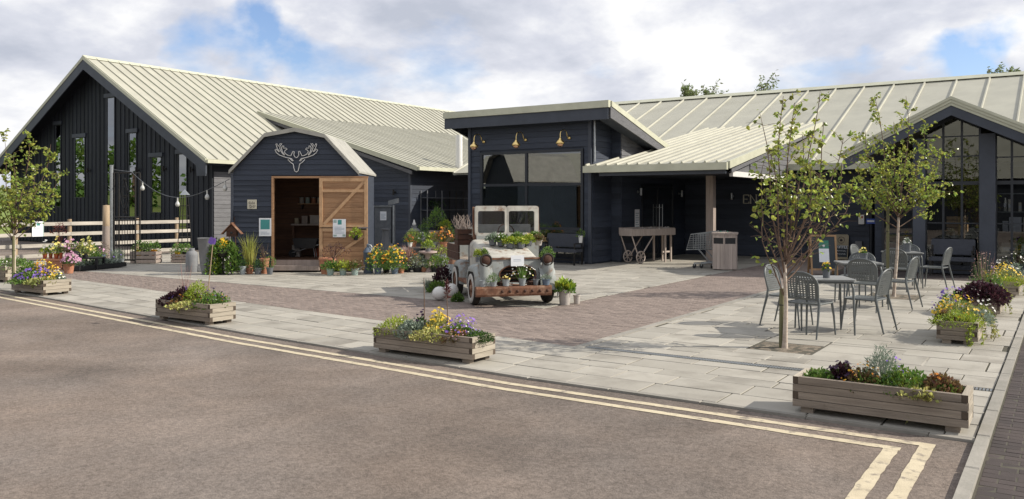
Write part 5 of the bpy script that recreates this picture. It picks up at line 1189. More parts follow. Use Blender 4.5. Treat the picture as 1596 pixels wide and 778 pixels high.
CH = [(-2.87, 11.56, rad(-12), 'chair with its back to the camera at the nearest cafe table'),
      (-3.34, 12.3, rad(-98), 'chair with sunlit front behind the birch trunk, left of the nearest table'),
      (-2.34, 12.45, rad(80), 'chair seen from the side at the right of the nearest table'),
      (-2.74, 14.82, rad(-10), 'chair with its back to the camera at the middle table'),
      (-2.42, 15.55, rad(80), 'chair seen from the side at the right of the middle table'),
      (-3.2, 16.25, rad(172), 'chair on the far side of the middle table, only its rounded back showing'),
      (-3.62, 19.5, rad(-100), 'small pale sunlit chair back left of the farthest table'),
      (-2.85, 18.55, rad(-8), 'chair with its back to the camera at the farthest table, behind the mossy birch stake'),
      (-2.3, 19.35, rad(80), 'chair seen from the side at the right of the farthest table, before the bench'),
      (-2.95, 20.05, rad(175), 'chair on the far side of the farthest table, below the glazed gable')]
c0 = chair(CH[0][3]); c0.location = (CH[0][0], CH[0][1], 0); c0.rotation_euler = (0, 0, CH[0][2]); ROOT[c0.name] = ((CH[0][0], CH[0][1], 0), CH[0][2])
for x, y, a, l in CH[1:]: dup(c0, (x, y, 0), a, l)
def tpot(px, py, d_at, pot, label, fol):
    p = at(px, py, depth(d_at)); p.z = .746; S = depth(d_at) / FPX; potted(0, 0, 0, pot, 12, 14, fol, label, group='small pots on the cafe tables', loc=p, S=S, taper=.85)
tpot(1288, 430, (TB[0][0] + .0, TB[0][1] - .05), 'zinc_dark', 'small zinc pot with yellow and dark violas on the nearest table', [B('leaf_green', 12, 8, 40, L=.03), FL('fl_yellow', 13, 12, 9, r=.02), FL('fl_dark', 14, 11, 8, r=.018)])
tpot(1346, 407, (TB[1][0], TB[1][1]), 'zinc_dark', 'small zinc pot with cream flowers on the middle table', [B('leaf_green', 9, 6, 30, L=.03), FL('fl_lemon', 10, 9, 12, r=.025)])
tpot(1414, 391, (TB[2][0], TB[2][1]), 'zinc_dark', 'small zinc pot with a pale cabbage plant on the farthest table', [B('leaf_silver', 13, 9, 40, L=.04), FL('fl_white', 10, 8, 8, r=.03)])

# ------------------------------------------------------------------ benches
def bench(x0, x1, y, label, rz=0.0, seat_h=.44):
    W = x1 - x0; t = thing('padded_bench', label, 'bench', ((x0 + x1) / 2, y, 0), rz); h = W / 2
    b = MB(); p = rrect(h - .02, .19, .04); b.prism([(x, -.2 + .03 * (z > 0), seat_h + .26 + z) for x, z in p], (0, .07, 0)); b.build('backrest', M['cushion'], t, local=True).location = (0, .42, 0)
    b = MB(); p = rrect(h - .01, .24, .05); b.prism([(x, yy, seat_h - .07) for x, yy in p], (0, 0, .08)); b.build('seat', M['cushion'], t, local=True)
    for s in (-1, 1):
        for yy in (-.22, .24):
            b = MB(); b.box(s * (h - .05) - .02, s * (h - .05) + .02, yy - .02, yy + .02, 0, seat_h - .072 if yy < 0 else seat_h + .3); b.build('leg', M['iron'], t, local=True)
        b = MB(); b.box(s * (h - .05) - .018, s * (h - .05) + .018, -.23, .25, seat_h + .16, seat_h + .19); b.build('armrest', M['iron'], t, local=True)
        b = MB(); b.box(s * (h - .05) - .015, s * (h - .05) + .015, -.215, -.19, seat_h - .07, seat_h + .16); b.build('arm_post', M['iron'], t, local=True)
    b = MB(); b.box(-h + .06, h - .06, .02, .05, .12, .15); b.build('stretcher', M['iron'], t, local=True)
    return t
q0, q1 = PY(844, 400, 21.0), PY(902, 400, 21.0); bench(q0.x, q1.x, 21.05, 'dark slate padded bench against the shop block, right of the truck')
q0, q1 = PY(1448, 400, 23.0), PY(1520, 400, 23.0); bench(q0.x, q1.x, 23.0, 'dark slate padded bench in front of the glazed gable')

# ------------------------------------------------------------------ wheeled barrow with a tray of bulbs
p0, p1 = G(985, 412), G(1052, 408)
bw_ = thing('wooden_barrow', 'rustic wooden barrow with spoked wheels by the entrance', 'barrow', (p0.x, p0.y, 0), math.atan2(p1.y - p0.y, p1.x - p0.x)); LW = (p1 - p0).length + .02; m = M['bleached']
zt = 1.02; DP = .55
b = MB()
b.box(0, LW, 0, .025, zt - .2, zt); b.box(0, LW, DP - .025, DP, zt - .16, zt + .04); b.box(0, .025, .026, DP - .026, zt - .2, zt + .02); b.box(LW - .025, LW, .026, DP - .026, zt - .2, zt + .02); b.build('tray_side', m, bw_, local=True)
b = MB(); b.box(.026, LW - .026, .026, DP - .026, zt - .19, zt - .165); b.build('tray_floor', m, bw_, local=True)
wx = LW * .2; wr = .19
for yy in (.06, DP - .03):
    b = MB(); b.tube([(.06, yy, zt - .2), (wx - .05, yy, wr + .02)], .02, 6); b.tube([(LW * .52, yy, zt - .2), (wx + .06, yy, wr + .02)], .02, 6); b.build('strut', m, bw_, local=True)
    w = MB(); ring = [(wx + wr * math.cos(rad(a)), yy - .05 if yy < .2 else yy + .03, wr + wr * math.sin(rad(a))) for a in range(0, 361, 18)]; 
    w.tube([(wx + (wr - .02) * math.cos(rad(a)), ring[0][1], wr + (wr - .02) * math.sin(rad(a))) for a in range(0, 361, 18)], .02, 6, cap=False); wh = w.build('wheel', m, bw_, local=True)
    for k in range(7):
        a = 2 * math.pi * k / 7; b = MB(); b.tube([(wx + .03 * math.cos(a), ring[0][1], wr + .03 * math.sin(a)), (wx + (wr - .03) * math.cos(a), ring[0][1], wr + (wr - .03) * math.sin(a))], .013, 5); b.build('spoke', m, wh, local=True)
    b = MB(); b.tube([(wx, ring[0][1] - .03, wr), (wx, ring[0][1] + .03, wr)], .04, 8); b.build('hub', m, wh, local=True)
b = MB(); b.tube([(wx, .0, wr), (wx, DP + .02, wr)], .015, 6); b.build('axle', M['iron'], bw_, local=True)
for yy in (.02, DP - .06):
    b = MB(); b.box(LW * .77, LW * .77 + .045, yy, yy + .045, 0, zt - .2); b.box(LW - .05, LW - .005, yy, yy + .045, 0, zt - .2) if yy > .2 else b.box(LW - .05, LW - .005, yy + .12, yy + .165, 0, zt - .2); b.build('leg', m, bw_, local=True)
b = MB(); b.box(LW * .77 + .046, LW - .051, .16, .2, .28, .33); b.build('stretcher', m, bw_, local=True)
for i, (xx, l) in enumerate(((.3, 'heap of pale bulbs at the left of the barrow tray'), (.55, 'pale paper packet in the middle of the barrow tray'), (.82, 'heap of pale twisted roots at the right of the barrow tray'))):
    c = Vector((p0.x, p0.y, 0)) + (p1 - p0).normalized() * LW * xx + Vector((-.55, .83, 0)) * .22; t = thing('bulb_heap', l, 'bulbs', (c.x, c.y, zt - .165))
    b = MB()
    for k in range(16): b.lathe([(.001, -.03), (.03, -.01), (.032, .015), (.012, .04), (.001, .05)], 7, (R.gauss(0, .07), R.gauss(0, .06), .06 + R.random() * .12))
    b.build('bulbs', M['stoneware'], t, local=True)['kind'] = 'stuff'

# ------------------------------------------------------------------ litter bin
p = G(1126, 421); bn = thing('litter_bin', 'hexagonal weathered wooden litter bin beside the canopy post', 'litter bin', (p.x, p.y + .2, 0), YAW + rad(12)); r = .36; hb = 1.0
for k in range(6):
    a0, a1 = rad(60 * k), rad(60 * (k + 1)); A, Bp = Vector((r * math.cos(a0), r * math.sin(a0), 0)), Vector((r * math.cos(a1), r * math.sin(a1), 0)); n_ = ((A + Bp) / 2).normalized()
    pn = MB(); pn.prism([A * .97 + Vector((0, 0, .04)), Bp * .97 + Vector((0, 0, .04)), Bp * .97 + Vector((0, 0, hb - .05)), A * .97 + Vector((0, 0, hb - .05))], -n_ * .02); panel = pn.build('panel', m, bn, local=True)
    for j in range(3):
        u0, u1 = j / 3 + .008, (j + 1) / 3 - .008; b = MB(); q0, q1 = A.lerp(Bp, u0), A.lerp(Bp, u1)
        zb = .025; ztop = hb - .05
        if True:   # posting slots cut through the upper part
            for za, zb2 in ((.025, hb - .3), (hb - .14, hb - .05)): b.prism([q0 + Vector((0, 0, za)), q1 + Vector((0, 0, za)), q1 + Vector((0, 0, zb2)), q0 + Vector((0, 0, zb2))], -n_ * .018)
            if j != 1:
                e0, e1 = (u0, u0 + .07) if j == 0 else (u1 - .07, u1); b.prism([A.lerp(Bp, e0) + Vector((0, 0, hb - .3)), A.lerp(Bp, e1) + Vector((0, 0, hb - .3)), A.lerp(Bp, e1) + Vector((0, 0, hb - .14)), A.lerp(Bp, e0) + Vector((0, 0, hb - .14))], -n_ * .018)
        else: b.prism([q0 + Vector((0, 0, .025)), q1 + Vector((0, 0, .025)), q1 + Vector((0, 0, ztop)), q0 + Vector((0, 0, ztop))], -n_ * .018)
        b.build('plank', m, panel, local=True)
    if True:
        b = MB(); q0, q1 = A.lerp(Bp, .08) - n_ * .007, A.lerp(Bp, .92) - n_ * .007; b.quad(q0 + Vector((0, 0, hb - .3)), q1 + Vector((0, 0, hb - .3)), q1 + Vector((0, 0, hb - .14)), q0 + Vector((0, 0, hb - .14))); b.build('slot', M['plastic'], panel, local=True)
b = MB(); b.prism([((r + .03) * math.cos(rad(60 * k)), (r + .03) * math.sin(rad(60 * k)), hb - .05) for k in range(6)], (0, 0, .05)); b.build('lid', m, bn, local=True)

# ------------------------------------------------------------------ shopping trolley (a nested pair behind the post)
def trolley(loc, rz, label):
    t = thing('shopping_trolley', label, 'shopping trolley', loc, rz, 'wire shopping trolleys'); s = M['steel']; b = MB(); fr = MB()
    def wire(p, q, r=.004): b.tube([p, q], r, 4, cap=False)
    # basket: x 0..0.75 front narrow, y +-
    def P(u, v, w): y = (.2 + .07 * u) * v; z = .5 + .42 * w + .06 * u * w + .04 * u; return (-.1 + .75 * u - .12 * (1 - w) * (u < .01), y, z)
    n = 11
    for k in range(n + 1):
        u = k / n
        for v in (-1, 1): wire(P(u, v, 0), P(u, v, 1))
        wire(P(u, -1, 0), P(u, 1, 0))
    for w in [i / 7 for i in range(8)]:
        rr_ = .008 if w == 1 else .004
        for v in (-1, 1): wire(P(0, v, w), P(1, v, w), rr_)
        wire(P(0, -1, w), P(0, 1, w), rr_); wire(P(1, -1, w), P(1, 1, w), rr_)
    for k in range(9):
        v = -1 + 2 * k / 8; wire(P(0, v, 0), P(1, v, 0)); wire(P(0, v, 0), P(0, v, 1)); wire(P(1, v, 0), P(1, v, 1))
    b.build('basket', s, t, local=True)
    for v in (-1, 1):
        fr.tube([(.66, v * .27, .98), (.6, v * .26, .5), (.5, v * .25, .18), (-.02, v * .2, .12)], .012, 6); fr.tube([(.1, v * .2, .52), (.42, v * .22, .16)], .01, 6)
    fr.build('frame', s, t, local=True)
    b = MB(); b.tube([(.7, -.29, 1.0), (.7, .29, 1.0)], .016, 8); b.build('handle', M['greenprint'], t, local=True)
    b = MB()
    for k in range(5): b.tube([(.0 + k * .1, -.19, .14), (.0 + k * .1, .19, .14)], .006, 4)
    b.build('lower_rack', s, t, local=True)
    for x, y in ((0, .18), (0, -.18), (.48, .24), (.48, -.24)):
        b = MB(); b.tube([(x, y - .015, .05), (x, y + .015, .05)], .05, 12); w_ = b.build('wheel', M['plastic'], t, local=True)
        b = MB(); b.box(x - .015, x + .015, y - .022, y + .022, .075, .13); b.build('castor', s, w_, local=True)
    return t
p = G(1083, 418); tr0 = trolley((p.x - .05, p.y + .1, 0), rad(20), 'silver wire shopping trolley pushed in beside the canopy post, front of the nest')
dup(tr0, (p.x + .12, p.y + .18, 0), rad(20), 'second shopping trolley nested into the first behind the canopy post')

# ------------------------------------------------------------------ lettering
SER = {'E': [((0, 0), (0, 1)), ((0, 1), (.62, 1)), ((0, .5), (.48, .5)), ((0, 0), (.64, 0)), ((.62, 1), (.62, .82)), ((.64, 0), (.64, .2))],
       'N': [((0, 0), (0, 1)), ((0, 1), (.7, 0)), ((.7, 0), (.7, 1)), ((-.1, 0), (.1, 0)), ((.58, 1), (.82, 1)), ((-.1, 1), (.02, 1))],
       'T': [((.35, 0), (.35, 1)), ((0, 1), (.7, 1)), ((0, 1), (0, .8)), ((.7, 1), (.7, .8)), ((.22, 0), (.48, 0))],
       'R': [((0, 0), (0, 1)), ((0, 1), (.4, 1)), ((.4, 1), (.56, .88)), ((.56, .88), (.56, .64)), ((.56, .64), (.4, .52)), ((.4, .52), (0, .52)), ((.34, .52), (.68, 0)), ((-.1, 0), (.12, 0)), ((-.1, 1), (0, 1)), ((.6, 0), (.76, 0))],
       'A': [((0, 0), (.36, 1)), ((.36, 1), (.72, 0)), ((.13, .35), (.6, .35)), ((-.1, 0), (.12, 0)), ((.6, 0), (.84, 0))],
       'C': [((.62, .84), (.62, 1)), ((.62, .82), (.48, .97)), ((.48, .97), (.26, .98)), ((.26, .98), (.06, .76)), ((.06, .76), (0, .5)), ((0, .5), (.06, .24)), ((.06, .24), (.26, .02)), ((.26, .02), (.48, .03)), ((.48, .03), (.64, .2))],
       'O': [((.34, 1), (.1, .8)), ((.1, .8), (0, .5)), ((0, .5), (.1, .2)), ((.1, .2), (.34, 0)), ((.34, 0), (.58, .2)), ((.58, .2), (.68, .5)), ((.68, .5), (.58, .8)), ((.58, .8), (.34, 1))],
       'D': [((0, 0), (0, 1)), ((0, 1), (.34, 1)), ((.34, 1), (.6, .78)), ((.6, .78), (.64, .5)), ((.64, .5), (.6, .22)), ((.6, .22), (.34, 0)), ((.34, 0), (0, 0)), ((-.1, 0), (.05, 0)), ((-.1, 1), (.05, 1))],
       'I': [((.1, 0), (.1, 1)), ((-.03, 0), (.23, 0)), ((-.03, 1), (.23, 1))],
       'S': [((.5, .84), (.36, .98)), ((.36, .98), (.14, .96)), ((.14, .96), (.04, .76)), ((.04, .76), (.14, .58)), ((.14, .58), (.42, .42)), ((.42, .42), (.52, .24)), ((.52, .24), (.42, .04)), ((.42, .04), (.16, .02)), ((.16, .02), (0, .18)), ((.5, .84), (.52, 1))],
       'F': [((0, 0), (0, 1)), ((0, 1), (.6, 1)), ((0, .52), (.46, .52)), ((.6, 1), (.6, .82)), ((-.1, 0), (.14, 0))]}
WID = dict(E=.72, N=.86, T=.78, R=.8, A=.84, C=.74, O=.78, D=.76, I=.34, S=.64, F=.7)
def letters(txt, o, ux, uz, out, h, sw, parent, mat, space=.12, single=True, local=False):
    """raised serif capitals: one object per letter, or one part for small print"""
    o, ux, uz, out = Vector(o), Vector(ux), Vector(uz), Vector(out); x = 0.0; allb = MB()
    for ch in txt:
        if ch == ' ': x += .4 * h; continue
        b = MB() if single else allb
        for k, ((a, c), (e, f)) in enumerate(SER[ch]):
            th = sw * (1.0 if a == e and abs(c - f) > .4 else .62)
            b.beam(o + ux * (x + a * h) + uz * c * h + out * (.0006 * k), o + ux * (x + e * h) + uz * f * h + out * (.0006 * k), th, .012, up=out)
        if single: b.build('letter', M[mat], parent, local=local)
        x += (WID[ch] + space) * h
    if not single: allb.build('lettering', M[mat], parent, local=local)
    return x
e0, e1 = PY(1159, 317, HWY - .03), PY(1240, 317, HWY - .03); hl = PY(1159, 304, HWY).z - e0.z
es = thing('entrance_sign', 'cream serif letters reading ENTRANCE on the dark wall', 'sign', e0)
wd = sum(WID[c] + .12 for c in 'ENTRANCE') - .12; hl2 = (e1.x - e0.x) / wd
letters('ENTRANCE', e0, (1, 0, 0), (0, 0, 1), (0, -1, 0), max(hl, .2), .04, es, 'cream_sign')

# ------------------------------------------------------------------ A-board and the two leaning cafe signs
p = G(1282, 428); ab = thing('a_board', 'oak framed chalkboard A-board with a teal and white notice', 'sign board', (p.x, p.y, 0), YAW - rad(8))
S = depth(p) / FPX; w, h = 40 * S, 62 * S
def aframe(sgn):
    b = MB(); by = lambda z: sgn * (.22 * (1 - z / h)); f = .045
    def pt(x, z, o=0): return Vector((x, by(z) + o, z))
    for x0, x1, z0, z1 in ((-w / 2, -w / 2 + f, .0, h), (w / 2 - f, w / 2, .0, h), (-w / 2 + f, w / 2 - f, h - f, h), (-w / 2 + f, w / 2 - f, .12, .12 + f)):
        b.prism([pt(x0, z0), pt(x1, z0), pt(x1, z1), pt(x0, z1)], (0, sgn * .022, 0))
    fr = b.build('frame', M['oak'], ab, local=True)
    b = MB(); b.prism([pt(-w / 2 + f, .12 + f), pt(w / 2 - f, .12 + f), pt(w / 2 - f, h - f), pt(-w / 2 + f, h - f)], (0, sgn * .01, 0)); bd = b.build('board', M['chalk'], ab, local=True)
    return bd, pt
bd, pt = aframe(-1); aframe(1)
b = MB(); x0, x1, z0, z1 = -.11, .13, .32, h - .14; zs = z0 + (z1 - z0) * .62
b.poly([pt(x0, z0, -.014), pt(x1, z0, -.014), pt(x1, zs, -.014), pt(x0, zs, -.014)]); notice = b.build('notice', M['paper'], bd, local=True)
b = MB(); b.poly([pt(x0, zs + .001, -.0145), pt(x1, zs + .001, -.0145), pt(x1, z1, -.0145), pt(x0, z1, -.0145)]); b.build('notice_heading', M['greenprint'], bd, local=True)
b = MB(); b.add([pt(.01 + .03 * math.cos(a), zs + .07 + .03 * math.sin(a), -.0155) for a in [k * .5236 for k in range(12)]], [tuple(range(12))]); b.build('emblem', M['paper'], bd, local=True)
# left sign: CO / DIS showing
def leaning(px0, px1, ytop, ybot, label, y):
    a, c = PY(px0, ybot, y), PY(px1, ytop, y); t = thing('cafe_sign', label, 'sign board', (a.x, y, 0), 0); return t, c.x - a.x, c.z
SY = HWY - .32
t, w, h = leaning(1258, 1283, 361, 402, 'tall dark cafe sign with pale lettering leaning on the wall behind the A-board', SY)
def sp_(x, z, o=0): return Vector((x, .2 * z / h - o, z))
def panel(nm, mat, x0, x1, z0, z1, o=0.0, th=.02):
    b = MB(); b.prism([sp_(x0, z0, o), sp_(x1, z0, o), sp_(x1, z1, o), sp_(x0, z1, o)], (0, th, 0)); return b.build(nm, M[mat], t, local=True)
panel('board', 'sign_brown', 0, w, .02, h); panel('white_band', 'lilac_sign', .02, w - .02, h * .66, h * .8, .004, .003); panel('lower_band', 'chalk', .015, w - .015, h * .22, h * .655, .004, .003)
LU, LO = Vector((0, .2 / h, 1)).normalized(), Vector((0, -1, .2 / h)).normalized()
letters('CO', sp_(.05, h * .47, .008), (1, 0, 0), LU, LO, .15, .03, t, 'paper', single=False, local=True); letters('DIS', sp_(.03, h * .29, .008), (1, 0, 0), LU, LO, .15, .03, t, 'paper', single=False, local=True)
def scribble(x0, x1, z, hh, mat, n=9, o=.008):
    b = MB(); pts = []
    for i in range(n * 3 + 1): s = i / (n * 3); pts.append(sp_(x0 + (x1 - x0) * s, z + hh * .5 * math.sin(i * 2.1) * R.uniform(.5, 1), o))
    b.tube(pts, hh * .12, 4); b.build('script_line', M[mat], t, local=True)
scribble(.1, w - .08, h * .88, .06, 'tan_sign'); scribble(.06, w - .06, h * .73, .07, 'ink')
t, w, h = leaning(1298, 1321, 366, 403, 'tan and dark cafe sign with rounded top leaning beside the entrance wall', SY)
def ppoly(x0, x1, z0, z1, o):
    pts = [sp_(x0, z0, o), sp_(x1, z0, o)]; r = .07
    for cx, a0 in ((x1 - r, 0), (x0 + r, 90)):
        for k in range(5): a = rad(a0 + 22.5 * k); pts.append(sp_(cx + r * math.cos(a), z1 - r + r * math.sin(a), o))
    return pts
b = MB(); b.prism(ppoly(0, w, .02, h, 0), (0, .02, 0)); b.build('board', M['tan_sign'], t, local=True)
panel('lower_band', 'chalk', .02, w - .02, h * .12, h * .57, .004, .003)
letters('COFFEE', sp_(.055, h * .46, .008), (1, 0, 0), LU, LO, .078, .016, t, 'paper', single=False, local=True)
scribble(.07, w - .07, h * .36, .05, 'paper', 6); scribble(.07, w - .07, h * .24, .05, 'paper', 6)
b = MB(); ring = [sp_(w / 2 + .1 * math.cos(k * .524), h * .78 + .1 * math.sin(k * .524), .006) for k in range(13)]; b.tube(ring, .007, 4, cap=False); b.lathe([(.001, 0), (.045, 0), (.03, .008), (.001, .01)], 10, sp_(w / 2, h * .77, .006), Matrix.Rotation(rad(90), 3, 'X')); b.build('emblem', M['sign_brown'], t, local=True)

# ------------------------------------------------------------------ fittings on the walls
for px, py in ((754, 221), (819, 218), (887, 215)):
    q = PY(px, py, TY - .02); lab = {754: 'brass swan neck lamp nearest the barn, above the large window', 819: 'brass swan neck lamp in the middle above the large window', 887: 'brass swan neck lamp nearest the canopy, above the large window'}[px]
    t = thing('swan_neck_lamp', lab, 'wall lamp', q, 0, 'brass swan neck lamps over the large window'); RX = Matrix.Rotation(rad(90), 3, 'X')
    b = MB(); b.lathe([(.001, 0), (.055, 0), (.05, .02), (.02, .035), (.001, .036)], 16, (0, 0, 0), RX); b.build('wall_rose', M['brass'], t, local=True)
    # arm rises out of the rose, arches over and drops into the shade
    pts = [(0, -.03, 0)] + [(0, -.12 - .0 - .2 + .2 * math.cos(a), .05 + .17 * math.sin(a)) for a in [rad(k) for k in range(0, 181, 18)]] + [(0, -.52, -.05)]
    b = MB(); b.tube(pts, .012, 8); b.build('arm', M['brass'], t, local=True)
    b = MB(); b.lathe([(.018, .03), (.04, .01), (.05, -.02), (.09, -.05), (.12, -.1), (.13, -.15), (.122, -.15), (.112, -.1), (.08, -.055), (.04, -.03), (.001, -.025)], 20, (0, -.52, -.06)); b.build('shade', M['brass'], t, local=True)
    b = MB(); b.lathe([(.001, -.06), (.05, -.08), (.085, -.14), (.09, -.18), (.06, -.225), (.001, -.24)], 14, (0, -.52, -.06)); b.build('bulb', M['copper'], t, local=True)
for px, py, lab in ((140, 266, 'black wall lantern on the barn between its second and tallest windows'), (182, 265, 'black wall lantern right of the tallest barn window'), (216, 265, 'black wall lantern right of the fourth barn window'), (258, 263, 'black wall lantern right of the short barn window'), (300, 265, 'black wall lantern at the right corner of the barn')):
    q = PY(px, py, BW - .02); lantern(q, (0, -1, 0), lab, 'iron', 'black wall lanterns on the barn', 'iron')
q = PY(616, 300, LY - .02); lantern(q, (0, -1, 0), 'black wall lantern on the lean-to wall above the smoker', 'iron', 'black wall lanterns on the barn', 'iron')
for px, py, lab, pl in ((994, 299, 'small steel wall light left of the glass entrance door', 'x'), (1058, 302, 'small steel wall light right of the glass entrance door', 'x'), (1142, 306, 'small steel wall light left of the entrance lettering', 'y')):
    q = PX(px, py, -11.17) if pl == 'x' else PY(px, py, HWY - .02); lantern(q, (1, 0, 0) if pl == 'x' else (0, -1, 0), lab, 'steel', 'small steel wall lights under the canopy')
def sheet(c, ux, uz, w, h, label, name='notice', mat='paper', extra=(), cat='notice', th=.004):
    c, ux, uz = Vector(c), Vector(ux).normalized(), Vector(uz); n = ux.cross(uz).normalized(); t = thing(name, label, cat, c)
    b = MB(); b.obox(n * th / 2, ux * w / 2, uz * h / 2, n * th / 2); b.build('sheet', M[mat], t, local=True)
    for k, (x0, x1, z0, z1, m_) in enumerate(extra):
        b = MB(); o = n * (th + .001 + .0004 * k); b.quad(o + ux * x0 * w + uz * z0 * h, o + ux * x1 * w + uz * z0 * h, o + ux * x1 * w + uz * z1 * h, o + ux * x0 * w + uz * z1 * h); b.build('print', M[m_], t, local=True)
    return t
def shed_pt(px, py, off): return Vector((sp.x, sp.y, 0)) + RT * (SX(px)) - FW * off * -1 * -1 + Vector((0, 0, SZ(py))) if False else Vector((sp.x, sp.y, SZ(py))) + RT * SX(px) - FW * off
lines = lambda n, z0, z1, m_='ink', x0=-.38, x1=.38: [(x0, x1 - (.2 if k % 3 == 2 else 0), z0 + (z1 - z0) * k / n, z0 + (z1 - z0) * (k + .35) / n, m_) for k in range(n)]
sheet(shed_pt(414, 354, .04), RT, (0, 0, 1), 19 * SK, 28 * SK, 'white poster with a teal square on the shed front', 'poster', 'paper', [(-.38, .38, -.12, .42, 'teal')] + lines(3, -.4, -.22), 'poster')
sheet(shed_pt(530.5, 355.5, .125), RT, (0, 0, 1), 20 * SK, 28 * SK, 'white notice with teal corners pinned to the shed door', 'notice', 'paper', [(-.12, .18, .2, .46, 'teal'), (-.46, -.2, .3, .46, 'mint'), (.25, .46, -.46, -.34, 'mint'), (-.46, -.2, -.46, -.36, 'mint')] + lines(6, -.3, .12))
pl = sheet(shed_pt(393.5, 318.5, .04), RT, (0, 0, 1), 14 * SK, 14.5 * SK, 'square cream plaque with a swirl pattern on the shed front', 'wall_plaque', 'cream_sign', (), 'plaque', .015)
b = MB()
for cx, cz, a0, sg in ((-.045, .045, 0, 1), (.05, .04, 2, -1), (-.04, -.05, 4, -1), (.05, -.045, 1, 1)):
    pts = [RT * (cx + (.012 + .006 * k * .5) * math.cos(a0 + sg * k * .6)) + Vector((0, 0, cz + (.012 + .006 * k * .5) * math.sin(a0 + sg * k * .6))) - FW * .018 for k in range(11)]; b.tube(pts, .006, 4)
b.build('swirls', M['sign_brown'], pl, local=True)
sheet(PX(993, 342, -11.15), (0, 1, 0), (0, 0, 1), .34, .62, 'white notice on the dark wall left of the entrance door', 'notice', 'paper', lines(7, -.4, .4))
sheet(PY(1357, 345, HWY - .17), (1, 0, 0), (0, 0, 1), .26, .16, 'small blue plate fixed to the downpipe', 'blue_plate', 'blueplate', [(-.4, .4, -.15, .2, 'paper')], 'sign')
sheet(PY(1343, 342, HWY - .03), (1, 0, 0), (0, 0, 1), .17, .3, 'white box with a red dot on the dark wall beside the downpipe', 'alarm_box', 'white', [(.0, .3, .1, .35, 'redpot')], 'alarm box', .06)
sheet(PY(1339, 382, HWY - .03), (1, 0, 0), (0, 0, 1), .2, .24, 'small pale grey meter box low on the dark wall', 'meter_box', 'urn', (), 'box', .08)
# antler emblem over the shed door, bent from pale tube
half = [(1110, 396), (1090, 382), (1078, 340), (1072, 300), (1040, 278), (1008, 245), (1030, 230), (1062, 262), (1074, 262), (1050, 232), (1000, 222), (960, 210), (905, 190), (868, 160), (852, 125), (866, 118), (902, 152), (908, 148), (880, 112), (862, 55), (872, 50), (893, 85), (915, 50), (936, 48), (908, 92), (915, 128), (945, 175), (965, 192), (968, 186), (940, 150), (930, 105), (942, 80), (957, 78), (958, 108), (985, 105), (1000, 118), (972, 135), (965, 152), (985, 180), (1015, 195), (1042, 200), (1056, 170), (1070, 143), (1085, 148), (1080, 190), (1095, 215), (1110, 222)]
an = thing('antler_emblem', 'pale bent outline of a stag head above the shed door', 'emblem', shed_pt(462.7, 246, .05)); cxp = 1110
def an_pt(x, y, s): return RT * (s * (x - cxp) / 7.78 * SK) + Vector((0, 0, -((y - 222) / 7.78 + 2.5) * SK + .04))
b = MB(); b.tube([an_pt(x, y, 1) for x, y in half], .011, 6); b.tube([an_pt(x, y, -1) for x, y in half], .011, 6); b.build('outline', M['white'], an, local=True)
# ------------------------------------------------------------------ the old pick-up turned flower stand
wl_, wr_ = G(738, 474), G(854, 472.5); TO = (wl_ + wr_) / 2; TO.z = 0
TRZ = YAW + rad(15)
truck = thing('old_truck', 'rusty white and grey vintage pickup truck covered with potted plants', 'truck', TO, TRZ)
ex, ey = Vector((math.cos(TRZ), math.sin(TRZ), 0)), Vector((-math.sin(TRZ), math.cos(TRZ), 0))
def T(name, mat, b, parent=None, **k): return b.build(name, M[mat] if isinstance(mat, str) else mat, parent or truck, local=True, **k)
def tpt(px, py, yl):   # truck-local point on the plane yl behind the front axle
    E0 = Vector((0, 0, EYE)); r = at(px, py, 1.0) - E0; t = (yl - (E0 - TO).dot(ey)) / r.dot(ey); p = E0 + r * t - TO
    return Vector((p.dot(ex), p.dot(ey), p.z))
def tw_(v): return TO + ex * v[0] + ey * v[1] + Vector((0, 0, v[2]))
TRK = (wr_ - wl_).length / 2
# bonnet: sections from the nose back to the scuttle
def sect(y, hw, zt, zb, r, n=5):
    pts = [(-hw, zb)]
    for cx, a0 in ((-hw + r, 180), (hw - r, 90)):
        for i in range(n + 1): a = rad(a0 - 90 * i / n); pts.append((cx + r * math.cos(a), zt - r + r * math.sin(a)))
    pts.append((hw, zb)); 
    m_ = len(pts); out = []
    for x, z in pts: out.append((x, y, z + (.035 * (1 - (x / hw) ** 2) if z > zt - r - .001 else 0)))
    return out
def loft(b, secs, mi=0, smooth=True):
    n = len(secs[0]); vs = [p for s in secs for p in s]; b.add(vs, [(k * n + i, k * n + i + 1, (k + 1) * n + i + 1, (k + 1) * n + i) for k in range(len(secs) - 1) for i in range(n - 1)], mi, smooth)
b = MB(); loft(b, [sect(-.27, .455, .80, .42, .07), sect(-.2, .46, .825, .42, .09), sect(.3, .475, .93, .42, .1), sect(.75, .5, 1.02, .42, .1), sect(1.04, .52, 1.08, .42, .1)]); T('bonnet', 'oldpaint', b, angle=45)
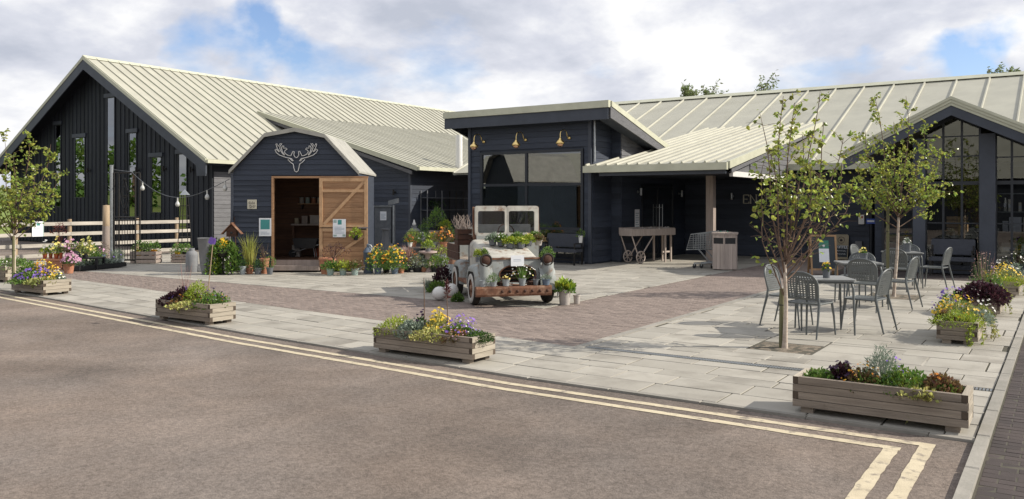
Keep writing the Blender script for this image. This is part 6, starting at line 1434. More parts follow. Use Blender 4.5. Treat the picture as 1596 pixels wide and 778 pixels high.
# nose panel with its oval opening
oc = tpt(806.5, 428, -.28); n = 40; b = MB(); hw, zb, ztop = .46, .4, .835
def outer(a):
    c, s = math.cos(a), math.sin(a); k = min((hw / abs(c)) if abs(c) > 1e-6 else 9, ((ztop - oc.z) / s if s > 1e-6 else (oc.z - zb) / -s) if abs(s) > 1e-6 else 9)
    x, z = k * c, oc.z + k * s; cut = .06
    return (x, -.285 - .01 * c * c, z)
vo, vi, vk = [], [], []
for i in range(n):
    a = 2 * math.pi * i / n; vo.append(outer(a)); vi.append((oc.x + .33 * math.cos(a), -.30, oc.z + .175 * math.sin(a))); vk.append((oc.x + .325 * math.cos(a), -.2, oc.z + .17 * math.sin(a)))
b.add(vo + vi + vk, [(i, (i + 1) % n, n + (i + 1) % n, n + i) for i in range(n)] + [(n + i, n + (i + 1) % n, 2 * n + (i + 1) % n, 2 * n + i) for i in range(n)]); nose = T('nose_panel', 'oldgrey', b)
b = MB(); b.tube([Vector(p) for p in vi] + [Vector(vi[0])], .012, 6, cap=False); T('grille_rim', 'rust', b)
gp = MB(); gp.box(-.4, .4, -.19, -.18, .38, .78); T('grille_back', 'tyre', gp)
for i in range(5):
    z = oc.z - .13 + i * .065; w = .32 * math.sqrt(max(.05, 1 - ((z - oc.z) / .18) ** 2)); b = MB(); b.tube([(oc.x - w, -.235, z), (oc.x, -.255, z), (oc.x + w, -.235, z)], .015, 6); T('grille_bar', 'rust_dark', b)
b = MB(); b.beam((-.45, -.3, .815), (.45, -.3, .815), .02, .03); T('nose_lip', 'rust', b)
# wings, front and rear
def wing(name, s, yc, r0, x0, x1, a0, a1, mat, zc=.3):
    b = MB(); secs = []; N_ = 16
    for i in range(N_ + 1):
        a = rad(a0 + (a1 - a0) * i / N_); c, sn = math.cos(a), math.sin(a); ring = []
        for x, dr in ((x0, .0), ((x0 + x1) / 2, .015), (x1 - .07, 0), (x1 - .02, -.03), (x1, -.085), (x1 - .004, -.12), (x1 - .03, -.1), (x0, -.04)):
            rr_ = (r0 - .03) / (abs(c) ** 3.4 + abs(sn) ** 3.4) ** (1 / 3.4) + dr + (.03 * max(0, c) ** 2); ring.append((s * x, yc - rr_ * c, zc + rr_ * sn))
        secs.append(ring)
    if s < 0: secs = [r_[::-1] for r_ in secs]
    loft(b, secs); 
    for sec in (secs[0], secs[-1]): b.add(sec, [tuple(range(len(sec)))])
    return T(name, mat, b, angle=55)
for s in (-1, 1):
    wing('front_wing', s, 0.0, .43, .42, .73, -4, 185, 'oldgrey'); wing('rear_wing', s, 1.72, .40, .44, .65, -10, 190, 'oldgrey')
    b = MB(); b.lathe([(.001, .34), (.088, .34), (.1, .42), (.105, .6), (.102, .75), (.001, .76)], 16, (s * .575, -.34, 0)); T('wing_nose', 'oldgrey', b, angle=50)
    b = MB(); RX = Matrix.Rotation(rad(90), 3, 'X'); hc = (s * .55, -.42, .80)
    b.lathe([(.04, -.14), (.09, -.08), (.108, -.02), (.112, .0), (.108, .02), (.09, .025), (.082, .01)], 20, hc, RX); hl_ = T('headlight', 'tyre', b, angle=60)
    b = MB(); b.lathe([(.084, .008), (.07, .02), (.04, .03), (.001, .034)], 18, hc, RX); T('lens', 'rust_dark', b, hl_)
    b = MB(); b.tube([(s * .55, -.36, .7), (s * .55, -.38, .76)], .03, 8); T('headlight_stalk', 'rust', b)
# wheels
for yc in (0.0, 1.72):
    for s in (-1, 1):
        RY = Matrix.Rotation(rad(90), 3, 'Y'); c = (s * (TRK - (.05 if yc else 0)), yc, .285); b = MB()
        b.lathe([(.15, -.06), (.2, -.07), (.265, -.062), (.285, -.03), (.285, .03), (.265, .062), (.2, .07), (.15, .06)], 28, c, RY); w_ = T('wheel', 'tyre', b)
        b = MB(); o = .0705 * s; b.lathe([(.165, o - .002 * s), (.2, o + .003 * s), (.255, o - .004 * s), (.26, o - .012 * s)], 28, c, RY); T('whitewall', 'whitewall', b, w_)
        b = MB(); b.lathe([(.165, o - .01 * s), (.14, o - .03 * s), (.07, o - .03 * s), (.06, o), (.001, o + .005 * s)], 20, c, RY); T('hub', 'rust', b, w_)
b = MB(); b.box(-TRK, TRK, -.04, .04, .25, .32); b.box(-TRK + .05, TRK - .05, 1.68, 1.76, .25, .32); b.box(-.32, -.24, -.3, 3.0, .36, .43); b.box(.24, .32, -.3, 3.0, .36, .43); T('chassis', 'rust_dark', b)
# bumper
bl, br = tpt(741, 455, -.55), tpt(858.5, 452, -.55); zc = (bl.z + br.z) / 2
b = MB(); pr = [(-.60, zc - .085), (-.53, zc - .087), (-.5, zc - .06), (-.5, zc + .06), (-.53, zc + .087), (-.60, zc + .085), (-.615, zc + .05), (-.615, zc - .05)]
b.prism([(bl.x, y, z) for y, z in pr], (br.x - bl.x, 0, 0)); bump = T('bumper', 'rust', b)
for i in range(7):
    x = bl.x + (br.x - bl.x) * (.34 + .1 * i); b = MB(); b.lathe([(.001, .0), (.028, 0), (.02, .014), (.001, .016)], 8, (x, -.615, zc), RX); T('bolt', 'rust_dark', b, bump)
b = MB(); b.box(-.3, -.22, -.52, -.25, .34, .42); b.box(.22, .3, -.52, -.25, .34, .42); T('bumper_bracket', 'rust_dark', b)
# scuttle, windscreen, cab
sl, sr = tpt(740, 321, 1.12), tpt(839, 321, 1.12); swx0, swx1, swt = sl.x, sr.x, sl.z; swb = tpt(790, 367, 1.12).z; cw = tpt(790, 388, 1.1).z
b = MB(); b.box(swx0 + .02, swx1 - .02, 1.045, 1.1, .5, swb - .002); T('scuttle', 'oldgrey', b)
xm_ = tpt(789.5, 340, 1.12).x; b = MB()
def ring(x0, x1, z0, z1, ix0, ix1, iz0, iz1, ro, ri):
    po = rrect((x1 - x0) / 2, (z1 - z0) / 2, ro); pi = rrect((ix1 - ix0) / 2, (iz1 - iz0) / 2, ri); n = len(po)
    P = [((x0 + x1) / 2 + x, 1.10, (z0 + z1) / 2 + z) for x, z in po] + [((ix0 + ix1) / 2 + x, 1.095, (iz0 + iz1) / 2 + z) for x, z in pi]
    Q = [(x, y + .05, z) for x, y, z in P]; vs = P + Q; m2 = 2 * n; fs = []
    for i in range(n):
        j = (i + 1) % n; fs += [(j, i, n + i, n + j), (m2 + i, m2 + j, m2 + n + j, m2 + n + i), (n + j, n + i, m2 + n + i, m2 + n + j), (i, j, m2 + j, m2 + i)]
    b.add(vs, fs)
il0, il1, ir0, ir1 = tpt(745, 340, 1.1).x, tpt(787, 340, 1.1).x, tpt(793, 340, 1.1).x, tpt(833, 340, 1.1).x; it, ib = tpt(790, 329, 1.1).z, tpt(790, 363, 1.1).z
ring(swx0, xm_ - .001, swb, swt, il0, il1, ib, it, .05, .035); ring(xm_ + .001, swx1, swb, swt, ir0, ir1, ib, it, .05, .035); scr = T('windscreen_frame', 'oldpaint', b)
for a, c in ((il0, il1), (ir0, ir1)):
    b = MB(); b.quad((a - .005, 1.125, ib - .005), (c + .005, 1.125, ib - .005), (c + .005, 1.125, it + .005), (a - .005, 1.125, it + .005)); T('pane', 'truck_glass', b, scr)
for s, x in ((-1, swx0), (1, swx1)):
    b = MB(); b.beam((x - .0 * s, 1.16, swb - .1), (x, 1.2, swt - .02), .05, .06, up=(0, 1, 0)); T('screen_pillar', 'rust', b)
    b = MB(); b.box(min(x, x - s * .03), max(x, x - s * .03), 1.1, 1.72, .45, 1.08); d_ = T('door', 'oldgrey', b); b = MB(); b.tube([(x + s * .02, 1.55, .98), (x + s * .03, 1.65, .98)], .012, 6); T('handle', 'rust', b, d_)
    b = MB(); b.beam((x - s * .015, 1.1, 1.1), (x - s * .015, 1.74, 1.13), .04, .03); T('door_rail', 'rust', b)
b = MB(); b.box(swx0 + .06, swx1 - .06, 1.45, 1.6, .55, 1.42 if False else 1.36); b.box(swx0 + .06, swx1 - .06, 1.2, 1.45, .5, .72); T('seat', 'zinc_dark', b)
b = MB(); b.box(swx0 + .01, swx1 - .01, 1.73, 1.77, .5, 1.3); T('cab_back', 'oldgrey', b)
b = MB(); c = Vector((-.25 + .5, 1.3, 1.22)); b.tube([c + Vector((.16 * math.cos(k * .35), .06 * math.sin(k * .35), .15 * math.sin(k * .35))) for k in range(19)], .011, 6, cap=False); b.tube([c, c + Vector((0, -.2, -.3))], .014, 6); b.tube([c - Vector((.15, 0, 0)), c + Vector((.15, 0, 0))], .008, 5); T('steering_wheel', 'rust_dark', b)
# load bed
for k in range(5):
    b = MB(); b.box(-.55 + k * .22, -.55 + k * .22 + .212, 1.8, 3.0, .62, .65); T('bed_plank', 'wood_grey', b)
for s in (-1, 1):
    for k in range(2): b = MB(); b.box(s * .57 - .015, s * .57 + .015, 1.8, 3.0, .66 + k * .15, .66 + k * .15 + .14); T('side_board', 'rust_dark', b)
b = MB(); b.box(-.55, .55, 2.99, 3.02, .62, .95); T('tailboard', 'oldgrey', b)
b = MB(); b.box(-.66, -.56, .45, 1.75, .3, .36); b.box(.56, .66, .45, 1.75, .3, .36); T('running_board', 'rust', b)
# the little card on the nose
p = tw_(tpt(806.5, 406.5, -.335)); c = sheet(p, ex, (0, 0, 1), .235, .185, 'blank looking white card taped to the truck bonnet edge', 'card', 'paper', [(-.3, .25, .1, .14, 'ink'), (-.3, .3, -.04, 0, 'ink')])
# things stacked on the truck's side
q = tw_((-.56, 1.45, .98)); t = thing('rusty_crate', 'rust brown slatted crate stacked behind the truck cab', 'crate', q, TRZ)
for k in range(3):
    for yy in (-.17, .17): b = MB(); b.box(-.13, .13, yy - .008, yy + .008, .0 + k * .105, .09 + k * .105); b.build('slat', M['rust_dark'], t, local=True)
    for xx in (-.13, .13): b = MB(); b.box(xx - .008, xx + .008, -.16, .16, .0 + k * .105, .09 + k * .105); b.build('slat', M['rust_dark'], t, local=True)
b = MB(); b.box(-.12, .12, -.15, .15, .0, .012); b.build('base', M['rust_dark'], t, local=True)
t = thing('twig_bundle', 'pale dry twig bundle heaped on the crate beside the windscreen', 'twigs', q + Vector((.0, 0, .25)), TRZ); b = MB()
for k in range(60):
    a = R.uniform(0, 6.28); p = Vector((R.uniform(-.11, .11), R.uniform(-.12, .12), 0)); e = p + Vector((R.uniform(-.14, .14), R.uniform(-.1, .1), R.uniform(.1, .36))); b.tube([p, (p + e) / 2 + rv() * .07, e], [.005, .004, .002], 4, cap=False)
b.build('twigs', M['wood_up'], t, local=True)['kind'] = 'stuff'
# pots on the bumper, wings and bonnet
TS = depth(TO) / FPX
def on_truck(px, yl, z, pot, pw, ph, fol, label, taper=.75):
    v = tpt(px, 400, yl); v.z = z; potted(0, 0, 0, pot, pw, ph, fol, label, loc=tw_(v), S=TS, taper=taper, group='pots standing on the old truck')
zb_ = zc + .088
on_truck(752, -.555, zb_, 'zinc', 8, 9, [], 'empty zinc pot at the left end of the rusty bumper', .85)
on_truck(769, -.555, zb_, 'zinc', 11, 8, [B('leaf_green', 19, 12, 170, L=.025, W=.012)], 'zinc pot with a bushy green herb on the bumper')
on_truck(788.5, -.555, zb_, 'zinc', 12, 10, [B('leaf_bronze', 9, 4, 40, L=.025), FL('fl_lemon', 10, 5, 8, r=.02)], 'zinc pot with a small cream flower, second pot left of the white card')
on_truck(814, -.555, zb_, 'zinc', 12, 11, [GR('leaf_green', 28, 20, 60, w=.007), FL('fl_white', 38, 20, 20, r=.018), FL('fl_lemon', 30, 18, 6, r=.02)], 'zinc pot with white daisy like flowers before the grille', .7)
on_truck(835, -.555, zb_, 'zinc_dark', 9, 9, [('twigs', 'leaf_purple', 6, 6, 6, {})], 'narrow dull zinc pot with a sparse stem on the bumper')
on_truck(851, -.555, zb_, 'bluepot', 13, 9, [B('leaf_silver', 17, 8, 150, L=.022, W=.014)], 'blue grey pot with a silvery mound at the right end of the bumper')
for px, s_, lab in ((745, 0, 'small pot with yellow green leaves on the left wing, outer one'), (755, 1, 'small pot with grassy leaves on the left wing, next to the bonnet')):
    on_truck(px, -.05, .745, 'zinc_dark', 9, 11, [B('leaf_lime' if s_ == 0 else 'leaf_green', 13, 10, 90, L=.04, W=.02), GR('leaf_var', 12, 13, 18, w=.01)], lab)
on_truck(853, .0, .745, 'zinc_dark', 12, 8, [B('leaf_green', 22, 14, 190, L=.035, W=.02)], 'pot with a round green cushion plant on the right wing')
hood = [(768, .56, 'zinc_dark', 'leaf_silver', 'leaf_var', 'pot with pale silvery leaves at the left of the bonnet'), (781, .5, 'zinc_dark', 'leaf_green', 'fl_white', 'pot with green leaves and white specks, second on the bonnet'),
        (795, .36, 'zinc_dark', 'leaf_lime', None, 'wide pot with lime rosette in the front row on the bonnet'), (806, .62, 'zinc_dark', 'leaf_green', None, 'pot with mid green leaves behind the lime rosettes'),
        (812, .34, 'zinc_dark', 'leaf_lime', 'fl_lemon', 'pot with lemon tipped rosette in the front row on the bonnet'), (823, .45, 'zinc_dark', 'leaf_lime', 'fl_lemon', 'pot with a big lime rosette right of the bonnet middle'),
        (833, .7, 'zinc', 'leaf_green', None, 'pot with leafy green plant by the right windscreen pane'), (839, .5, 'stoneware', 'leaf_bronze', None, 'pale pot with bronze plant at the right edge of the bonnet')]
for px, yl, pm, l1, l2, lab in hood:
    zt_ = .845 + .215 * (yl + .2)
    on_truck(px, yl, zt_, pm, 14, 9, [B(l1, 23, 10, 130, L=.05, W=.026), ('broad', l1, 17, 8, 18)] + ([FL(l2, 16, 12, 8, r=.018)] if l2 and l2.startswith('fl') else [B('leaf_green', 15, 8, 40)]), lab)
# ------------------------------------------------------------------ pots and ornaments round the shed and the truck
GS = 'potted plants for sale in front of the shed'
potted(378, 428, 0, 'zinc', 11, 13, [B('leaf_dark', 18, 12, 120, L=.04)], 'zinc pot with low dark green plant, far left of the row before the shed', group=GS)
sheet(G(380.5, 420) + FW * -.12, RT, (0, 0, 1), .08, .16, 'small white plant label standing by the leftmost zinc pot', 'plant_label')
potted(389, 427, 0, 'terracotta', 13, 14, [GR('leaf_grass', 40, 50, 130, w=.012, lean=.75, droop=.25)], 'terracotta pot with tall yellow green grass before the shed', group=GS)
potted(402, 428, 0, 'zinc_dark', 12, 10, [B('leaf_dark', 18, 14, 170, L=.035)], 'dark zinc pot with small round green plant beside the grass pot', group=GS)
potted(412, 426.5, 0, 'terracotta', 15, 24, [('twigs', 'twig', 26, 24, 10, {}), B('leaf_bronze', 18, 16, 26)], 'tall terracotta pot with bare bronze twigs left of the shed doorway', group=GS)
potted(420.5, 428, 0, 'zinc_dark', 11, 11, [('ball', 'leaf_green', 17, 17, 420)], 'small clipped box ball in a zinc pot beside the shed step', group=GS)
potted(510, 427, 0, 'terracotta', 25, 25, [('twigs', 'leaf_purple', 44, 26, 16, {'o': (14, 0, 0)}), B('leaf_purple', 44, 20, 60, o=(16, 0, 6), L=.05)], 'large terracotta pot with a purple branching shrub right of the shed doorway', group=GS)
for px, l1, lab in ((515, 'leaf_green', 'mint green pot with leafy plant in front of the large terracotta pot'), (534.5, 'leaf_lime', 'mint green pot with pale lime plant, middle of the three before the door'), (553, 'leaf_bronze', 'mint green pot with spiky bronze green plant, right of the three before the door')):
    potted(px, 429, 0, 'mint', 12.5, 10.5, [B(l1, 27, 14, 120, L=.07, W=.035), ('broad', 'leaf_var' if l1 == 'leaf_lime' else 'leaf_green', 22, 12, 22)], lab, group='three mint pots before the shed door')
p, S = place(574, 426); t = thing('milk_churn', 'blue green metal churn with white handles beside the shed door', 'milk churn', p)
b = MB(); b.lathe([(.001, 0), (7.5 * S, 0), (7.6 * S, 32 * S), (8.4 * S, 33 * S), (5 * S, 39 * S), (2.6 * S, 41 * S), (2.8 * S, 45 * S), (.001, 46 * S)], 18); b.build('body', M['bluepot'], t, local=True, angle=40)
b = MB(); b.tube([(6 * S, 0, 36 * S), (8 * S, 0, 41 * S), (5 * S, 0, 44 * S), (2 * S, 0, 44 * S)], .8 * S, 6); b.build('handle', M['white'], t, local=True)
for px, lab in ((589, 'blue grey pot of yellow orange helenium beside the churn'), (615, 'blue grey pot of yellow orange helenium left of the pink plume grass')):
    potted(px, 427, 0, 'bluepot', 12.5, 10, [B('leaf_green', 35, 30, 300, L=.07, W=.034), FL('fl_orange', 34, 33, 22, r=.034), FL('fl_yellow', 34, 33, 34, r=.034), FL('fl_rust', 30, 31, 12, r=.03)], lab, group='yellow orange flowers right of the shed')
potted(634.5, 424, 0, 'plastic', 14, 11, [GR('plume', 30, 32, 120, w=.014, lean=.5)], 'pink plumed grass in a black pot between orange flowers and pale shrub')
potted(651, 424, 0, 'plastic', 18, 10, [B('leaf_silver', 32, 20, 190, L=.05), B('leaf_var', 30, 19, 60)], 'pale variegated shrub in a black pot left of the pink birdbath')
p, S = place(667, 423.5); t = thing('birdbath', 'pink stone pedestal birdbath holding a lime plant pot', 'birdbath', p)
b = MB(); b.lathe([(.001, 0), (8 * S, 0), (8 * S, 2 * S), (5.5 * S, 4 * S), (4.6 * S, 20 * S), (5.2 * S, 26 * S), (8 * S, 28 * S)], 18); b.build('pedestal', M['pinkstone'], t, local=True, angle=50)
b = MB(); b.lathe([(7 * S, 28 * S), (14 * S, 29.5 * S), (14.5 * S, 32 * S), (13.5 * S, 32 * S), (8 * S, 30.5 * S), (.001, 30.4 * S)], 22); b.build('bowl', M['pinkstone'], t, local=True, angle=50)
q = p.copy(); q.z = 30.6 * S; potted(0, 0, 0, 'zinc_dark', 10, 8, [B('leaf_lime', 20, 12, 120), B('leaf_green', 16, 10, 50)], 'small lime plant in a pot standing in the birdbath bowl', loc=q, S=S)
# trestle stand with crates behind the birdbath
A = G(660, 416); ang = YAW; t = thing('plant_stand', 'low dark plank stand carrying plants behind the birdbath', 'plant stand', A, ang); S = depth(A) / FPX
W_ = 62 * S
for k in range(2): b = MB(); b.box(-.45, W_ - .45, k * .17, k * .17 + .16, .52, .555); b.build('plank', M['wood_up'], t, local=True)
for x in (-.38, W_ - .56):
    for y in (.01, .27): b = MB(); b.box(x, x + .06, y, y + .05, 0, .52); b.build('leg', M['wood_up'], t, local=True)
def stand_pot(px, pyb, pot, pw, ph, fol, label, off=.16, z=.556):
    v = A + FW * off; d = depth(v); c = at(px, 400, d); c.z = z; return potted(0, 0, 0, pot, pw, ph, fol, label, loc=c, S=d / FPX, group='plants on the plank stand')
stand_pot(643, 0, 'terracotta', 14, 9, [B('leaf_lime', 26, 19, 330, L=.03, W=.014), B('leaf_green', 26, 18, 120, L=.03)], 'bright lime dome plant on the plank stand')
stand_pot(639, 0, 'white', 8, 7, [B('leaf_green', 10, 6, 30), FL('fl_rust', 12, 12, 18, r=.03), FL('fl_orange', 12, 10, 10, r=.03)], 'white pot with rust orange flowers in front of the lime dome', .02)
stand_pot(692, 0, 'terracotta', 14, 8, [B('leaf_bronze', 27, 20, 150, L=.07, W=.035), FL('fl_rust', 26, 21, 20, r=.04), FL('fl_orange', 24, 21, 14, r=.04)], 'orange bronze leafed plant on the plank stand by the truck', .05)
t2p = A + FW * .75; t = thing('wooden_crate', 'grey wooden crate with plants behind the plank stand', 'crate', (0, 0, 0)); d = depth(t2p); c0_, c1_ = at(668, 400, d), at(700, 400, d); c0_.z = 0
t.location = c0_; t.rotation_euler = (0, 0, YAW); ROOT[t.name] = (tuple(c0_), YAW); wC = (c1_ - c0_).length
for k in range(5):
    for y in (0, .38): b = MB(); b.box(0, wC, y, y + .015, .06 + k * .19, .06 + k * .19 + .17); b.build('slat', M['wood_up'], t, local=True)
b = MB(); b.box(0, wC, .016, .379, .95, .965); b.build('top_board', M['wood_up'], t, local=True)
for x in (0.0, wC - .05):
    for y in (.017, .33): b = MB(); b.box(x, x + .05, y, y + .048, 0, .95); b.build('corner_post', M['wood_up'], t, local=True)
dT = d + .2
def crate_pot(px, pot, pw, ph, fol, label): c = at(px, 400, dT); c.z = .967; potted(0, 0, 0, pot, pw, ph, fol, label, loc=c, S=dT / FPX, group='plants on the grey crate')
crate_pot(681, 'plastic', 12, 8, [B('leaf_green', 27, 28, 330, L=.06, W=.03)], 'leafy green shrub on the grey crate')
crate_pot(693, 'plastic', 10, 5, [B('leaf_lime', 22, 13, 190, L=.05)], 'low lime plant at the right of the grey crate')
potted(661, 408, 0, 'plastic', 16, 44, [B('leaf_green', 18, 26, 150, L=.06)], 'narrow green shrub in a tall black tub beside the iron shelves', taper=.9)
potted(709, 408, 0, 'plastic', 18, 40, [B('leaf_dark', 28, 20, 190, L=.09, W=.03), ('broad', 'leaf_green', 26, 18, 30)], 'dark fern in a tall black tub behind the truck', taper=.9)
# ornaments
p, S = place(645.5, 412); t = thing('stone_pedestal', 'dark stone pedestal topped by a small white bird figure', 'pedestal', p); b = MB(); b.box(-6.5 * S, 6.5 * S, -6 * S, 6 * S, 0, 50 * S); b.build('shaft', M['zinc_dark'], t, local=True)
b = MB(); b.prism([(-9 * S, -8 * S, 50 * S), (9 * S, -8 * S, 50 * S), (9 * S, 8 * S, 50 * S), (-9 * S, 8 * S, 50 * S)], (0, 0, 2 * S)); b.lathe([(10 * S, 52 * S), (6 * S, 56 * S), (4 * S, 57 * S), (5 * S, 60 * S), (.001, 60 * S)], 4 * 4); b.build('cap', M['urn'], t, local=True)
b = MB(); b.lathe([(.001, 60 * S), (2.6 * S, 60.5 * S), (3 * S, 63 * S), (1.6 * S, 66 * S), (1.3 * S, 68 * S), (.001, 70 * S)], 10); b.tube([(0, 0, 67.5 * S), (2.4 * S, -.5 * S, 68 * S)], [.8 * S, .1 * S], 5); b.build('bird_figure', M['white'], t, local=True)
c = at(659, 400, depth(A) + .2); c.z = .556; S = depth(A) / FPX; t = thing('stone_finial', 'small tiered pale stone finial on the plank stand', 'finial', c); b = MB(); b.lathe([(.001, 0), (4.5 * S, 0), (4 * S, 9 * S), (5 * S, 10 * S), (4.2 * S, 13 * S), (2.5 * S, 14 * S), (3 * S, 17 * S), (1.5 * S, 19 * S), (1.8 * S, 21 * S), (.001, 24 * S)], 14); b.build('stone', M['urn'], t, local=True, angle=35)
potted(688, 421, 0, 'zinc', 24, 24, [B('leaf_lime', 32, 16, 150), B('leaf_bronze', 30, 14, 80)], 'big zinc bucket with yellow green plant left of the truck', taper=.8)
p, S = place(690, 452); clump(p.x, p.y, 0, [B('leaf_purple', 36 * S, 40 * S, 520, L=.07, W=.03), ('twigs', 'leaf_purple', 36 * S, 42 * S, 20, {}), FL('fl_white', 24 * S, 24 * S, 10, r=.02)], 'dark purple feathery shrub standing left of the truck', 'shrub', 'purple_shrub')
p, S = place(668, 452); clump(p.x, p.y, 0, [GR('leaf_silver', 30 * S, 22 * S, 200, w=.006, lean=.9)], 'grey green spiky grass tuft on the paving left of the truck', 'grass tuft', 'grass_tuft')
p, S = place(682, 455); clump(p.x, p.y, 0, [B('leaf_green', 36 * S, 17 * S, 170, L=.08, W=.035)], 'light green leafy plant between the grass tuft and the white gourds', 'plant')
for px, py, r, lab in ((685, 468, 11.5, 'round white ball gourd in front, left of the truck wheel'), (703, 463, 11.5, 'round white ball gourd behind the front one, with a dark stalk line')):
    p, S = place(px, py); t = thing('white_gourd', lab, 'ball', p, 0, 'white balls beside the truck'); b = MB(); n = 14; b.lathe([(r * S * math.sin(math.pi * k / n), r * S * .93 * (1 - math.cos(math.pi * k / n))) for k in range(n + 1)], 24); b.build('ball', M['white'], t, local=True)
    b = MB(); b.tube([(0, 0, r * S * 1.8), (.01, 0, r * S * 2.05)], [.012, .006], 6); b.build('stalk', M['greenbark'], t, local=True)
p, S = place(713, 470); clump(p.x, p.y, 0, [B('leaf_green', 20 * S, 14 * S, 150, L=.05), B('leaf_dark', 20 * S, 13 * S, 80, L=.05)], 'green trailing plant between the white balls and the truck wheel', 'plant')
p, S = place(720, 446); clump(p.x, p.y, .12, [B('leaf_green', 20 * S, 20 * S, 90, L=.08), ('broad', 'leaf_lime', 16 * S, 20 * S, 14), FL('fl_yellow', 12 * S, 22 * S, 8, r=.03)], 'yellow tipped broad leafed plant against the truck side', 'plant')
p, S = place(704, 446); p += FW * .5; t = thing('milk_churn', 'grey metal milk churn with rusty shoulder beside the truck rear', 'milk churn', p); b = MB(); b.lathe([(.001, 0), (9 * S, 0), (9.4 * S, 24 * S), (9 * S, 32 * S)], 18); b.build('body', M['zinc'], t, local=True, angle=40)
b = MB(); b.lathe([(9 * S, 32.2 * S), (6 * S, 39 * S), (5 * S, 41 * S), (5 * S, 44 * S), (6 * S, 45 * S), (.001, 45.5 * S)], 18); b.build('shoulder', M['rust'], t, local=True, angle=40)
# right of the truck
potted(880, 475, 0, 'stoneware', 20, 24, [('broad', 'leaf_lime', 40, 18, 34), B('leaf_green', 34, 16, 90, L=.08, W=.04)], 'pale stoneware pot with broad lime leaves right of the truck', taper=.78)
potted(899, 473.5, 0, 'stoneware', 11, 14, [], 'small empty pale pot beside the stoneware pot', taper=.8)
p, S = place(878, 452); t = thing('watering_can', 'dull grey domed metal can behind the stoneware pot', 'watering can', p); b = MB(); b.lathe([(.001, 0), (13 * S, 0), (13 * S, 6 * S), (9 * S, 13 * S), (3 * S, 16 * S), (.001, 16 * S)], 18); b.build('body', M['zinc_dark'], t, local=True, angle=40); b = MB(); b.tube([(0, 0, 16 * S), (0, 0, 23 * S)], 1.2 * S, 6); b.build('knob', M['white'], t, local=True)
p, S = place(865, 466); t = thing('metal_stool', 'small grey metal stand half hidden behind the truck bumper', 'stand', p + FW * .4); b = MB(); b.box(-.02, .25, -.1, .15, .1, .13); b.build('top', M['steel'], t, local=True)
for x in (0, .22):
    for y in (-.08, .12): b = MB(); b.box(x, x + .02, y, y + .02, 0, .1); b.build('leg', M['steel'], t, local=True)
potted(893, 410, 0, 'zinc_dark', 9, 8, [B('leaf_green', 14, 12, 60), FL('fl_orange', 10, 12, 6, r=.03)], 'small dark pot with a few orange flowers beside the bench by the truck')
potted(907, 412, 0, 'zinc_dark', 9, 4, [], 'shallow grey dish on the ground right of the small flower pot', taper=.9)
c = PY(905, 372, 21.1); potted(0, 0, 0, 'white', 7, 11, [B('leaf_green', 14, 12, 60)], 'white pot with green plant on the arm of the bench by the truck', loc=(c.x, c.y, .64), S=depth(c) / FPX)
# outdoor smoker / stove beside the shed door
p = G(588, 408) + FW * 1.2; S = depth(p) / FPX; t = thing('outdoor_stove', 'dark grey cabinet stove with a steel flue beside the shed', 'stove', p, YAW)
b = MB(); b.box(-.28, .24, 0, .45, .1, 1.66); b.build('cabinet', M['zinc_dark'], t, local=True); b = MB(); b.box(-.3, .28, -.03, .48, 1.66, 1.71); b.build('worktop', M['steel'], t, local=True)
for x in (-.26, .18):
    b = MB(); b.box(x, x + .04, .02, .06, 0, .1); b.build('foot', M['iron'], t, local=True)
b = MB(); b.lathe([(.06, .5), (.06, 1.72)], 14, (.3, .1, 0)); b.build('flue', M['steel'], t, local=True); b = MB(); b.prism([(.16, -.06, 1.72), (.46, -.06, 1.80), (.46, .26, 1.80), (.16, .26, 1.72)], (0, 0, .14)); b.build('cowl', M['steel'], t, local=True)
sheet(p + RT * -.0 + Vector((0, 0, 1.38)) - FW * .006, RT, (0, 0, 1), .2, .28, 'white notice stuck on the dark stove', 'notice', 'paper', lines(5, -.35, .3))
p, S = place(597, 412); p += FW * .5; t = thing('chiminea', 'bell shaped grey metal chiminea behind the helenium pots', 'chiminea', p); b = MB(); b.lathe([(.001, 0), (16 * S, 0), (15 * S, 14 * S), (9 * S, 27 * S), (5.5 * S, 40 * S), (5.2 * S, 52 * S), (7.5 * S, 53 * S), (7.5 * S, 54.5 * S), (.001, 54.5 * S)], 20); b.build('body', M['urn'], t, local=True, angle=45)
b = MB(); b.prism([(-5 * S, -15.6 * S, 6 * S), (5 * S, -15.6 * S, 6 * S), (4 * S, -13 * S, 17 * S), (-4 * S, -13 * S, 17 * S)], (0, 2 * S, 0)); b.build('mouth', M['plastic'], t, local=True)
p, S = place(604, 414); p += FW * .2; t = thing('slate_shard', 'upright pale shard of slate beside the chiminea', 'slate', p, YAW); b = MB(); b.prism([(0, 0, 0), (6 * S, 0, 0), (7 * S, .03, 30 * S), (5 * S, .03, 34 * S), (1 * S, .03, 28 * S)], (0, .03, 0)); b.build('slate', M['stoneware'], t, local=True)
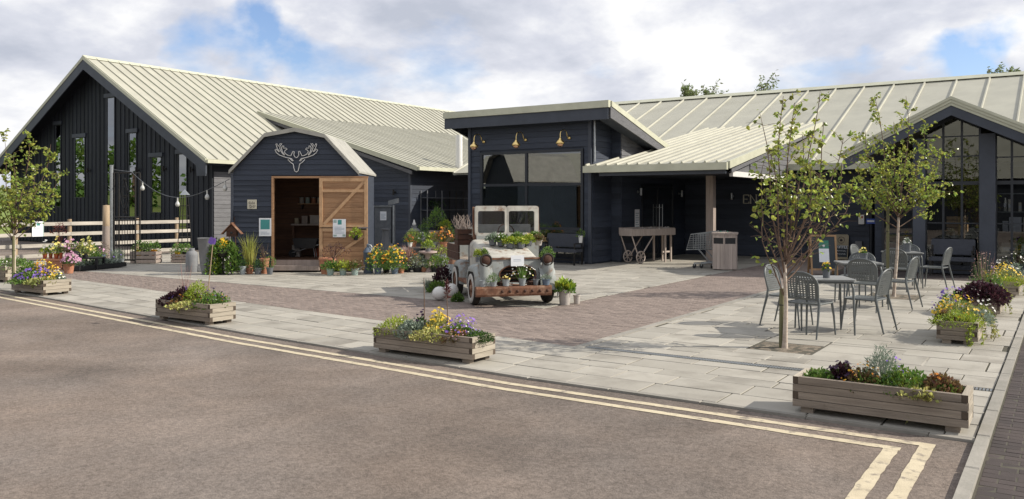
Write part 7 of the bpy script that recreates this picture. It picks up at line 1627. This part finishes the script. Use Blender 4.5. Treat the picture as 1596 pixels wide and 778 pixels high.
# iron shelves against the lean-to side wall
y0, y1 = PX(655, 330, LX + .05).y, PX(721, 330, LX + .05).y; t = thing('iron_shelves', 'tall thin black iron shelf rack on the dark wall', 'shelves', (LX + .06, y0, 0))
zs_ = [PX(680, yy, LX + .2).z for yy in (398, 328, 309)]; ztp = PX(655, 297, LX + .05).z
for k in range(4):
    for xx in (0, .34): b = MB(); yk = (y1 - y0) * k / 3; b.box(xx, xx + .03, yk, yk + .03, 0, ztp); b.build('post', M['urn'] if k < 2 else M['iron'], t, local=True)
for z in zs_: b = MB(); b.box(0, .36, -.01, y1 - y0 + .04, z, z + .025); b.build('shelf', M['zinc_dark'], t, local=True)
for i, (fy, l) in enumerate(((.2, 'small dark potted fern on the middle iron shelf, left'), (.38, 'second small potted plant on the middle iron shelf'))):
    c = (LX + .24, y0 + (y1 - y0) * fy, zs_[1] + .027); potted(0, 0, 0, 'plastic', 8, 6, [B('leaf_dark', 16, 10, 70, L=.06)], l, loc=c, S=depth(c) / FPX, group='plants on the iron shelves')
# inside the shed
def shed_loc(x, y, z): return Vector((sp.x, sp.y, z)) + RT * x + FW * y
t = thing('shelf_table', 'plank counter inside the dark shed with boxes on it', 'counter', shed_loc(1.3, 1.75, .3), SRZ); b = MB(); b.box(-.25, .72, 0, .35, .86, .9); b.build('top', M['wood_up'], t, local=True)
for x in (-.22, .66): b = MB(); b.box(x, x + .05, .03, .08, 0, .86); b.build('leg', M['timber_in'], t, local=True)
for k, (x, w, h, m_, l) in enumerate(((1.12, .1, .14, 'tan_sign', 'small tan tin on the counter inside the shed'), (1.32, .16, .2, 'wood_up', 'grey brown box on the counter inside the shed'), (1.55, .26, .22, 'stoneware', 'larger pale box on the counter inside the shed'), (1.86, .16, .16, 'zinc', 'grey tin at the end of the counter inside the shed'))):
    t = thing('storage_box', l, 'box', shed_loc(x, 1.9, 1.202), SRZ); b = MB(); b.box(0, w, 0, .14, 0, h); b.build('body', M[m_], t, local=True); b = MB(); b.box(-.006, w + .006, -.006, .146, h, h + .02); b.build('lid', M[m_], t, local=True)
sheet(shed_loc(1.82, 2.28, 2.0), RT, (0, 0, 1), .2, .42, 'pale sheet pinned to the back wall inside the shed', 'notice', 'stoneware')
sheet(shed_loc(2.05, 1.7, .92), RT, (0, 0, 1), .3, .5, 'pale poster hanging from the counter inside the shed', 'poster', 'lilac_sign', (), 'poster')
t = thing('toy_barrow', 'dark wheelbarrow shape standing on the shed floor', 'wheelbarrow', shed_loc(1.5, 1.2, .3), SRZ); b = MB(); b.prism([(-.2, 0, .25), (.35, 0, .25), (.42, 0, .52), (-.26, 0, .52)], (0, .3, 0)); b.build('tub', M['plastic'], t, local=True); b = MB(); b.tube([(-.3, .13, .1), (-.3, .19, .1)], .1, 14); b.build('wheel', M['plastic'], t, local=True); b = MB(); b.tube([(-.3, .05, .12), (.5, .03, .36)], .014, 6); b.tube([(-.3, .27, .12), (.5, .29, .36)], .014, 6); b.tube([(.3, .05, .3), (.34, .05, 0)], .014, 6); b.tube([(.3, .27, .3), (.34, .27, 0)], .014, 6); b.build('frame', M['steel'], t, local=True)
c = shed_loc(SX(557), -.22, SZ(374)); potted(0, 0, 0, 'plastic', 9, 8, [B('leaf_lime', 18, 12, 130, L=.05), ('trail', 'leaf_lime', 10, 5, 5)], 'lime plant in a small black pot hanging on the shed door', loc=c, S=SK)
# ------------------------------------------------------------------ left of the shed: urns, basket stand, bird house
for px, py, prof, lab in ((299, 424, [(8.6, 0), (9.2, 10), (9.2, 26), (7.5, 31), (4.5, 33), (4.2, 37), (0, 37.2)], 'short grey bottle shaped stone urn left of the tall urn'), (322, 428, [(7, 0), (10, 16), (13.4, 56), (14.4, 57), (13, 57.2), (12, 50), (0, 48)], 'tall tapering grey stone urn left of the shed')):
    p, S = place(px, py); t = thing('stone_urn', lab, 'urn', p); b = MB(); b.lathe([(.001, 0)] + [(max(r, .02) * S, z * S) for r, z in prof], 22); b.build('body', M['urn'], t, local=True, angle=50)
    b = MB(); rr_, zz_ = prof[1]; b.lathe([(rr_ * S * 1.005, zz_ * S - .01), (rr_ * S * 1.02, zz_ * S), (rr_ * S * 1.005, zz_ * S + .01)], 22); b.build('band', M['urn'], t, local=True)
p, S = place(348, 428); t = thing('basket_stand', 'dark iron stand draped with trailing green plants beside the shed corner', 'plant stand', p)
b = MB(); b.tube([(0, 0, 0), (0, 0, 34 * S)], 1.6 * S, 8); b.lathe([(9 * S, 0), (7 * S, 2 * S), (2 * S, 3 * S)], 14); b.build('stand', M['iron'], t, local=True); b = MB(); b.lathe([(.001, 26 * S), (8 * S, 28 * S), (11 * S, 36 * S), (11 * S, 38 * S), (.001, 37 * S)], 16); b.build('basket', M['iron'], t, local=True)
grow(t, (0, 0, 36 * S), [B('leaf_green', 40, 16, 300, L=.08, W=.05), ('bush', 'leaf_green', 26, 46, 420, {'o': (-13, -8, -36), 'L': .09, 'W': .055}), ('bush', 'leaf_green', 22, 40, 300, {'o': (12, 8, -30), 'L': .09, 'W': .055}), B('leaf_lime', 24, 44, 160, o=(-13, -8, -36), L=.09, W=.05)], S)
p2 = p + Vector((0, 0, 46 * S)); clump(p2.x, p2.y, p2.z - .1, [B('leaf_green', 12 * S, 8 * S, 30), FL('fl_yellow', 16 * S, 16 * S, 46, r=.05)], 'vivid yellow flowers on top of the trailing basket', 'flowers')
p, S = place(352, 430); p += FW * .4; t = thing('bird_house', 'rusty fretwork bird house on a pole beside the shed corner', 'bird house', p, YAW); b = MB(); b.tube([(0, 0, 0), (0, 0, 60 * S)], 1.0 * S, 6); b.build('pole', M['iron'], t, local=True)
b = MB(); b.box(-8 * S, 8 * S, 0, 8 * S, 60 * S, 70 * S); b.prism([(-8 * S, 0, 70 * S), (8 * S, 0, 70 * S), (0, 0, 78 * S)], (0, 8 * S, 0)); b.build('body', M['rust_dark'], t, local=True)
b = MB(); b.beam((-16 * S, 4 * S, 64 * S), (1 * S, 4 * S, 82 * S), 11 * S, 1.2 * S, up=(-.7, 0, .7)); b.beam((16 * S, 4 * S, 64 * S), (-1 * S, 4 * S, 82 * S), 11 * S, 1.2 * S, up=(.7, 0, .7)); b.build('roof', M['rust'], t, local=True)
b = MB(); b.lathe([(.001, 0), (2 * S, 0), (2 * S, .5 * S), (.001, .6 * S)], 12, (0, 0, 66 * S), Matrix.Rotation(rad(90), 3, 'X')); b.build('hole', M['plastic'], t, local=True)
q = p + FW * .8 + RT * -.22; t = thing('garden_obelisk', 'dark pointed lattice obelisk between the tall urn and the bird house', 'obelisk', q, YAW); b = MB(); hO = 128 * S; 
for sx in (-1, 1):
    for sy in (-1, 1): b.tube([(sx * 9 * S, sy * 9 * S, 0), (0, 0, hO)], .8 * S, 5)
b.build('legs', M['rust_dark'], t, local=True)
for k in range(1, 8):
    w_ = 9 * S * (1 - k / 8.5); z = hO * k / 8.5; b = MB(); b.tube([(-w_, -w_, z), (w_, -w_, z), (w_, w_, z), (-w_, w_, z), (-w_, -w_, z)], .6 * S, 5, cap=False); b.build('rung', M['rust_dark'], t, local=True)
# ------------------------------------------------------------------ ranch fence in front of the barn
FA, FB = Vector((-26.35, 11.0, 0)), Vector((-26.05, 18.9, 0)); FA2 = Vector((-26.6, 4.0, 0))
fa = G(-6, 411); fb = G(296, 395); fa.z = fb.z = 0; dv = (fb - fa).normalized(); fa = fa - dv * 4.5
fence = thing('ranch_fence', 'pale four rail timber fence in front of the black barn', 'fence', fa, math.atan2(dv.y, dv.x)); FLN = (fb - fa).length
ptx = []
for px in (110, 215, 277): 
    q = at(px, 380, 1.0) - Vector((0, 0, EYE)); n2 = Vector((-dv.y, dv.x, 0)); E0 = Vector((0, 0, EYE)); tt = (fa - E0).dot(n2) / q.dot(n2); h_ = E0 + q * tt; ptx.append((h_ - fa).dot(dv))
step_ = ptx[1] - ptx[0]; 
for k, x in enumerate([ptx[0] - 3.2, ptx[0] - 1.6] + ptx): b = MB(); b.tube([(x, .06, 0), (x, .06, 1.28)], [.065, .06], 10); b.build('post', M['post'], fence, local=True)
xs_ = [0, ptx[0] - 1.6, ptx[0], ptx[1], FLN]
for k, z in enumerate((1.14, .82, .48, .17)):
    for a, c in zip(xs_, xs_[1:]): b = MB(); b.box(a + .004, c - .004, -.03 + .002 * k, .0 + .002 * k, z - .055, z + .055); b.build('rail', M['rail'], fence, local=True)
q = at(58, 357, 1.0) - Vector((0, 0, EYE)); h_ = E0 + q * ((fa - E0).dot(n2) / q.dot(n2)); nr_ = n2 if n2.dot(-FW) > 0 else -n2; sheet(h_ + nr_ * .05, dv, (0, 0, 1), .34, .46, 'white notice with a pale blue edge tied to the fence', 'notice', 'paper', [(-.12, .18, .22, .4, 'teal'), (.42, .5, -.5, .5, 'mint')] + lines(5, -.3, .12))
# timber pole, steel pole, iron arch
p = G(166, 410); t = thing('timber_pole', 'thick brown timber pole standing against the tallest barn window', 'pole', p); b = MB(); b.lathe([(.12, 0), (.115, .7), (.11, 1.1)], 12); b.lathe([(.001, 1.1), (.11, 1.1)], 12); b.build('lower_pole', M['wood_up'], t, local=True); b = MB(); b.lathe([(.107, 1.1), (.1, 1.72), (.001, 1.73)], 12); b.build('upper_pole', M['post'], t, local=True)
p = G(174, 411); zt2 = EYE + (318 - 259) * depth(p) / FPX; t = thing('steel_pole', 'slim galvanised pole carrying the string lights', 'pole', p); b = MB(); b.tube([(0, 0, 0), (0, 0, zt2)], .05, 10); b.build('pole', M['steel'], t, local=True); b = MB(); b.tube([(0, 0, zt2), (0, 0, zt2 + .03)], .055, 10); b.build('cap', M['steel'], t, local=True); POLE = p + Vector((0, 0, zt2))
p = G(178, 411); S = depth(p) / FPX; t = thing('iron_arch', 'black wrought iron garden arch panel before the barn', 'garden arch', p, YAW); w_, h_ = 33 * S, 142 * S; b = MB()
for y in (0, .3):
    for x in (0, w_): b.tube([(x, y, 0), (x, y, h_)], .022, 6)
    for z in (h_, h_ * .51, h_ * .48, .1): b.tube([(0, y, z), (w_, y, z)], .016, 6)
b.build('frame', M['iron'], t, local=True); b = MB()
for k in range(1, 8): b.tube([(w_ * k / 8, 0, .1), (w_ * k / 8, 0, h_ * .48)], .009, 5)
for s in (-1, 1):
    b.tube([(w_ * .5, 0, h_ * .94), (w_ * (.5 + s * .22), 0, h_ * .72), (w_ * .5, 0, h_ * .54)], .011, 5); b.tube([(w_ * .5 + s * w_ * .1, 0, h_ * .94), (w_ * (.5 - s * .12), 0, h_ * .74), (w_ * .5 + s * w_ * .1, 0, h_ * .54)], .009, 5)
    b.tube([(w_ * .5 + s * w_ * .1 * math.cos(k * .6) * (1 - k * .08), 0, h_ * .73 + w_ * .1 * math.sin(k * .6) * (1 - k * .08)) for k in range(12)], .008, 5)
b.build('scrollwork', M['iron'], t, local=True)
p = G(288, 402); S = depth(p) / FPX; t = thing('garden_obelisk', 'tall black iron obelisk with a pyramid cap before the barn', 'obelisk', p, YAW); hO = 98 * S
for sx in (-1, 1):
    for sy in (-1, 1): b = MB(); b.tube([(sx * 9 * S, sy * 9 * S, 0), (sx * 3.5 * S, sy * 3.5 * S, hO)], .014, 5); b.build('leg', M['iron'], t, local=True)
for k in range(1, 6): z = hO * k / 6; w_ = (9 - 5.5 * k / 6) * S; b = MB(); b.tube([(-w_, -w_, z), (w_, -w_, z), (w_, w_, z), (-w_, w_, z), (-w_, -w_, z)], .009, 5, cap=False); b.build('rung', M['iron'], t, local=True)
b = MB(); b.add([(-6 * S, -6 * S, hO), (6 * S, -6 * S, hO), (6 * S, 6 * S, hO), (-6 * S, 6 * S, hO), (0, 0, hO + 9 * S)], [(0, 1, 4), (1, 2, 4), (2, 3, 4), (3, 0, 4), (3, 2, 1, 0)]); b.build('cap', M['steel'], t, local=True)
# string lights from the steel pole to the shed
A_ = at(205, 268, depth(POLE)); Z_ = shed_loc(-.1, .1, 0); Z_.z = EYE + (318 - 279) * depth(Z_) / FPX
t = thing('string_lights', 'sagging string of clear bulbs between the iron arch and the shed', 'string lights', A_)
ptsS = [A_.lerp(Z_, k / 24) - Vector((0, 0, .62 * math.sin(math.pi * k / 24) * (1.15 - .3 * k / 24))) for k in range(25)]
b = MB(); b.tube([p - A_ for p in [POLE - Vector((0, 0, .1))] + ptsS], .009, 5, cap=False); b.build('cable', M['zinc_dark'], t, local=True)
for k in (3, 12, 19, 23):
    c = ptsS[k] - A_; b = MB(); b.tube([c, c - Vector((0, 0, .1))], .02, 8); b.lathe([(.02, -.1), (.05, -.15), (.06, -.19), (.045, -.24), (.001, -.26)], 12, c); b.build('bulb', M['bulb'], t, local=True)
# ------------------------------------------------------------------ plant displays before the fence
p, S = place(84, 421); t = thing('terracotta_trough', 'large square terracotta trough with red pots lined up on it', 'trough', p, YAW); b = MB(); x0, x1, h = -13 * S, 13 * S, 17 * S
b.box(x0 + .02, x1 - .02, 0, .42, 0, h * .84); b.build('body', M['terracotta'], t, local=True); b = MB(); b.box(x0, x1, -.02, .44, h * .84 + .001, h); b.build('rim', M['terracotta'], t, local=True); TRD = (p, S, h)
def trough_pot(px, pot, pw, ph, fol, label, off=.18): c = at(px, 400, depth(p_tr) + off); c.z = z_tr; potted(0, 0, 0, pot, pw, ph, fol, label, loc=c, S=depth(c) / FPX, group='small pots along the fence display')
p_tr, S_tr, z_tr = p, S, h + .002
trough_pot(70, 'redpot', 7, 8, [B('leaf_lime', 16, 12, 70, L=.06), FL('fl_white', 12, 18, 5, r=.06)], 'red pot with pale green leaves and one white bloom, far left on the trough')
trough_pot(79, 'redpot', 6, 8, [B('leaf_green', 12, 14, 50, L=.06)], 'dark red pot second from left on the trough', .25)
trough_pot(88, 'redpot', 8, 8, [B('leaf_lime', 15, 16, 70, L=.06), FL('fl_lemon', 16, 22, 8, r=.06)], 'bright red pot with lemon blooms on the trough')
trough_pot(95, 'redpot', 6, 9, [B('leaf_green', 10, 10, 40, L=.06), ('twigs', 'leaf_red', 18, 38, 16, {'o': (-5, 0, 0)}), ('bush', 'leaf_red', 22, 14, 60, {'o': (-6, 0, 32), 'L': .07})], 'red pot with a tall dark red airy stem, right on the trough')
p, S = place(127, 421); t = thing('display_bench', 'low black plant bench behind the terracotta pots', 'plant stand', p, YAW); b = MB(); b.box(-24 * S, 24 * S, 0, .5, 17 * S, 19 * S); b.build('top', M['plastic'], t, local=True)
for x in (-23 * S, 20 * S):
    for y in (.02, .42): b = MB(); b.box(x, x + .06, y, y + .06, 0, 17 * S); b.build('leg', M['plastic'], t, local=True)
p_tr, z_tr = p, 19 * S + .002
trough_pot(108, 'rust_dark', 10, 11, [B('leaf_bronze', 18, 12, 60, L=.06), FL('fl_pink', 22, 20, 14, r=.055)], 'brown pot with pink flowers on the black bench')
trough_pot(121, 'zinc_dark', 11, 10, [B('leaf_green', 22, 16, 90, L=.06), FL('fl_white', 10, 10, 4, r=.05)], 'dark pot with green plant and a white bloom on the black bench')
trough_pot(133, 'plastic', 10, 8, [B('leaf_var', 24, 22, 90, L=.09, W=.05), FL('fl_lemon', 20, 20, 6, r=.05)], 'pale broad leafed plant on the black bench')
potted(107, 426, 0, 'terracotta', 17, 15, [B('leaf_dark', 22, 8, 60, L=.05, o=(5, 0, 0)), FL('fl_pink', 24, 17, 70, r=.04, o=(5, 0, 0))], 'terracotta pot with pink mauve chrysanthemums on the ground before the fence')
p, S = place(141, 417); clump(p.x, p.y, 0, [B('leaf_green', 40 * S, 36 * S, 330, L=.09, W=.05), B('leaf_lime', 34 * S, 30 * S, 60, L=.08)], 'big loose green shrub between the black bench and the tray', 'shrub', 'green_shrub')
a_, c_ = G(112, 423), G(186, 416); t = thing('plant_tray', 'long low black tray full of small grey green plants', 'plant tray', (a_ + c_) / 2, math.atan2((c_ - a_).y, (c_ - a_).x)); L_ = (c_ - a_).length / 2; b = MB(); b.box(-L_, L_, -.25, .3, .02, .14, skip=('t',)); b.box(-L_ + .01, L_ - .01, -.24, .29, .1, .12); b.build('tray', M['plastic'], t, local=True); b = MB()
for k in range(46): f_bush(b, (R.uniform(-L_ + .1, L_ - .1), R.uniform(-.18, .22), .12), .12, .16, 14, .06, .03)
b.build('foliage', M['leaf_silver'], t, local=True)['kind'] = 'stuff'
potted(157, 413, 0, 'bluepot', 13, 16, [B('leaf_green', 16, 10, 60), FL('fl_pink', 10, 12, 5, r=.04)], 'blue grey pot beside the timber pole')
potted(165, 410, 0, 'terracotta', 12, 10, [B('leaf_bronze', 20, 28, 110, L=.07)], 'reddish brown leafed plant at the foot of the timber pole')
potted(179, 412, 0, 'zinc', 11, 8, [GR('leaf_silver', 22, 18, 90, w=.01), FL('fl_purple', 18, 17, 5, r=.03)], 'zinc pot with lavender left of the crate')
potted(189, 411, 0, 'zinc', 11, 8, [GR('leaf_silver', 20, 18, 90, w=.01)], 'zinc pot with grey green spiky leaves next to the lavender')
def slat_crate(px0, px1, py, h, label):
    a, c = G(px0, py), G(px1, py); t = thing('slatted_crate', label, 'crate', a, math.atan2((c - a).y, (c - a).x)); W_ = (c - a).length; n = 3
    for k in range(n):
        for y in (0, .42): b = MB(); b.box(0, W_, y, y + .018, .02 + k * h / n, .02 + (k + .78) * h / n); b.build('slat', M['wood_up'], t, local=True)
        for x in (0, W_ - .018): b = MB(); b.box(x, x + .018, .019, .419, .02 + k * h / n, .02 + (k + .78) * h / n); b.build('slat', M['wood_up'], t, local=True)
    for x in (.02, W_ - .06):
        for y in (.02, .38): b = MB(); b.box(x, x + .04, y, y + .04, 0, h); b.build('corner_post', M['wood_up'], t, local=True)
    b = MB(); b.box(.02, W_ - .02, .02, .41, h * .6, h * .62); b.build('floor', M['wood_up'], t, local=True); return a, (c - a) / 1, h
a, v, h = slat_crate(203, 243, 411, .36, 'grey slatted crate of yellow pots beneath the iron arch')
for k, l in ((.2, 'yellow pot with green leaves at the left of the grey crate'), (.5, 'dark pot with low green plant in the middle of the grey crate'), (.8, 'amber pot with green leaves at the right of the grey crate')):
    c = a + v * k + FW * .22; potted(0, 0, 0, {.2: 'fl_yellow', .5: 'plastic', .8: 'fl_orange'}[k], 10, 9, [B('leaf_green', 19, 14, 90, L=.08, W=.03)], l, loc=(c.x, c.y, h * .63), S=depth(c) / FPX, group='pots standing in the slatted crates')
a, v, h = slat_crate(266, 292, 410, .26, 'smaller slatted crate left of the stone urns')
for k, l in ((.25, 'yellow pot in the smaller slatted crate'), (.7, 'leafy green plant in the smaller slatted crate')):
    c = a + v * k + FW * .22; potted(0, 0, 0, 'fl_yellow' if k < .5 else 'plastic', 9, 8, [B('leaf_green', 22, 14, 100, L=.08, W=.03)], l, loc=(c.x, c.y, h * .63), S=depth(c) / FPX, group='pots standing in the slatted crates')
# ------------------------------------------------------------------ goods seen through the cafe glass
def shelf_unit(x0, x1, y, label, items):
    t = thing('shop_shelf', label, 'shelves', (x0, y, 0)); w_ = x1 - x0
    for z in (.5, 1.05, 1.55, 2.0): b = MB(); b.box(0, w_, 0, .3, z, z + .025); b.build('shelf', M['zinc_dark'], t, local=True)
    for x in (0, w_ - .03): b = MB(); b.box(x, x + .03, .301, .33, .02, 2.1); b.build('upright', M['iron'], t, local=True)
    for (x, z, w, h, m_, l) in items:
        o = thing('shop_item', l, 'packet' if m_ != 'white' else 'jar', (x0 + x, y + .05, z + .026)); b = MB()
        if m_ == 'white' and h > .3: b.lathe([(.001, 0), (w / 2, 0), (w / 2, h * .7), (w * .2, h * .85), (w * .2, h)], 12, (w / 2, .1, 0)); b.build('body', M[m_], o, local=True)
        else: b.box(0, w, 0, .18, 0, h); b.build('body', M[m_], o, local=True)
        b = MB(); b.box(w * .1, w * .9, -.004, -.001, h * .3, h * .6); b.build('label_patch', M['lilac_sign'], o, local=True)
shelf_unit(x0b + .02, .0, GW + .35, 'dark shop shelves behind the right hand glass of the gable', [(.1, 1.05, .12, .26, 'lilac_sign', 'small pale packet at the left of the chest high shelf'), (.24, 1.05, .26, .36, 'lilac_sign', 'wide pale packet in the middle of the chest high shelf'), (.54, 1.05, .3, .36, 'stoneware', 'wide grey packet at the right of the chest high shelf'), (.12, 1.55, .07, .34, 'white', 'slim white bottle on the head high shelf'), (.22, 1.55, .06, .3, 'stoneware', 'narrow grey carton on the head high shelf'), (.44, 1.55, .06, .22, 'stoneware', 'short grey carton on the head high shelf'), (.08, .5, .34, .28, 'stoneware', 'wide patterned box on the lowest shelf'), (.5, .5, .24, .26, 'zinc', 'grey box at the right of the lowest shelf')])
t = thing('crate_stack', 'tan slatted display crate behind the left gable glass', 'crate', (PY(1476, 350, GW + .8).x, GW + .7, .95)); wq_ = PY(1508, 350, GW + .8).x - PY(1476, 350, GW + .8).x
for k in range(5):
    for yy in (0, .3): b = MB(); b.box(0, wq_, yy, yy + .015, k * .1, k * .1 + .085); b.build('slat', M['oak'], t, local=True)
    for xx in (0, wq_ - .015): b = MB(); b.box(xx, xx + .015, .016, .299, k * .1, k * .1 + .085); b.build('slat', M['oak'], t, local=True)
t = thing('window_table', 'low pale table carrying the display crate behind the glass', 'table', (x0 + .1, GW + .5, 0)); b = MB(); b.box(0, x1 - x0 - .2, 0, .6, .91, .945); b.build('top', M['oak'], t, local=True)
for xx in (.02, x1 - x0 - .28):
    for yy in (.02, .52): b = MB(); b.box(xx, xx + .06, yy, yy + .06, .02, .91); b.build('leg', M['oak'], t, local=True)

# more of the bank of plants between the shed and the truck
for px, py, pot, pw, ph, fol, lab in (
    (602, 425, 'plastic', 12, 9, [B('leaf_green', 26, 26, 170, L=.08), FL('fl_yellow', 24, 24, 10, r=.03)], 'leafy green plant filling the gap between the two helenium pots'),
    (625, 426, 'terracotta', 11, 9, [B('leaf_dark', 24, 16, 150, L=.06), FL('fl_pink', 20, 16, 10, r=.03)], 'low dark leafed plant with pink specks right of the second helenium'),
    (643, 421, 'zinc_dark', 12, 10, [B('leaf_bronze', 26, 20, 160, L=.07), FL('fl_rust', 22, 20, 14, r=.03)], 'bronze plant behind the pink plume grass'),
    (678, 424, 'plastic', 14, 10, [B('leaf_green', 28, 18, 190, L=.07), B('leaf_lime', 24, 16, 60)], 'green foliage plant at the foot of the big zinc bucket'),
    (708, 424, 'zinc_dark', 14, 12, [B('leaf_lime', 30, 24, 190, L=.08), B('leaf_green', 28, 20, 100, L=.08)], 'yellow green shrub between zinc bucket and truck'),
    (660, 424, 'terracotta', 10, 8, [B('leaf_silver', 16, 12, 90, L=.05)], 'small silvery plant right in front of the birdbath column')):
    potted(px, py, 0, pot, pw, ph, fol, lab, group='potted plants between the shed and the truck')
stand_pot(660, 0, 'plastic', 10, 7, [B('leaf_green', 24, 16, 130, L=.06), FL('fl_white', 18, 15, 8, r=.025)], 'green plant with white specks beside the tiered finial', .2)
stand_pot(677, 0, 'zinc', 11, 8, [B('leaf_lime', 24, 16, 150, L=.06), FL('fl_orange', 18, 16, 8, r=.03)], 'lime plant with orange specks in the middle of the plank stand', .12)
stand_pot(702, 0, 'plastic', 12, 8, [B('leaf_dark', 26, 20, 170, L=.08), B('leaf_bronze', 22, 18, 60, L=.07)], 'dark leafed plant at the truck end of the plank stand', .2)
# boxes and tools in the dark of the shed
for k, (x, y, w, h, m_, l) in enumerate(((1.15, 1.5, .22, .3, 'stoneware', 'pale sack slumped on the shed floor left of the barrow'), (2.0, 1.3, .2, .34, 'oak', 'tan carton on the shed floor right of the barrow'), (1.75, 1.55, .18, .22, 'redpot', 'small red tub on the shed floor under the counter'))):
    t = thing('storage_box', l, 'box', shed_loc(x, y, .302), SRZ); b = MB(); b.box(0, w, 0, .16, 0, h); b.build('body', M[m_], t, local=True); b = MB(); b.box(-.005, w + .005, -.005, .165, h, h + .02); b.build('lid', M[m_], t, local=True)
t = thing('wall_shelf', 'timber wall shelf high inside the shed', 'shelf', shed_loc(1.15, 2.1, 1.75), SRZ); b = MB(); b.box(0, .8, 0, .2, 0, .025); b.build('board', M['oak'], t, local=True)
for k in range(2): b = MB(); b.box(.1 + k * .55, .13 + k * .55, .0, .2, -.14, -.001); b.build('bracket', M['iron'], t, local=True)
for k in range(4):
    t = thing('seed_tin', ('cream tin at the left of the high shed shelf', 'green tin second on the high shed shelf', 'rust tin third on the high shed shelf', 'pale tin at the right of the high shed shelf')[k], 'tin', shed_loc(1.25 + k * .17, 2.17, 1.776), SRZ); b = MB(); b.lathe([(.001, 0), (.06, 0), (.06, .15), (.001, .15)], 12); b.build('body', M[('stoneware', 'mint', 'terracotta', 'cream_sign')[k]], t, local=True, angle=40); b = MB(); b.lathe([(.063, .15), (.063, .17), (.001, .17)], 12); b.build('lid', M['zinc'], t, local=True, angle=40)
